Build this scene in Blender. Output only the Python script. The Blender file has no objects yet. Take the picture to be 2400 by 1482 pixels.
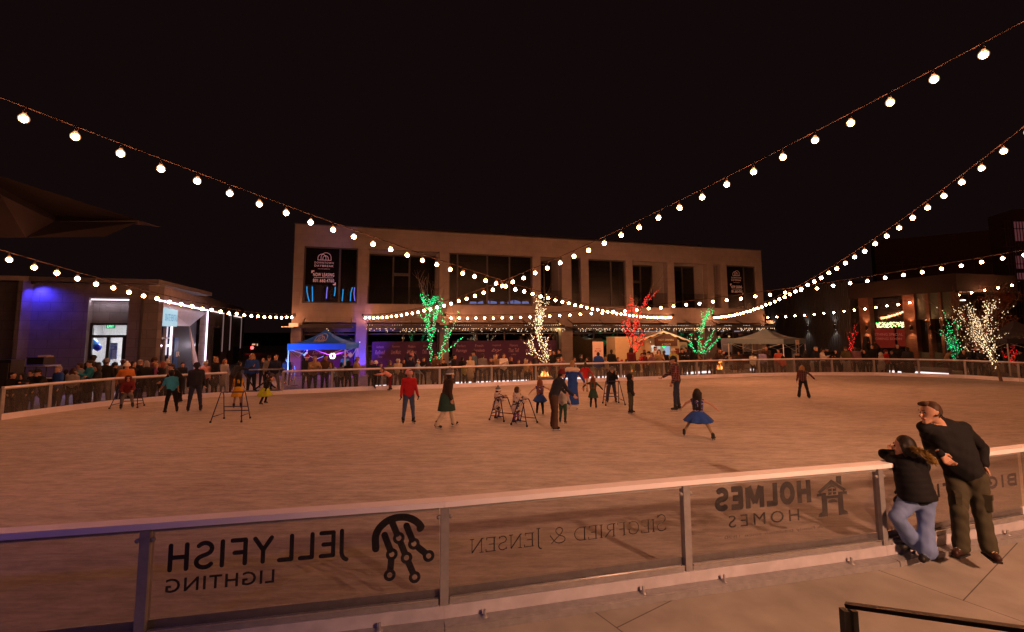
import bpy, math, random
import numpy as np
from mathutils import Vector as V, Matrix as M
random.seed(7); np.random.seed(7)
S = bpy.context.scene; COL = S.collection; R = math.radians; PI = math.pi
# ---------------------------------------------------------------- camera (solved from the photograph, 2400x1482 px)
F = 1070.0; CX, CY = 1200.0, 682.0; CH = 2.6; TH = math.atan(98/F); ROLL = -.0042
fw = V((0, math.cos(TH), math.sin(TH))); r0 = V((1, 0, 0)); u0 = V((0, -math.sin(TH), math.cos(TH)))
rr = r0*math.cos(ROLL)+u0*math.sin(ROLL); uu = u0*math.cos(ROLL)-r0*math.sin(ROLL)
EYE = V((0, 0, CH)); ICE = .11
cd = bpy.data.cameras.new('camera'); cam = bpy.data.objects.new('camera', cd); COL.objects.link(cam)
cd.sensor_width = 36; cd.lens = 36*F/2400; cd.shift_y = -(741-CY)/2400; cd.clip_end = 3000; cd.clip_start = .05
cam.matrix_world = M(((rr.x, uu.x, -fw.x, EYE.x), (rr.y, uu.y, -fw.y, EYE.y), (rr.z, uu.z, -fw.z, EYE.z), (0, 0, 0, 1)))
S.camera = cam
def ray(px, py): return fw+rr*((px-CX)/F)+uu*((CY-py)/F)
def at_z(px, py, z=0.): d = ray(px, py); return EYE+d*((z-CH)/d.z)
def at_y(px, py, y): d = ray(px, py); return EYE+d*(y/d.y)
def at_pl(px, py, p, n): d = ray(px, py); return EYE+d*((p-EYE).dot(n)/d.dot(n))
def zat(px, py, p):
    d = ray(px, py); t = math.hypot(p[0], p[1])/math.hypot(d.x, d.y); return CH+d.z*t
# ---------------------------------------------------------------- objects
WM = {}
def wm(o): return WM.get(o.name, M.Identity(4))
def tag(o, label=None, cat=None, group=None, kind=None):
    for k, v in (('label', label), ('category', cat), ('group', group), ('kind', kind)):
        if v: o[k] = v
    return o
def thing(name, label, cat, loc=(0, 0, 0), rz=0, group=None):
    o = bpy.data.objects.new(name, None); COL.objects.link(o); o.empty_display_size = .1
    o.location = loc; o.rotation_euler = (0, 0, rz); WM[o.name] = M.Translation(V(loc))@M.Rotation(rz, 4, 'Z')
    return tag(o, label, cat, group)
class MB:
    def __init__(s): s.v = []; s.f = []; s.m = []; s.sm = []
    def add(s, vs, fs, m=0, sm=False):
        b = len(s.v); s.v += [tuple(v) for v in vs]
        for f in fs: s.f.append([i+b for i in f]); s.m.append(m); s.sm.append(sm)
        return s
    def box(s, c, d, rz=0, m=0, rot=None):
        c = V(c); q = rot or M.Rotation(rz, 3, 'Z'); h = [x/2 for x in d]
        vs = [c+q@V((x*h[0], y*h[1], z*h[2])) for x in (-1, 1) for y in (-1, 1) for z in (-1, 1)]
        return s.add(vs, [(0, 1, 3, 2), (4, 6, 7, 5), (0, 4, 5, 1), (2, 3, 7, 6), (0, 2, 6, 4), (1, 5, 7, 3)], m)
    def bar(s, a, b, w, h, m=0, up=(0, 0, 1)):
        a, b = V(a), V(b); x = (b-a); L = x.length; x.normalize(); z = V(up)
        y = z.cross(x)
        if y.length < 1e-4: y = V((0, 1, 0)).cross(x)
        y.normalize(); z = x.cross(y); q = M((x, y, z)).transposed()
        return s.box((a+b)/2, (L, w, h), m=m, rot=q)
    def tube(s, pts, rad, n=6, m=0, cap=True, sm=True):
        pts = [V(p) for p in pts]; rad = rad if hasattr(rad, '__len__') else [rad]*len(pts); vs = []; fs = []; prev = None
        for i, p in enumerate(pts):
            t = (pts[min(i+1, len(pts)-1)]-pts[max(i-1, 0)]).normalized()
            a = prev if prev else (V((0, 0, 1)) if abs(t.z) < .9 else V((1, 0, 0)))
            x = (a-t*a.dot(t))
            if x.length < 1e-5: x = t.orthogonal()
            x.normalize(); prev = x; y = t.cross(x)
            for k in range(n):
                g = 2*PI*k/n; vs.append(p+(x*math.cos(g)+y*math.sin(g))*rad[i])
        for i in range(len(pts)-1):
            for k in range(n): j = (k+1) % n; fs.append((i*n+k, i*n+j, (i+1)*n+j, (i+1)*n+k))
        s.add(vs, fs, m, sm)
        if cap:
            b = len(s.v)-len(vs); L = len(pts)-1
            s.f += [[b+k for k in range(n)][::-1], [b+L*n+k for k in range(n)]]; s.m += [m, m]; s.sm += [False, False]
        return s
    def lathe(s, c, prof, n=12, m=0, q=None, sm=True, rip=None):
        c = V(c); vs = []; fs = []
        for i, (r, z) in enumerate(prof):
            for k in range(n):
                g = 2*PI*k/n; e = 1+(rip(g, i) if rip else 0); p = V((r*e*math.cos(g), r*e*math.sin(g), z)); vs.append(c+(q@p if q else p))
        for i in range(len(prof)-1):
            for k in range(n): j = (k+1) % n; fs.append((i*n+k, i*n+j, (i+1)*n+j, (i+1)*n+k))
        return s.add(vs, fs, m, sm)
    def prism(s, poly, z0, z1, m=0):
        n = len(poly); vs = [(x, y, z0) for x, y in poly]+[(x, y, z1) for x, y in poly]
        return s.add(vs, [tuple(range(n))[::-1], tuple(range(n, 2*n))]+[(i, (i+1) % n, n+(i+1) % n, n+i) for i in range(n)], m)
    def slab(s, poly, th, m=0):
        poly = [V(p) for p in poly]; nn = (poly[1]-poly[0]).cross(poly[2]-poly[0]).normalized()*th; n = len(poly)
        return s.add(poly+[p-nn for p in poly], [tuple(range(n)), tuple(range(n, 2*n))[::-1]]+[(i, n+i, n+(i+1) % n, (i+1) % n) for i in range(n)], m)
    def build(s, name, mats, parent=None, world=True):
        me = bpy.data.meshes.new(name); vs = s.v
        if parent is not None and world: q = wm(parent).inverted(); vs = [q@V(v) for v in vs]
        me.from_pydata([tuple(v) for v in vs], [], s.f)
        mats = mats if isinstance(mats, (list, tuple)) else [mats]
        for mt in mats: me.materials.append(mt)
        me.polygons.foreach_set('material_index', s.m); me.polygons.foreach_set('use_smooth', s.sm); me.update()
        o = bpy.data.objects.new(name, me); COL.objects.link(o)
        if parent is not None: o.parent = parent; WM[o.name] = wm(parent)
        return o
# ---------------------------------------------------------------- materials
MC = {}
def mat(col, rough=.7, metal=0, var=.15, scale=8., bump=0, em=None, es=0, spec=.3, key=None):
    k = key or (tuple(col), rough, metal, var, scale, bump, em, es, spec)
    if k in MC: return MC[k]
    m = bpy.data.materials.new('surface'); m.use_nodes = True; t = m.node_tree; b = t.nodes['Principled BSDF']; MC[k] = m
    b.inputs['Roughness'].default_value = rough; b.inputs['Metallic'].default_value = metal; b.inputs['Specular IOR Level'].default_value = spec
    tc = t.nodes.new('ShaderNodeTexCoord'); nz = t.nodes.new('ShaderNodeTexNoise'); nz.inputs['Scale'].default_value = scale; nz.inputs['Detail'].default_value = 6
    t.links.new(tc.outputs['Object'], nz.inputs['Vector'])
    mx = t.nodes.new('ShaderNodeMix'); mx.data_type = 'RGBA'
    mx.inputs[6].default_value = (*[c*(1-var*1.6) for c in col], 1); mx.inputs[7].default_value = (*[min(1, c*(1+var*1.6)) for c in col], 1)
    t.links.new(nz.outputs['Fac'], mx.inputs[0]); t.links.new(mx.outputs[2], b.inputs['Base Color'])
    if bump:
        bp = t.nodes.new('ShaderNodeBump'); bp.inputs['Strength'].default_value = bump; bp.inputs['Distance'].default_value = .02
        t.links.new(nz.outputs['Fac'], bp.inputs['Height']); t.links.new(bp.outputs[0], b.inputs['Normal'])
    if em: b.inputs['Emission Color'].default_value = (*em, 1); b.inputs['Emission Strength'].default_value = es
    return m
def emit(col, st): return mat(tuple(.02+.1*c for c in col), .6, em=tuple(col), es=st, var=.02, spec=.05)
def nodes(name):
    m = bpy.data.materials.new(name); m.use_nodes = True; t = m.node_tree; b = t.nodes['Principled BSDF']
    def N(ty, **k):
        n = t.nodes.new('ShaderNode'+ty)
        for a, v in k.items():
            if a[0] == '_': setattr(n, a[1:], v)
            else: n.inputs[a.replace('_', ' ')].default_value = v
        return n
    return m, t, b, N, t.links.new
def glass_mat(name, tint, refl, rough=.02, haze=0.0, hc=(.5, .5, .5)):
    m, t, b, N, L = nodes(name); out = t.nodes['Material Output']
    tr = N('BsdfTransparent', Color=(*tint, 1)); gl = N('BsdfGlossy', Roughness=rough); lw = N('LayerWeight', Blend=.25)
    mr = N('MapRange'); mr.inputs[3].default_value = refl; mr.inputs[4].default_value = min(1, refl+.45); L(lw.outputs['Facing'], mr.inputs[0])
    a = N('MixShader'); L(mr.outputs[0], a.inputs[0]); L(tr.outputs[0], a.inputs[1]); L(gl.outputs[0], a.inputs[2])
    if haze:
        df = N('BsdfDiffuse', Color=(*hc, 1)); c = N('MixShader', Fac=haze); nz = N('TexNoise', Scale=3., Detail=8.); tc = N('TexCoord'); L(tc.outputs['Object'], nz.inputs['Vector'])
        mm = N('MapRange'); mm.inputs[1].default_value = .3; mm.inputs[2].default_value = .8; mm.inputs[3].default_value = haze*.4; mm.inputs[4].default_value = haze*1.8
        L(nz.outputs['Fac'], mm.inputs[0]); L(mm.outputs[0], c.inputs[0]); L(a.outputs[0], c.inputs[1]); L(df.outputs[0], c.inputs[2]); a = c
    t.nodes.remove(b); L(a.outputs[0], out.inputs[0]); return m
def ice_mat():
    m, t, b, N, L = nodes('ice'); tc = N('TexCoord')
    def streak(rz, sc, s, d=8.):
        mp = N('Mapping'); mp.inputs['Rotation'].default_value = (0, 0, rz); mp.inputs['Scale'].default_value = sc
        n = N('TexNoise', Scale=s, Detail=d, Roughness=.65); L(tc.outputs['Object'], mp.inputs[0]); L(mp.outputs[0], n.inputs['Vector']); return n.outputs['Fac']
    a = streak(.10, (.7, 2.6, 1), 3.8); c = streak(-.35, (.9, 3.4, 1), 13); d = streak(.4, (.5, 1, 1), .35, 3); e = streak(1.1, (.12, 5, 1), 5, 4)
    def mth(op, x, y):
        q = N('Math', _operation=op)
        for i, z in enumerate((x, y)):
            if isinstance(z, (int, float)): q.inputs[i].default_value = z
            else: L(z, q.inputs[i])
        return q.outputs[0]
    f = mth('ADD', mth('ADD', mth('MULTIPLY', a, .42), mth('MULTIPLY', c, .25)), mth('ADD', mth('MULTIPLY', d, .25), mth('MULTIPLY', e, .16)))
    cr = N('ValToRGB'); cr.color_ramp.elements[0].position = .42; cr.color_ramp.elements[1].position = .66
    cr.color_ramp.elements[0].color = (.27, .24, .225, 1); cr.color_ramp.elements[1].color = (.58, .535, .52, 1); L(f, cr.inputs[0])
    v1 = streak(.9, (.06, 9, 1), 9, 2); sc = N('ValToRGB'); sc.color_ramp.elements[0].position = .63; sc.color_ramp.elements[1].position = .72; sc.color_ramp.elements[0].color = (0, 0, 0, 1); sc.color_ramp.elements[1].color = (.12, .12, .12, 1); L(v1, sc.inputs[0])
    mx = N('Mix', _data_type='RGBA', _blend_type='ADD'); mx.inputs[0].default_value = .5; L(cr.outputs[0], mx.inputs[6]); L(sc.outputs[0], mx.inputs[7])
    L(mx.outputs[2], b.inputs['Base Color'])
    rg = N('MapRange'); rg.inputs[3].default_value = .75; rg.inputs[4].default_value = .55; L(f, rg.inputs[0]); L(rg.outputs[0], b.inputs['Roughness'])
    b.inputs['Specular IOR Level'].default_value = .12
    bp = N('Bump', Strength=.35, Distance=.02); L(f, bp.inputs['Height']); L(bp.outputs[0], b.inputs['Normal']); return m
def block_mat(name, c1, c2, mort, w, h, rough=.85, msize=.012, rz=0, bump=.3, scale=1., lo=.72):
    """masonry, pavers or slabs: brick texture on world coordinates turned to the wall"""
    m, t, b, N, L = nodes(name); tc = N('TexCoord'); mp = N('Mapping'); mp.inputs['Rotation'].default_value = (rz if not isinstance(rz, tuple) else rz)if isinstance(rz, tuple) else (0, 0, rz)
    L(tc.outputs['Object'], mp.inputs[0])
    br = N('TexBrick', Scale=scale, Color1=(*c1, 1), Color2=(*c2, 1), Mortar=(*mort, 1)); br.inputs['Mortar Size'].default_value = msize; br.inputs['Brick Width'].default_value = w; br.inputs['Row Height'].default_value = h
    L(mp.outputs[0], br.inputs['Vector']); nz = N('TexNoise', Scale=2.2, Detail=9.); L(tc.outputs['Object'], nz.inputs['Vector'])
    n2 = N('TexNoise', Scale=.35, Detail=4.); L(tc.outputs['Object'], n2.inputs['Vector'])
    k = N('Math', _operation='MULTIPLY'); L(nz.outputs['Fac'], k.inputs[0]); L(n2.outputs['Fac'], k.inputs[1])
    mr = N('MapRange'); mr.inputs[1].default_value = .12; mr.inputs[2].default_value = .42; mr.inputs[3].default_value = lo; mr.inputs[4].default_value = 1.12; L(k.outputs[0], mr.inputs[0])
    mu = N('Mix', _data_type='RGBA', _blend_type='MULTIPLY'); mu.inputs[0].default_value = 1; L(br.outputs['Color'], mu.inputs[6]); L(mr.outputs[0], mu.inputs[7])
    L(mu.outputs[2], b.inputs['Base Color']); b.inputs['Roughness'].default_value = rough; b.inputs['Specular IOR Level'].default_value = .25
    bp = N('Bump', Strength=bump, Distance=.02); L(br.outputs['Fac'], bp.inputs['Height']); bp.invert = True; L(bp.outputs[0], b.inputs['Normal']); return m
ALU = mat((.30, .29, .31), .42, .35, .2, 14); ALUD = mat((.4, .4, .42), .45, .6, .15, 10); BLK = mat((.015, .015, .017), .5, 0, .2); DARK = mat((.035, .033, .034), .6); WHT = mat((.75, .74, .74), .5, 0, .06, 5)
BRITE = mat((.7, .68, .68), .16, .85, .15, 20); STEEL = mat((.6, .6, .62), .25, .9, .1); CONC = mat((.34, .32, .3), .85, 0, .14, 6, .2); PUCK = mat((.80, .76, .84), .5, 0, .08, 3)
GLASS = glass_mat('barrier glass', (.80, .80, .80), .03, .06, .05, (.45, .43, .42)); GLASSN = glass_mat('scratched glass', (.84, .83, .84), .025, .08, .007, (.5, .46, .45))
WINU = glass_mat('upper window glass', (.55, .55, .58), .012, .25); WIN = glass_mat('window glass', (.55, .55, .58), .16, .02); WINC = glass_mat('clear window', (.9, .9, .9), .04, .02)
INK = mat((.008, .008, .018), .6, 0, .1, spec=.1)
# ---------------------------------------------------------------- lettering
def font_mesh(txt, bold=0., sx=1., space=1., shear=0.):
    c = bpy.data.curves.new('lettering', 'FONT'); c.body = txt; c.size = 1; c.offset = bold; c.space_character = space; c.shear = shear; c.resolution_u = 3
    o = bpy.data.objects.new('lettering', c); COL.objects.link(o); dg = bpy.context.evaluated_depsgraph_get(); me = bpy.data.meshes.new_from_object(o.evaluated_get(dg))
    vs = [(v.co.x, v.co.y) for v in me.vertices]; fs = [tuple(p.vertices) for p in me.polygons]
    bpy.data.objects.remove(o); bpy.data.curves.remove(c); bpy.data.meshes.remove(me); return vs, fs
def fit(vs, box):
    xs = [v[0] for v in vs]; ys = [v[1] for v in vs]; a, b, c, d = min(xs), max(xs), min(ys), max(ys)
    return [(box[0]+(x-a)/(b-a)*(box[1]-box[0]), box[2]+(y-c)/(d-c)*(box[3]-box[2])) for x, y in vs]
def text(mb, txt, box, O, X, Z, off, m=0, flip=False, **k):
    """lettering filling box=(x0,x1,z0,z1) of the plane O + x X + z Z, raised by off along its normal"""
    vs, fs = font_mesh(txt, **k); vs = fit(vs, box)
    if flip: vs = [(box[0]+box[1]-x, y) for x, y in vs]
    n = V(X).cross(V(Z)).normalized(); mb.add([V(O)+V(X)*x+V(Z)*y+n*off for x, y in vs], fs, m)
def ribbon(pts, w, n=10, caps=True):
    """2-D stroke with round joints: list of convex polygons"""
    out = []
    for a, b in zip(pts, pts[1:]):
        dx, dy = b[0]-a[0], b[1]-a[1]; l = math.hypot(dx, dy) or 1; nx, ny = -dy/l*w/2, dx/l*w/2
        out.append([(a[0]+nx, a[1]+ny), (a[0]-nx, a[1]-ny), (b[0]-nx, b[1]-ny), (b[0]+nx, b[1]+ny)])
    for i, p in enumerate(pts):
        if caps or 0 < i < len(pts)-1: out.append([(p[0]+w/2*math.cos(2*PI*k/n), p[1]+w/2*math.sin(2*PI*k/n)) for k in range(n)])
    return out
def arc(cx, cy, rx, ry, a0, a1, n=10): return [(cx+rx*math.cos(R(a0+(a1-a0)*i/n)), cy+ry*math.sin(R(a0+(a1-a0)*i/n))) for i in range(n+1)]
def draw(mb, polys, mapf, n, off, m=0):
    for i, p in enumerate(polys): mb.add([mapf(*q)+n*(off+i*.00006) for q in p], [tuple(range(len(p)))], m)
# ---------------------------------------------------------------- night sky
w = bpy.data.worlds.new('World'); S.world = w; w.use_nodes = True; t = w.node_tree; bg = t.nodes['Background']
sky = t.nodes.new('ShaderNodeTexSky'); sky.sky_type = 'NISHITA'; sky.sun_disc = False; sky.sun_elevation = R(-6); sky.sun_rotation = R(200); sky.dust_density = 3
ad = t.nodes.new('ShaderNodeMix'); ad.data_type = 'RGBA'; ad.blend_type = 'ADD'; ad.inputs[0].default_value = 1; ad.inputs[7].default_value = (.0056, .0027, .0027, 1)
sc_ = t.nodes.new('ShaderNodeMix'); sc_.data_type = 'RGBA'; sc_.blend_type = 'MULTIPLY'; sc_.inputs[0].default_value = 1; sc_.inputs[7].default_value = (.02, .012, .014, 1)
t.links.new(sky.outputs[0], sc_.inputs[6]); t.links.new(sc_.outputs[2], ad.inputs[6]); t.links.new(ad.outputs[2], bg.inputs[0]); bg.inputs[1].default_value = 1.
S.view_settings.view_transform = 'Standard'; S.view_settings.look = 'None'; S.view_settings.exposure = 0; S.view_settings.gamma = 1
S.cycles.use_denoising = True; S.cycles.sample_clamp_indirect = 3; S.cycles.max_bounces = 8; S.cycles.transparent_max_bounces = 24
# ---------------------------------------------------------------- facade frame
YL = 28.
PL = at_y(692, 525, YL); ZR = PL.z; q = at_z(1783, 588, ZR); FA = math.atan2(q.y-PL.y, q.x-PL.x); FW = math.hypot(q.x-PL.x, q.y-PL.y)
FD = V((math.cos(FA), math.sin(FA), 0)); FN = V((-math.sin(FA), math.cos(FA), 0)); F0 = V((PL.x, PL.y, 0))
def fac(px, py, dep=0.): p = at_pl(px, py, F0+FN*dep, FN)-F0; return p.dot(FD), p.z
def fs(px, py=740, dep=0.): return fac(px, py, dep)[0]
def fz(px, py, dep=0.): return fac(px, py, dep)[1]
def fw_(s, d, z=0.): return F0+FD*s+FN*d+V((0, 0, z))
# ---------------------------------------------------------------- ground and ice
mb = MB(); mb.add([(-900, -300, 0), (900, -300, 0), (900, 1500, 0), (-900, 1500, 0)], [(0, 1, 2, 3)])
tag(mb.build('plaza', block_mat('concrete slabs', (.36, .33, .31), (.33, .305, .29), (.10, .09, .085), 3.1, 3.1, msize=.005, rz=R(57), bump=.15, lo=.62)), kind='structure')
far_px = [(0, 985), (112, 969), (262, 950), (405, 938), (530, 929), (662, 924.5), (777, 919), (895, 914), (1030, 910.5), (1152, 905), (1256, 900.5), (1350, 897), (1456, 893), (1556, 889.5), (1634, 886.5), (1697, 885), (1780, 882), (1862, 880.5), (1951, 880), (2050, 880.5), (2155, 883), (2265, 887), (2390, 895)]
FAR = [at_z(x, y, ICE) for x, y in far_px]
near_px = [(347, 1222), (1042, 1172), (1603, 1123), (2055, 1086)]
RAIL = 1.07
NEAR = [at_z(x, y, RAIL) for x, y in near_px]
d = (NEAR[0]-NEAR[1]); N0 = NEAR[0]+d*1.02; N0.y += .02; N1 = N0+d; N1.y += .15
e = at_z(2400, 1046, RAIL); NX = NEAR[3]+(e-NEAR[3]).normalized()*2.55
for p in [N0, N1, NX]+NEAR: p.z = 0
loop = [V((p.x, p.y, 0)) for p in FAR]
tail = [V((27.6, 19.2, 0)), V((26.8, 16.4, 0)), V((23.2, 12.8, 0)), V((18.5, 10.2, 0)), V((13.6, 8.5, 0)), NX]
head = [N0, N1, V((-10.2, 3.3, 0)), V((-13., 5.2, 0)), V((-15.1, 8.4, 0)), V((-15.6, 11.2, 0))]
ring = loop+tail+NEAR[::-1]+head
mb = MB(); mb.prism([(p.x, p.y) for p in ring][::-1], .02, ICE); tag(mb.build('ice', ice_mat()), kind='structure')
# ---------------------------------------------------------------- rink barrier: every panel lifts out on its own
CTR = V((6, 13, 0))
def panel(a, b, label, group, near=False, gate=False):
    a, b = V((a.x, a.y, 0)), V((b.x, b.y, 0)); X = (b-a).normalized(); n = V((-X.y, X.x, 0))
    if n.dot(CTR-a) < 0: n = -n                                     # n points to the ice
    t = thing('barrier_panel', label, 'rink barrier', a, 0, group); g = GLASSN if near else GLASS
    pw = .075 if near else .085; ph = RAIL-.045
    MB().bar(a+X*.002+V((0, 0, .02)), a+X*.002+V((0, 0, ph)), pw, pw, up=n).build('post', ALU, t)
    MB().bar(a+V((0, 0, RAIL-.02)), b+V((0, 0, RAIL-.02)), .13, .05).build('top_rail', PUCK, t)
    MB().bar(a+X*.05+V((0, 0, RAIL-.063)), b-X*.05+V((0, 0, RAIL-.063)), .05, .036).build('rail_channel', ALUD if near else ALU, t)
    MB().bar(a+X*.045+V((0, 0, .62)), b-X*.045+V((0, 0, .62)), .012, .80, up=(0, 0, 1)).build('glass_pane', g, t)
    MB().bar(a+n*.035+V((0, 0, .19)), b+n*.035+V((0, 0, .19)), .03, .2).build('kick_plate', PUCK if not near else ALU, t)
    f = MB(); f.bar(a+X*.05-n*.01+V((0, 0, .2)), b-X*.05-n*.01+V((0, 0, .2)), .045, .05)
    if near:
        MB().bar(a-n*.03+V((0, 0, .115)), b-n*.03+V((0, 0, .115)), .02, .11).build('lower_board', mat((.42, .40, .46), .5, 0, .2, 6), t); MB().bar(a+X*.05-n*.03+V((0, 0, .228)), b-X*.05-n*.03+V((0, 0, .228)), .022, .014).build('glazing_bead', BRITE, t); f.bar(a-n*.085+V((0, 0, .055)), b-n*.085+V((0, 0, .055)), .13, .012); f.bar(a-n*.15+V((0, 0, .03)), b-n*.15+V((0, 0, .03)), .05, .055)
        L = (b-a).length
        for k in (.36, L-.55):
            h = a+X*k-n*.09+V((0, 0, .06)); f.lathe(h, [(.035, 0), (.035, .008), (.014, .01), (.014, .06), (0, .06)], 8)
        for k in (.055, -.055):
            for z in (.93, .16): f.lathe(a+X*k-n*.02+V((0, 0, z)), [(.018, -.012), (.018, .012), (0, .012)], 7, q=M.Rotation(PI/2, 3, 'X'))
    f.build('base_channel', ALU, t)
    return t, a, X, n
GF = 'clear panels round the far side of the rink'
for i in range(len(FAR)-1):
    if i == 4: continue                                             # the open gate
    panel(FAR[i], FAR[i+1], 'clear barrier panel with white kick plate on the far side of the rink', GF)
mb = MB(); A, B = FAR[4], FAR[5]; X = (B-A).normalized(); N_ = V((-X.y, X.x, 0))
tg = thing('rink_gate', 'low open gate in the far barrier with white sill and sloping rubber ramp', 'gate', A)
MB().bar(A+V((0, 0, .03)), B+V((0, 0, .03)), .2, .2).build('sill', PUCK, tg)
MB().bar(A+N_*.5+X*.1+V((0, 0, .06)), B+N_*.5+V((0, 0, .06)), .8, .1).build('rubber_ramp', DARK, tg)
MB().tube([A+X*.75+N_*.1+V((0, 0, 1.02)), A+X*1.9+N_*.1+V((0, 0, 1.02)), B+N_*.05+V((0, 0, 1.05))], .03).build('gate_rail', ALU, tg)
MB().tube([A+X*.55+N_*.15+V((0, 0, .9)), A+X*1.05+N_*.25+V((0, 0, .1))], .025).tube([B-X*.45+N_*.1+V((0, 0, .72)), B-X*1.1+N_*.15+V((0, 0, .2))], .03).build('hand_bar', BLK, tg)
MB().bar(A+X*.02+V((0, 0, .1)), A+X*.02+V((0, 0, 1.03)), .08, .08, up=N_).build('gate_post', ALU, tg)
for pq in tail[:5]:
    pass
for a, b in zip([FAR[-1]]+tail[:-1], tail): panel(a, b, 'clear barrier panel round the right-hand end of the rink', 'panels of the right-hand end')
NP = []
NLAB = ['unlettered clear barrier panel at the lower left of the rink', 'clear barrier panel lettered JELLYFISH LIGHTING back to front', 'clear barrier panel lettered SIEGFRIED & JENSEN back to front', 'clear barrier panel lettered HOLMES HOMES with a house emblem', 'clear barrier panel lettered BIG O TIRES behind the man and the girl']
pts = [N0]+NEAR+[NX]
for i in range(5): NP.append(panel(pts[i], pts[i+1], NLAB[i], 'panels along the near side of the rink', True))
panel(N1, N0, 'clear barrier panel nearest the camera on the left', 'panels along the near side of the rink', True)
# lettering on the near panels; it faces the ice, so it reads back to front from here
def pmap(i):
    t, a, X, n = NP[i]; p0 = a+n*.012
    def uv(px, py): q = at_pl(px, py, p0, n)-a; return q.dot(X), q.z
    return t, a+n*.012, X, n, uv
def unit(polys, box): return [[(box[1]-x*(box[1]-box[0]), box[2]+y*(box[3]-box[2])) for x, y in p] for p in polys]   # mirrored
def boxpx(uv, lb, lt, rx, ry): a = uv(*lb); b = uv(*lt); c = uv(rx, ry); return a[0], c[0], a[1], b[1]
t, a, X, n, uv = pmap(1); mp = lambda x, z: a+X*x+V((0, 0, z)); mb = MB()
bx = boxpx(uv, (392, 1341), (392, 1275), 826, 1290); W_, H_ = bx[1]-bx[0], bx[3]-bx[2]; asp = W_/H_; ws = .17
LT = {'J': (.42, [[(.38, .96), (.38, .2)]+arc(.16, .18, .22, .32, 0, -80, 7)]), 'E': (.55, [[(.5, .93), (.08, .93), (.08, .07), (.5, .07)], [(.08, .5), (.42, .5)]]), 'L': (.52, [[(.08, .93), (.08, .07), (.48, .07)]]), 'Y': (.66, [[(.06, .93), (.33, .5), (.6, .93)], [(.33, .5), (.33, .07)]]), 'F': (.55, [[(.5, .93), (.08, .93), (.08, .07)], [(.08, .48), (.42, .48)]]), 'I': (.18, [[(.09, .93), (.09, .07)]]), 'S': (.6, [arc(.3, .72, .23, .21, 35, 250, 9)+arc(.3, .27, .25, .21, 75, -150, 10)]), 'H': (.66, [[(.08, .93), (.08, .07)], [(.58, .93), (.58, .07)], [(.08, .5), (.58, .5)]])}
def letters(word, font, box, gap, w, caps=True, scale_h={}):
    tot = sum(font[c][0]+gap for c in word)-gap; x = 0; polys = []
    hh = box[3]-box[2]; kx = (box[1]-box[0])/tot
    for c in word:
        for st in font[c][1]:
            ww = w
            if isinstance(st, tuple): ww, st = st
            polys += ribbon([(box[1]-(x+p[0])*kx, box[2]+p[1]*hh) for p in st], ww*hh, caps=caps)
        x += font[c][0]+gap
    return polys
draw(mb, letters('JELLYFISH', LT, bx, .17, .16), mp, -n, .0005)
bx = boxpx(uv, (387, 1391), (387, 1358), 643, 1350); text(mb, 'LIGHTING', bx, a, X, V((0, 0, 1)), -.0008*0+.001, flip=True, bold=.012, space=1.15)
bx = boxpx(uv, (872, 1372), (872, 1213), 1016, 1300); bw, bh = bx[1]-bx[0], bx[3]-bx[2]
pl = []; ww = .075*bw*1.6
def U(x, y): return (bx[0]+x*bw, bx[2]+y*bh)
def px2(x, y): return U((x-215)/430, 1-(y-345)/545)
pl += ribbon([U(*p) for p in [((235-215)/430, 1-(600-345)/545)]]+[px2(400+x, 525-y) for x, y in [(-170*math.cos(R(k)), 165*math.sin(R(k))) for k in range(0, 165, 11)]]+[px2(545, 465)], ww)
def ring2(c, ro, ri, n=16):
    return [[(c[0]+r1*math.cos(R(360/n*k)), c[1]+r1*math.sin(R(360/n*k))) if 0 else (c[0]+ra*math.cos(2*PI*(k+o)/n), c[1]+ra*math.sin(2*PI*(k+o)/n)) for ra, o in ((ro, 0), (ro, 1), (ri, 1), (ri, 0))] for k in range(n)]
for ch in (((345, 395), (395, 530), (452, 695), (512, 858)), ((295, 495), (348, 655), (336, 820)), ((448, 432), (503, 585), (610, 695))):
    q = [px2(*p) for p in ch]; r_ = .058*bw*1.35
    for k in range(len(q)-1):
        u_, v_ = V(q[k]), V(q[k+1]); dd = (v_-u_).normalized(); pl += ribbon([tuple(u_+dd*(r_ if k else 0)), tuple(v_-dd*r_)], ww*.9, caps=(k == 0))
    for c in q[1:]: pl += ring2(c, r_*1.25, r_*.55)
draw(mb, pl, mp, -n, .0005); mb.build('lettering', INK, t)
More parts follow.
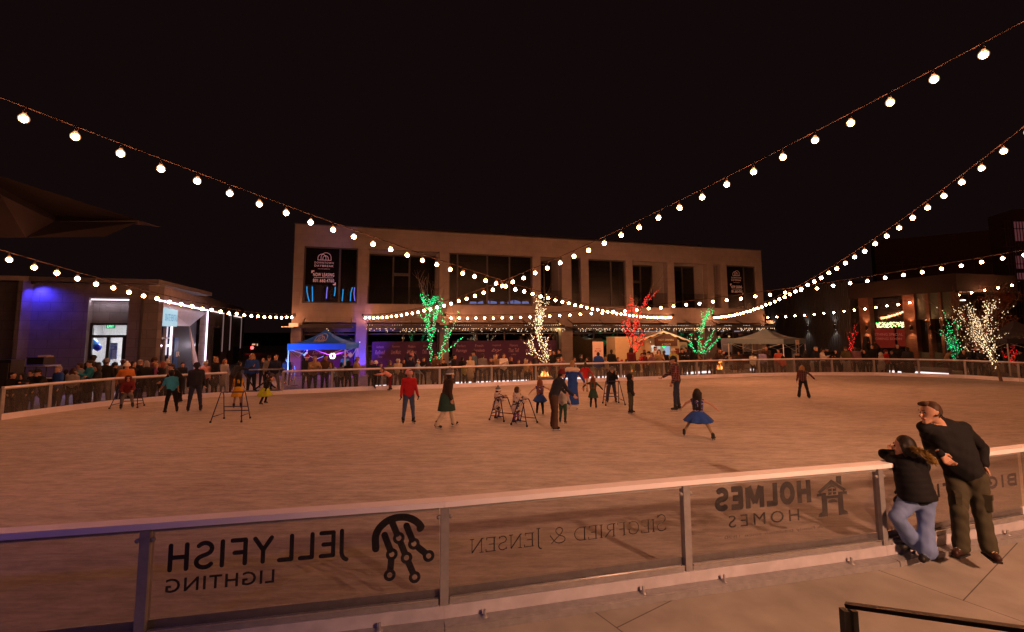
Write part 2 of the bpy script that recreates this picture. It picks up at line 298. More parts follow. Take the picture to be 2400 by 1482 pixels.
# serif lettering
def sv(x, y0=0, y1=1): return [(.10, [(x, y0), (x, y1)]), (.045, [(x-.09, y0+.02), (x+.09, y0+.02)]), (.045, [(x-.09, y1-.02), (x+.09, y1-.02)])]
def thn(*p): return (.055, list(p))
SF = {'S': (.5, [(.06, arc(.25, .74, .19, .24, 30, 230, 9)+arc(.25, .25, .2, .25, 70, -150, 10)), thn((.42, .82), (.42, .98)), thn((.06, .2), (.06, .02))]), 'I': (.24, sv(.12)), 'E': (.58, sv(.12)+[thn((.1, .985), (.5, .985), (.5, .82)), thn((.1, .51), (.4, .51)), thn((.1, .015), (.54, .015), (.54, .2))]), 'G': (.74, [(.065, arc(.38, .5, .33, .49, 45, 320, 14)), (.07, [(.62, .42), (.62, .12)]), thn((.5, .42), (.72, .42)), thn((.62, .8), (.62, .98))]), 'F': (.54, sv(.12)+[thn((.1, .985), (.5, .985), (.5, .82)), thn((.1, .5), (.4, .5))]), 'R': (.66, sv(.12)+[(.055, [(.12, .98)]+arc(.28, .75, .22, .23, 90, -90, 8)+[(.12, .52)]), (.075, [(.3, .52), (.62, .02)])]), 'D': (.74, sv(.12)+[(.06, [(.12, .98)]+arc(.32, .5, .36, .48, 90, -90, 12)+[(.12, .02)])]), 'N': (.72, [thn((.12, 0), (.12, 1)), thn((.6, 0), (.6, 1)), (.085, [(.1, .98), (.6, .02)]), thn((.02, .015), (.22, .015)), thn((.5, .985), (.7, .985)), thn((.02, .985), (.14, .985))]), 'J': (.34, [(.085, [(.2, 1.25), (.2, .0)]+arc(.03, 0, .17, .25, 0, -90, 6)), thn((.1, 1.24), (.3, 1.24))]), '&': (.86, [(.06, [(.86, .62), (.7, .3)]+arc(.34, .27, .3, .27, -30, -260, 12)+[(.44, .66)]+arc(.36, .92, .19, .24, -30, 190, 9)+[(.24, .72), (.8, .02)])]), ' ': (.3, []), 's': (.62, [(.07, arc(.3, .95, .24, .32, 30, 235, 9)+arc(.3, .31, .26, .31, 75, -150, 10)), thn((.52, 1.05), (.52, 1.28)), thn((.05, .28), (.05, .02))])}
t, a, X, n, uv = pmap(2); mp = lambda x, z: a+X*x+V((0, 0, z)); mb = MB()
bx = boxpx(uv, (1100, 1296), (1100, 1263), 1562, 1240)
draw(mb, letters('sIEGFRIED & JENSEN', SF, bx, .07, .08, caps=False), mp, -n, .0005); mb.build('lettering', INK, t)
HV = {'H': (.74, [[(.12, 0), (.12, 1)], [(.62, 0), (.62, 1)], [(.12, .5), (.62, .5)]]), 'O': (.8, [arc(.4, .5, .28, .385, 0, 360, 20)]), 'L': (.58, [[(.12, 1), (.12, .12), (.58, .12)]]), 'M': (.94, [[(.12, 0), (.12, .9)], [(.82, 0), (.82, .9)], [(.17, .93), (.47, .2)], [(.77, .93), (.47, .2)]]), 'E': (.6, [[(.58, .88), (.12, .88), (.12, .12), (.6, .12)], [(.12, .5), (.52, .5)]]), 'S': (.68, [arc(.34, .69, .22, .195, 30, 250, 10)+arc(.34, .31, .24, .195, 80, -150, 11)]), 'B': (.72, [[(.12, 0), (.12, 1)], [(.12, .88), (.4, .88)]+arc(.4, .7, .2, .18, 90, -90, 7)+[(.12, .52)], [(.4, .52)]+arc(.4, .32, .22, .2, 90, -90, 7)+[(.12, .12)]]), 'I': (.26, [[(.13, 0), (.13, 1)]]), 'G': (.78, [arc(.4, .5, .28, .385, 45, 330, 16)+[(.64, .46), (.4, .46)]]), 'T': (.66, [[(0, .88), (.66, .88)], [(.33, 0), (.33, .85)]]), 'R': (.74, [[(.12, 0), (.12, 1)], [(.12, .88), (.4, .88)]+arc(.4, .69, .2, .19, 90, -90, 7)+[(.12, .5)], [(.38, .48), (.64, 0)]]), ' ': (.3, [])}
t, a, X, n, uv = pmap(3); mp = lambda x, z: a+X*x+V((0, 0, z)); mb = MB(); Z = V((0, 0, 1))
draw(mb, letters('HOLMES', HV, boxpx(uv, (1676, 1200), (1676, 1144), 1900, 1150), .12, .25, caps=False), mp, -n, .0005)
text(mb, 'HOMES', boxpx(uv, (1708, 1238), (1708, 1209), 1873, 1210), a, X, Z, .001, flip=True, bold=.0, space=1.35)
bx = boxpx(uv, (1918, 1213), (1918, 1125), 1985, 1160); hs = []
def hp(*p): hs.append([(bx[0]+x*(bx[1]-bx[0]), bx[2]+y*(bx[3]-bx[2])) for x, y in p])
hp((.02, .68), (.5, .98), (.5, .86), (.1, .62)); hp((.5, .98), (.98, .68), (.9, .62), (.5, .86)); hp((.66, .9), (.66, 1.06), (.84, 1.06), (.84, .79))
hp((.0, .55), (.0, .63), (.3, .63), (.3, .55)); hp((.7, .55), (.7, .63), (1, .63), (1, .55)); hp((.14, .12), (.14, .55), (.32, .55), (.32, .12)); hp((.68, .12), (.68, .55), (.86, .55), (.86, .12)); hp((.0, .0), (.02, .08), (.14, .14), (.32, .14), (.32, 0)); hp((.68, 0), (.68, .14), (.86, .14), (.98, .08), (1, 0)); hp((.3, .55), (.3, .47), (.7, .47), (.7, .55)); hp((.3, .72), (.5, .86), (.7, .72), (.5, .78))
for wx in (.37, .53):
    for wz in (.57, .66): hp((wx, wz), (wx+.12, wz), (wx+.12, wz+.07), (wx, wz+.07))
hp(*[(.5+.16*math.cos(R(k)), .36+.09*math.sin(R(k))) for k in range(0, 181, 20)])
draw(mb, hs, mp, -n, .0005)
text(mb, 'A family tradition since 1890', boxpx(uv, (1698, 1267), (1698, 1257), 1930, 1260), a, X, Z, .001, flip=True, shear=.0, bold=.0, m=1); mb.build('lettering', [INK, mat((.10, .075, .065), .6)], t)
t, a, X, n, uv = pmap(4); mb = MB()
mp = lambda x, z: a+X*x+V((0, 0, z)); draw(mb, letters('BIG O TIRES', HV, boxpx(uv, (2090, 1182), (2090, 1149), 2386, 1140), .14, .24, caps=False), mp, -n, .0005); mb.build('lettering', mat((.07, .055, .07), .6), t)
# ---------------------------------------------------------------- two-storey corner building across the rink
BS = block_mat('cast stone', (.205, .175, .165), (.187, .16, .152), (.165, .14, .134), .8, .4, msize=.01, rz=(R(-90), 0, 0), bump=.1, lo=.88)
FRM = mat((.055, .05, .05), .45, .3); INT = mat((.02, .017, .017), .9); PLUM = mat((.055, .017, .06), .7, 0, .1)
bl = thing('corner_building', 'two-storey pale stone building with NOW LEASING signs and dark windows across the rink', 'building', F0, FA)
BZ = V((0, 0, 1)); BX = V((1, 0, 0))
def lb(mb, name, m, par=bl): return mb.build(name, m, par, world=False)
zh = fz(714, 576); zs = fz(707.5, 710); zl = fz(706, 755.5); s_end = FW
up = [(708, 836, 0), (860, 1029, 2), (1052, 1249, 0), (1268, 1318, 2), (1340, 1363, 0), (1381, 1469, .0), (1485, 1567, 2), (1583, 1661, 1.6), (1676, 1693, 1.6), (1707, 1776, 0)]
up = [(fs(a, 712), fs(b, 712), d) for a, b, d in up]
gr = [(706, 834), (859, 1031), (1052, 1316), (1342, 1567), (1587, 1652), (1679, 1785)]; gr = [(fs(a, 780), fs(b, 780)) for a, b in gr]
def wall_strip(mb, z0, z1, holes, d=.55):
    x = 0
    for a, b in [(h[0], h[1]) for h in holes]+[(s_end, s_end)]:
        if a-x > .01: mb.box(((x+a)/2, d/2, (z0+z1)/2), (a-x, d, z1-z0))
        x = b
mb = MB(); wall_strip(mb, zs, zh, up); wall_strip(mb, 0, zl, gr)
mb.box((s_end/2, .275, (zh+ZR)/2), (s_end, .55, ZR-zh)); mb.box((s_end/2, .275, (zl+zs)/2), (s_end, .55, zs-zl))
mb.box((.275, 9, ZR/2), (.55, 17, ZR)); mb.box((s_end-.275, 9, ZR/2), (.55, 17, ZR)); lb(mb, 'wall', BS)
mb = MB(); mb.box((s_end/2, 9, ZR-.35), (s_end-1.2, 17, .25)); mb.box((s_end/2, 9, zl+.4), (s_end-1.2, 16.8, .3)); mb.box((s_end/2, 9.6, ZR/2), (s_end-1.2, .2, ZR-1)); lb(mb, 'inner_floor', INT)
mb = MB(); mb.box((s_end/2, .27, ZR+.03), (s_end+.08, .62, .06)); lb(mb, 'parapet_cap', FRM)
ph = MB(); ph.box((fs(1290, 520, 6), 8, ZR+.7), (fs(1640, 540, 6)-fs(880, 500, 6), 5, 1.5)); lb(ph, 'roof_plant_screen', mat((.12, .10, .11), .8))
for i, (a, b, d) in enumerate(up):
    dep = .16 if d == 0 else d; f = MB(); fwid = .09
    W = b-a
    f.box((a+fwid/2, dep+.05, (zs+zh)/2), (fwid, .1, zh-zs)); f.box((b-fwid/2, dep+.05, (zs+zh)/2), (fwid, .1, zh-zs)); f.box(((a+b)/2, dep+.05, zh-fwid/2), (W-2*fwid, .1, fwid)); f.box(((a+b)/2, dep+.05, zs+fwid/2), (W-2*fwid, .1, fwid))
    ms = [.62] if W < 4.3 and W > 1.6 else ([.1, .45, .72] if W > 4.3 else [])
    if i == 1: ms = [.36, .60]
    if i == 0: ms = [.66]
    for q in ms: f.box((a+W*q, dep+.05, (zs+zh)/2), (.11, .1, zh-zs-2*fwid))
    if i in (1, 6): f.box((a+W*.48, dep+.05, zs+2.2), (W*.24, .1, .2)); 
    o = lb(f, 'window_frame', FRM)
    lb(MB().box(((a+b)/2, dep+.06, (zs+zh)/2), (W-2*fwid, .012, zh-zs-2*fwid)), 'glass_pane', WINU, o)
    if d:
        r = MB(); r.box((b+.02, .55+(d-.55)/2, (zs+zh)/2), (.12, d-.55, zh-zs)); r.box((a-.02, .55+(d-.55)/2, (zs+zh)/2), (.12, d-.55, zh-zs)); r.box(((a+b)/2, d/2+.2, zh+.03), (W+.1, d-.4, .06)); r.box(((a+b)/2, d/2+.2, zs-.04), (W+.1, d-.4, .06)); lb(r, 'balcony_reveal', mat((.27, .25, .25), .85))
        lb(MB().box(((a+b)/2, .12, zs+.58), (W, .015, 1.05)).box(((a+b)/2, .12, zs+1.12), (W, .04, .03)), 'balcony_glass', [WINC])
# leasing signs on the first and the last upper windows
SGN = mat((.75, .70, .85), .6, 0, .03)
def arches(mb, cx, z, sc, put, w=.07):
    P = []
    for ox, r0_, hh in ((-.36, .62, 1.0), (.28, .78, 1.25), (.2, .42, .75)):
        P += ribbon([(cx+(ox-r0_)*sc, z), (cx+(ox-r0_)*sc, z+hh*.35*sc)]+[(cx+(ox+r0_*math.cos(R(180-k)))*sc, z+(hh*.35+(hh-.35*hh)*math.sin(R(k)))*sc) for k in range(0, 181, 15)]+[(cx+(ox+r0_)*sc, z)], w*sc)
    P += ribbon([(cx-1.0*sc, z), (cx+1.06*sc, z)], w*sc); return P
def leasing(i, x0, x1):
    a, b, d = up[i]; mb = MB(); H = zh-zs; O = V((0, .16, 0)); off = .05
    xa, xb = a+(b-a)*x0, a+(b-a)*x1; c = (xa+xb)/2; wd = xb-xa
    lb(MB().box(((a+(a+(b-a)*.64))/2+.05, .2, zs+H*.655), ((b-a)*.62, .012, H*.66)), 'sign_backing', mat((.006, .005, .006), .9, spec=.0), SIG)
    mb2 = MB(); pol = arches(mb2, c, zs+H*.765, wd*.34, None); n = V((0, -1, 0))
    draw(mb2, pol, lambda x, z: V((x, .19, z)), n, .002)
    for tx, zz0, zz1, k0, bo, sp in (('DOWNTOWN', .70, .735, 1, .0, 1.25), ('DAYBREAK', .645, .68, 1, .01, 1.3), ('SOUTH JORDAN', .598, .614, .62, 0, 1.2), ('NOW LEASING', .475, .535, 1.1, .015, 1.15), ('801.660.4760', .37, .43, 1.1, .015, 1.15)):
        text(mb2, tx, (c-wd*k0/2, c+wd*k0/2, zs+H*zz0, zs+H*zz1), V((0, .19, 0)), BX, BZ, .003, bold=bo, space=sp)
    br = ribbon([(c-wd*.62, zs+H*.53), (c-wd*.62, zs+H*.565), (c-wd*.5, zs+H*.565)], .07, caps=False)+ribbon([(c+wd*.62, zs+H*.37), (c+wd*.62, zs+H*.335), (c+wd*.5, zs+H*.335)], .07, caps=False)+ribbon([(c-wd*.5, zs+H*.452), (c+wd*.5, zs+H*.452)], .02)
    draw(mb2, br, lambda x, z: V((x, .19, z)), n, .002); lb(mb2, 'sign_lettering', SGN, SIG)
for i, x0, x1, L_ in ((0, .19, .54, 'left'), (9, .2, .53, 'right')):
    SIG = thing('leasing_sign', 'black NOW LEASING window sign with white arches at the building\'s '+L_+'-hand end', 'sign', F0, FA, 'leasing signs'); leasing(i, x0, x1)
# reflections in the first and third windows, put in as glowing tubes and shapes
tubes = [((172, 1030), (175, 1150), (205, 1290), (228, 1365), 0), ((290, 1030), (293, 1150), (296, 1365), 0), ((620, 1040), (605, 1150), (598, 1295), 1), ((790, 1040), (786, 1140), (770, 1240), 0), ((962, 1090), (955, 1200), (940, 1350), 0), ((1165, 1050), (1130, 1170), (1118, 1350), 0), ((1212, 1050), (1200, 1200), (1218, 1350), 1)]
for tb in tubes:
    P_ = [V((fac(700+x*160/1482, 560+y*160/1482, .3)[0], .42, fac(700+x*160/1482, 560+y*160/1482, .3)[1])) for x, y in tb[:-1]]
    lb(MB().tube(P_, .028), 'neon_reflection', emit((.3, .25, 1) if tb[-1] else (.02, .45, .9), 2.2))
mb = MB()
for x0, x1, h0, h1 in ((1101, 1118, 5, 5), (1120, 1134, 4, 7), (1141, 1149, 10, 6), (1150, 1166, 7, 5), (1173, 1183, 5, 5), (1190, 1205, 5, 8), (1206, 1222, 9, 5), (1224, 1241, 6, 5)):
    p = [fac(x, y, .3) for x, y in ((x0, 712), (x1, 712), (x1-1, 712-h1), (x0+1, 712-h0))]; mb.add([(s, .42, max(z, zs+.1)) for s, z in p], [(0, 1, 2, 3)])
lb(mb, 'sign_reflection', emit((.32, .45, 1.), .9))
# ground floor: storefront glass, frames, plum banners with lettering
SB = [[('Elevated', 'Dining', ''), ('Comfort', 'Reimagined', '')], [('Authentic', 'Refined', 'Time'), ('Experience', 'Live Music', ''), ('Modern', 'Menu', ''), ('Every', "Chef's Table", '')], [('Perfect', 'Pairings', ''), ('Fresh', 'Ingredients', ''), ('Inspired', 'by', 'the Season'), ('Flavors', 'That Tell', 'a Story'), ('November', 'n360', ''), ('Savor', 'Utah', '')], [], [], []]
TXT = mat((.30, .17, .24), .7, 0, .05)
for i, (a, b) in enumerate(gr):
    W = b-a; f = MB(); dep = .75; zt = zl-.28
    nb = max(1, round(W/1.9))
    for k in range(nb+1): x = a+.05+(W-.1)*k/nb; f.box((x, dep, zl/2), (.09, .1, zl))
    f.box(((a+b)/2, dep+.003, zl-.05), (W, .1, .1)); f.box(((a+b)/2, dep+.003, zl-.75), (W, .09, .09)); f.box(((a+b)/2, dep+.003, .12), (W, .1, .24))
    o = lb(f, 'storefront_frame', FRM); lb(MB().box(((a+b)/2, dep+.01, zl/2), (W-.05, .012, zl-.02)), 'glass_pane', WIN, o)
    lb(MB().box(((a+b)/2, .6, zl-.36), (W, .1, .5)), 'shutter_box', mat((.085, .075, .075), .7), o)
    if SB[i]:
        n_ = len(SB[i]); g = MB(); g.box(((a+b)/2+.1, dep-.06, 1.1), (W-.5, .01, 1.9)); bo = lb(g, 'window_banner', PLUM); tx = MB()
        for k, ln in enumerate(SB[i]):
            c = a+.35+(W-.6)*(k+.5)/n_; wd = (W-.6)/n_*.62
            for j, (l, z0, z1, q) in enumerate(zip(ln, (1.62, 1.22, .98), (1.8, 1.5, 1.14), (.75, 1, .45))):
                if l: text(tx, l, (c-wd*q/2, c+wd*q/2, z0, z1), V((0, dep-.07, 0)), BX, BZ, .003, shear=.3 if j else 0, bold=.01 if j else 0)
        lb(tx, 'banner_lettering', TXT, bo)
# lit interior: menu screens and small lamps behind the right-hand glass
mb = MB(); mb2 = MB()
for px0, px1, py0, py1 in ((1486, 1506, 774, 783), (1509, 1529, 774, 782), (1532, 1549, 774, 782), (1689, 1696, 772, 781), (1721, 1734, 774, 780), (1742, 1749, 773, 779)):
    s0, z1 = fac(px0, py0, 2.2); s1, z0 = fac(px1, py1, 2.2); mb.box(((s0+s1)/2, 2.2, (z0+z1)/2), (s1-s0, .05, z1-z0))
lb(mb, 'menu_screen', emit((.9, .72, .8), 1.3))
for px, py in ((1709, 789), (1733, 789), (1685, 790), (1575, 797), (1602, 801), (1630, 795), (1418, 776), (945, 793), (1227, 783)):
    s, z = fac(px, py, 2.6); mb2.lathe((s, 2.6, z), [(0, .09), (.07, .06), (.09, 0), (.06, -.07), (0, -.09)], 8)
lb(mb2, 'pendant_lamp', emit((1, .62, .25), 3))
mb = MB()                                                           # warm-lit side returns of the passages
for px0, px1 in ((1313, 1327), (1649, 1665)):
    s0 = fs(px0, 800, 1.0); mb.box((s0+.45, 1.4, 1.4), (.12, 1.2, 2.8))
lb(mb, 'passage_wall', BS)
for px in (1308, 1642):
    s0 = fs(px, 800, .6); L_ = bpy.data.lights.new('passage_lamp', 'POINT'); L_.energy = 22; L_.color = (1, .62, .22); L_.shadow_soft_size = .08; o = bpy.data.objects.new('passage_lamp', L_); COL.objects.link(o); o.parent = bl; o.location = (s0-.15, .35, zl-.35)
# string anchors, canopy with icicle lights, security lamps
mb = MB()
for px in (690, 850, 1043, 1577, 1670, 1790): s = fs(px, 741); mb.box((s, -.06, fz(px, 739)), (.1, .12, .16))
lb(mb, 'string_anchor', BLK)
WARM = emit((1, .72, .48), 2.6)
for k, (xa, xb, lab) in enumerate(((703, 826, 'above the blue tent'), (861, 1322, 'above the plum banners'), (1344, 1812, 'above the treats hut'))):
    s0, s1 = fs(xa, 770, -1.2), fs(xb, 770, -1.2); zc = fz(xa, 766.5, -1.3)
    c = thing('awning', 'thin dark steel awning hung with icicle lights '+lab, 'awning', fw_((s0+s1)/2, 0, zc), FA, 'steel awnings')
    g = MB(); L_ = s1-s0
    g.box((0, -.7, 0), (L_, 1.2, .07)); g.box((0, -1.32, .02), (L_, .06, .2)); g.build('awning_deck', DARK, c, world=False)
    g = MB()
    for j in range(int(L_/2.2)+1): x = -L_/2+.1+j*(L_-.2)/max(1, int(L_/2.2)); g.tube([(x, -.05, .55), (x, -1.25, .08)], .025, 5)
    g.build('tie_rod', BLK, c, world=False)
    g = MB(); rnd = random.Random(k)
    x = -L_/2
    while x < L_/2:
        if rnd.random() < (.8 if k else .3):
            for j in range(rnd.randint(1, 3)): g.box((x+rnd.uniform(-.1, .1), -1.37, -.12-.09*j), (.028, .028, .035))
        x += .17 if k else .5
    x = -L_/2
    while x < L_/2 and k: g.box((x, -1.37, .11), (.02, .02, .02)); x += .14 if rnd.random() < .8 else 1.2
    tag(g.build('icicle_light', WARM, c, world=False), kind='stuff')
for px, py, lab in ((690, 762, 'left'), (1800, 755, 'right')):
    s, z = fac(px, py); c = thing('security_light', 'white floodlight box fixed high on the stone building\'s '+lab+' corner', 'wall light', fw_(s, 0, z), FA, 'corner floodlights')
    MB().box((.0, -.2, 0), (.5, .3, .22)).build('housing', WHT, c, world=False); MB().box((-.32, -.36, -.12), (.62, .4, .07)).build('lamp_head', WHT, c, world=False); MB().box((-.1, -.04, 0), (.12, .1, .12)).build('bracket', BLK, c, world=False)
# ---------------------------------------------------------------- skate rental pavilion on the left
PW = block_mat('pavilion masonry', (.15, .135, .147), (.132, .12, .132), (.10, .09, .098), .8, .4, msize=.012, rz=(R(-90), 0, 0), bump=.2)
C0 = at_y(375, 668, 21.); zr = C0.z; C0 = V((C0.x, C0.y, 0)); pv = thing('rental_pavilion', 'low dark masonry skate-rental pavilion with lit doorway and white light strips', 'building', C0, FA)
PX = FD; PN = FN
def pf(px, py, dep=0.): p = at_pl(px, py, C0+PN*dep, PN)-C0; return p.dot(PX), p.z
ang2 = math.atan2(.92, -.385); SD = V((math.cos(ang2), math.sin(ang2), 0)); SN = V((-SD.y, SD.x, 0))
def lp(p): return wm(pv).inverted()@V(p)
WF = 12.; d0, dz1 = pf(204, 757); d1, _ = pf(299, 757); zd = dz1; rz0, rz1 = pf(203, 700)[1], 0
mb = MB(); T = .5
mb.box(((-WF+d0)/2, T/2, zr/2), (WF+d0, T, zr)); mb.box((d1/2, T/2, zr/2), (-d1, T, zr)); mb.box(((d0+d1)/2, T/2+.2, (zd+zr)/2), (d1-d0, T-.4+.1, zr-zd)); mb.box(((d0+d1)/2, T/2, (rz0+zr)/2+.03), (d1-d0, T, zr-rz0-.06))
o = lb(mb, 'wall', PW, pv)
mb = MB(); mb.box((-WF/2, 3, zr+.1), (WF+.3, 7, .2)); lb(mb, 'roof', mat((.10, .09, .095), .7), pv)
# door recess light strips
LED = emit((1, .88, .95), 2.6); mb = MB(); mb.box(((d0+d1)/2, .12, rz0-.03), (d1-d0-.06, .05, .05)); lb(mb, 'light_strip', LED, pv)
L_ = bpy.data.lights.new('strip_glow', 'AREA'); L_.shape = 'RECTANGLE'; L_.size = d1-d0; L_.size_y = .05; L_.energy = 9; L_.color = (1, .85, .9); o = bpy.data.objects.new('strip_glow', L_); COL.objects.link(o); o.parent = pv; o.location = ((d0+d1)/2, .12, rz0-.08)
f = MB(); W = d1-d0; zt = pf(204, 789)[1]
for x in (d0+.05, d1-.07, d0+W*.47): f.box((x, .3, zt/2), (.11, .12, zt))
for x in (d0+.05, d1-.07): f.box((x, .3, (zt+zd)/2), (.11, .12, zd-zt))
f.box((d1-W*.11, .303, zt/2), (W*.12, .1, zt)); f.box(((d0+d1)/2, .303, zt), (W, .12, .12)); f.box(((d0+d1)/2, .303, zd-.05), (W, .12, .1)); lb(f, 'door_frame', BLK, pv)
lb(MB().box(((d0+d1)/2, .31, zd/2), (W-.1, .012, zd-.1)), 'glass_door', WINC, pv)
rm = MB(); rm.box(((d0+d1)/2-.6, 4.2, 1.7), (W+1.6, .1, 3.4)); rm.box((d0-1.4, 2.4, 1.7), (.1, 3.7, 3.4)); rm.box((d1+.2, 2.4, 1.7), (.1, 3.7, 3.4)); rm.box(((d0+d1)/2-.6, 2.4, 3.4), (W+1.6, 3.7, .1)); lb(rm, 'lobby', mat((.7, .68, .66), .8), pv)
rm = MB(); rm.box((d0+W*.4, 1.9, 3.25), (1.9, .9, .05)); lb(rm, 'ceiling_light', emit((.92, .94, 1), 46), pv)
pb = MB(); a, b = pf(247, 843, 1.1), pf(276, 804, 1.1); pb.box(((a[0]+b[0])/2, 1.1, (a[1]+b[1])/2), (b[0]-a[0], .04, b[1]-a[1])); ob = lb(pb, 'notice_board', mat((.16, .2, .42), .7), pv)
pb = MB(); o_ = V((0, 1.07, 0)); c = (a[0]+b[0])/2; zq = b[1]-2.6
text(pb, 'ICE SKATING', (c-.3, c+.2, zq+2.46, zq+2.54), o_, BX, BZ, .003); text(pb, 'RULES', (c-.2, c+.1, zq+2.34, zq+2.42), o_, BX, BZ, .003)
for k in range(10): pb.box((c-.15, 1.07, zq+2.25-.05*k), (.17, .003, .022)); pb.box((c+.13, 1.07, zq+2.25-.05*k), (.17, .003, .022))
lb(pb, 'notice_lettering', mat((.7, .7, .75), .7), ob)
ex = thing('exit_sign', 'small green illuminated EXIT sign hanging inside the pavilion doorway', 'sign', wm(pv)@V((pf(260, 765, .5)[0], .5, pf(260, 765, .5)[1])), FA)
lb(MB().box((0, 0, 0), (.34, .05, .2)), 'sign_box', emit((.02, .42, .16), .8), ex); g = MB(); text(g, 'EXIT', (-.13, .13, -.06, .06), V((0, -.028, 0)), BX, BZ, .002, bold=.03); lb(g, 'sign_lettering', emit((.2, 1, .45), 2.4), ex)
for x, z, r_, lab, cl in ((218, 806, .21, 'pale blue', (.05, .25, .7)), (229, 814, .15, 'dark blue', (.008, .02, .55)), (211, 804, .13, 'white', (.6, .65, .75))):
    bq = thing('balloon', lab+' party balloon floating behind the pavilion\'s glass door', 'balloon', wm(pv)@V((pf(x, z, .75)[0], .75, pf(x, z, .75)[1])), 0, 'balloons in the pavilion doorway')
    MB().lathe((0, 0, 0), [(0, r_)]+[(r_*math.sin(R(k)), r_*(1.15 if k > 90 else 1)*math.cos(R(k))) for k in range(15, 180, 15)]+[(.015, -r_*1.2), (.03, -r_*1.28), (0, -r_*1.28)], 14).build('skin', mat(cl, .3, spec=.5), bq, world=False); MB().tube([(0, 0, -r_*1.28), (.03, 0, -r_*2.5), (0, 0, -r_*5)], .004, 4).build('ribbon', WHT, bq, world=False)
ct = thing('service_counter', 'blue-fronted counter with white top just inside the pavilion door', 'counter', wm(pv)@V((pf(268, 860, 1.)[0], 1., 0)), FA); lb(MB().box((0, 0, .5), (1., .5, .9)), 'front', mat((.02, .06, .45), .5), ct); lb(MB().box((0, 0, .98), (1.1, .6, .05)), 'top', WHT, ct)
# side face with the folded-metal entrance
def sf(px, py, out=0.): p = at_pl(px, py, C0-SN*(-out), SN); return p
PWS = block_mat('pavilion masonry lightened as if lit', (.30, .26, .25), (.27, .235, .225), (.19, .165, .16), .8, .4, msize=.012, rz=(R(-90), 0, 0), bump=.2)  # wing masonry paler than the front: the bulbs' light is put into its colour
MET = mat((.7, .67, .72), .42, .4, .1, 3); mb = MB()
def quad_wall(mb, a, b, z0, z1, th=.4): mb.bar(a+V((0, 0, (z0+z1)/2)), b+V((0, 0, (z0+z1)/2)), th, z1-z0)
e0 = sf(375, 703); e1 = sf(487, 727); ze = e0.z; L1 = (e1-C0).dot(SD); Lend = 26.
side = thing('pavilion_wing', 'long side wing of the rental pavilion with lit piers and slit windows', 'building', C0, ang2)
g = MB(); inn = 2.6
g.box((L1/2, .2, (ze+zr)/2), (L1, .4, zr-ze)); g.box((L1+(Lend-L1)/2, .2, zr/2), (Lend-L1, .4, zr)); g.box((Lend/2, 3.3, zr+.1), (Lend, 6.4, .2)); lb(g, 'wall', PWS, side)
def sl(px, py, dep=0.): p = at_pl(px, py, C0+SN*(dep if SN.x < 0 else -dep), SN); q = wm(side).inverted()@p; return q
sgn = 1 if (wm(side).inverted()@(C0+V((-3, 1, 0)))).y > 0 else -1
g = MB()
zd2 = sl(418, 766, 1.2*0).z
# back plane of the entrance: dark glass, blue door, dark wall
for x0, x1, m_ in ((368, 400, 0),):
    pass
def bx_(px0, px1, py0, py1, dep, th=.06):
    a, b = sl(px0, py1, dep), sl(px1, py0, dep); a.x, b.x = min(a.x, b.x), max(a.x, b.x); return ((a.x+b.x)/2, sgn*dep, (a.z+b.z)/2), (b.x-a.x, th, abs(b.z-a.z))
DP = .5
xa = 0.05; xm = sl(420, 800, DP).x; 
g.box((L1/2, sgn*(DP+.12), ze/2), (L1, .1, ze)); lb(g, 'entrance_back_wall', mat((.045, .04, .046), .6), side)
g = MB(); c, dd = bx_(369, 399, 764, 900, DP); g.box((c[0], c[1], 1.6), (dd[0], .05, 3.2)); ow = lb(g, 'entrance_window', mat((.015, .018, .05), .08, spec=.8), side)
g = MB()
for px in (369, 383, 399): c, dd = bx_(px, px+2, 764, 900, DP-.05); g.box((c[0], c[1], 1.6), (.08, .08, 3.2))
for py in (763, 793): p = sl(384, py, DP-.05); c, dd = bx_(369, 399, 764, 900, DP-.05); g.box((c[0], c[1]-sgn*.002, p.z), (dd[0], .08, .09))
lb(g, 'mullion', ALUD, ow)
g = MB(); c, dd = bx_(401, 417, 797, 905, DP-.02); g.box((c[0], c[1], dd[2]/2-.2+.2), (dd[0], .06, 2.3)); dr = lb(g, 'blue_door', mat((.015, .09, .42), .5), side)
g = MB(); text(g, 'ER', (c[0]+.0, c[0]+.75, 1.35, 1.62), V((0, sgn*(DP-.06), 0)), V((1, 0, 0)), BZ, .0, bold=.04); lb(g, 'door_lettering', WHT, dr)
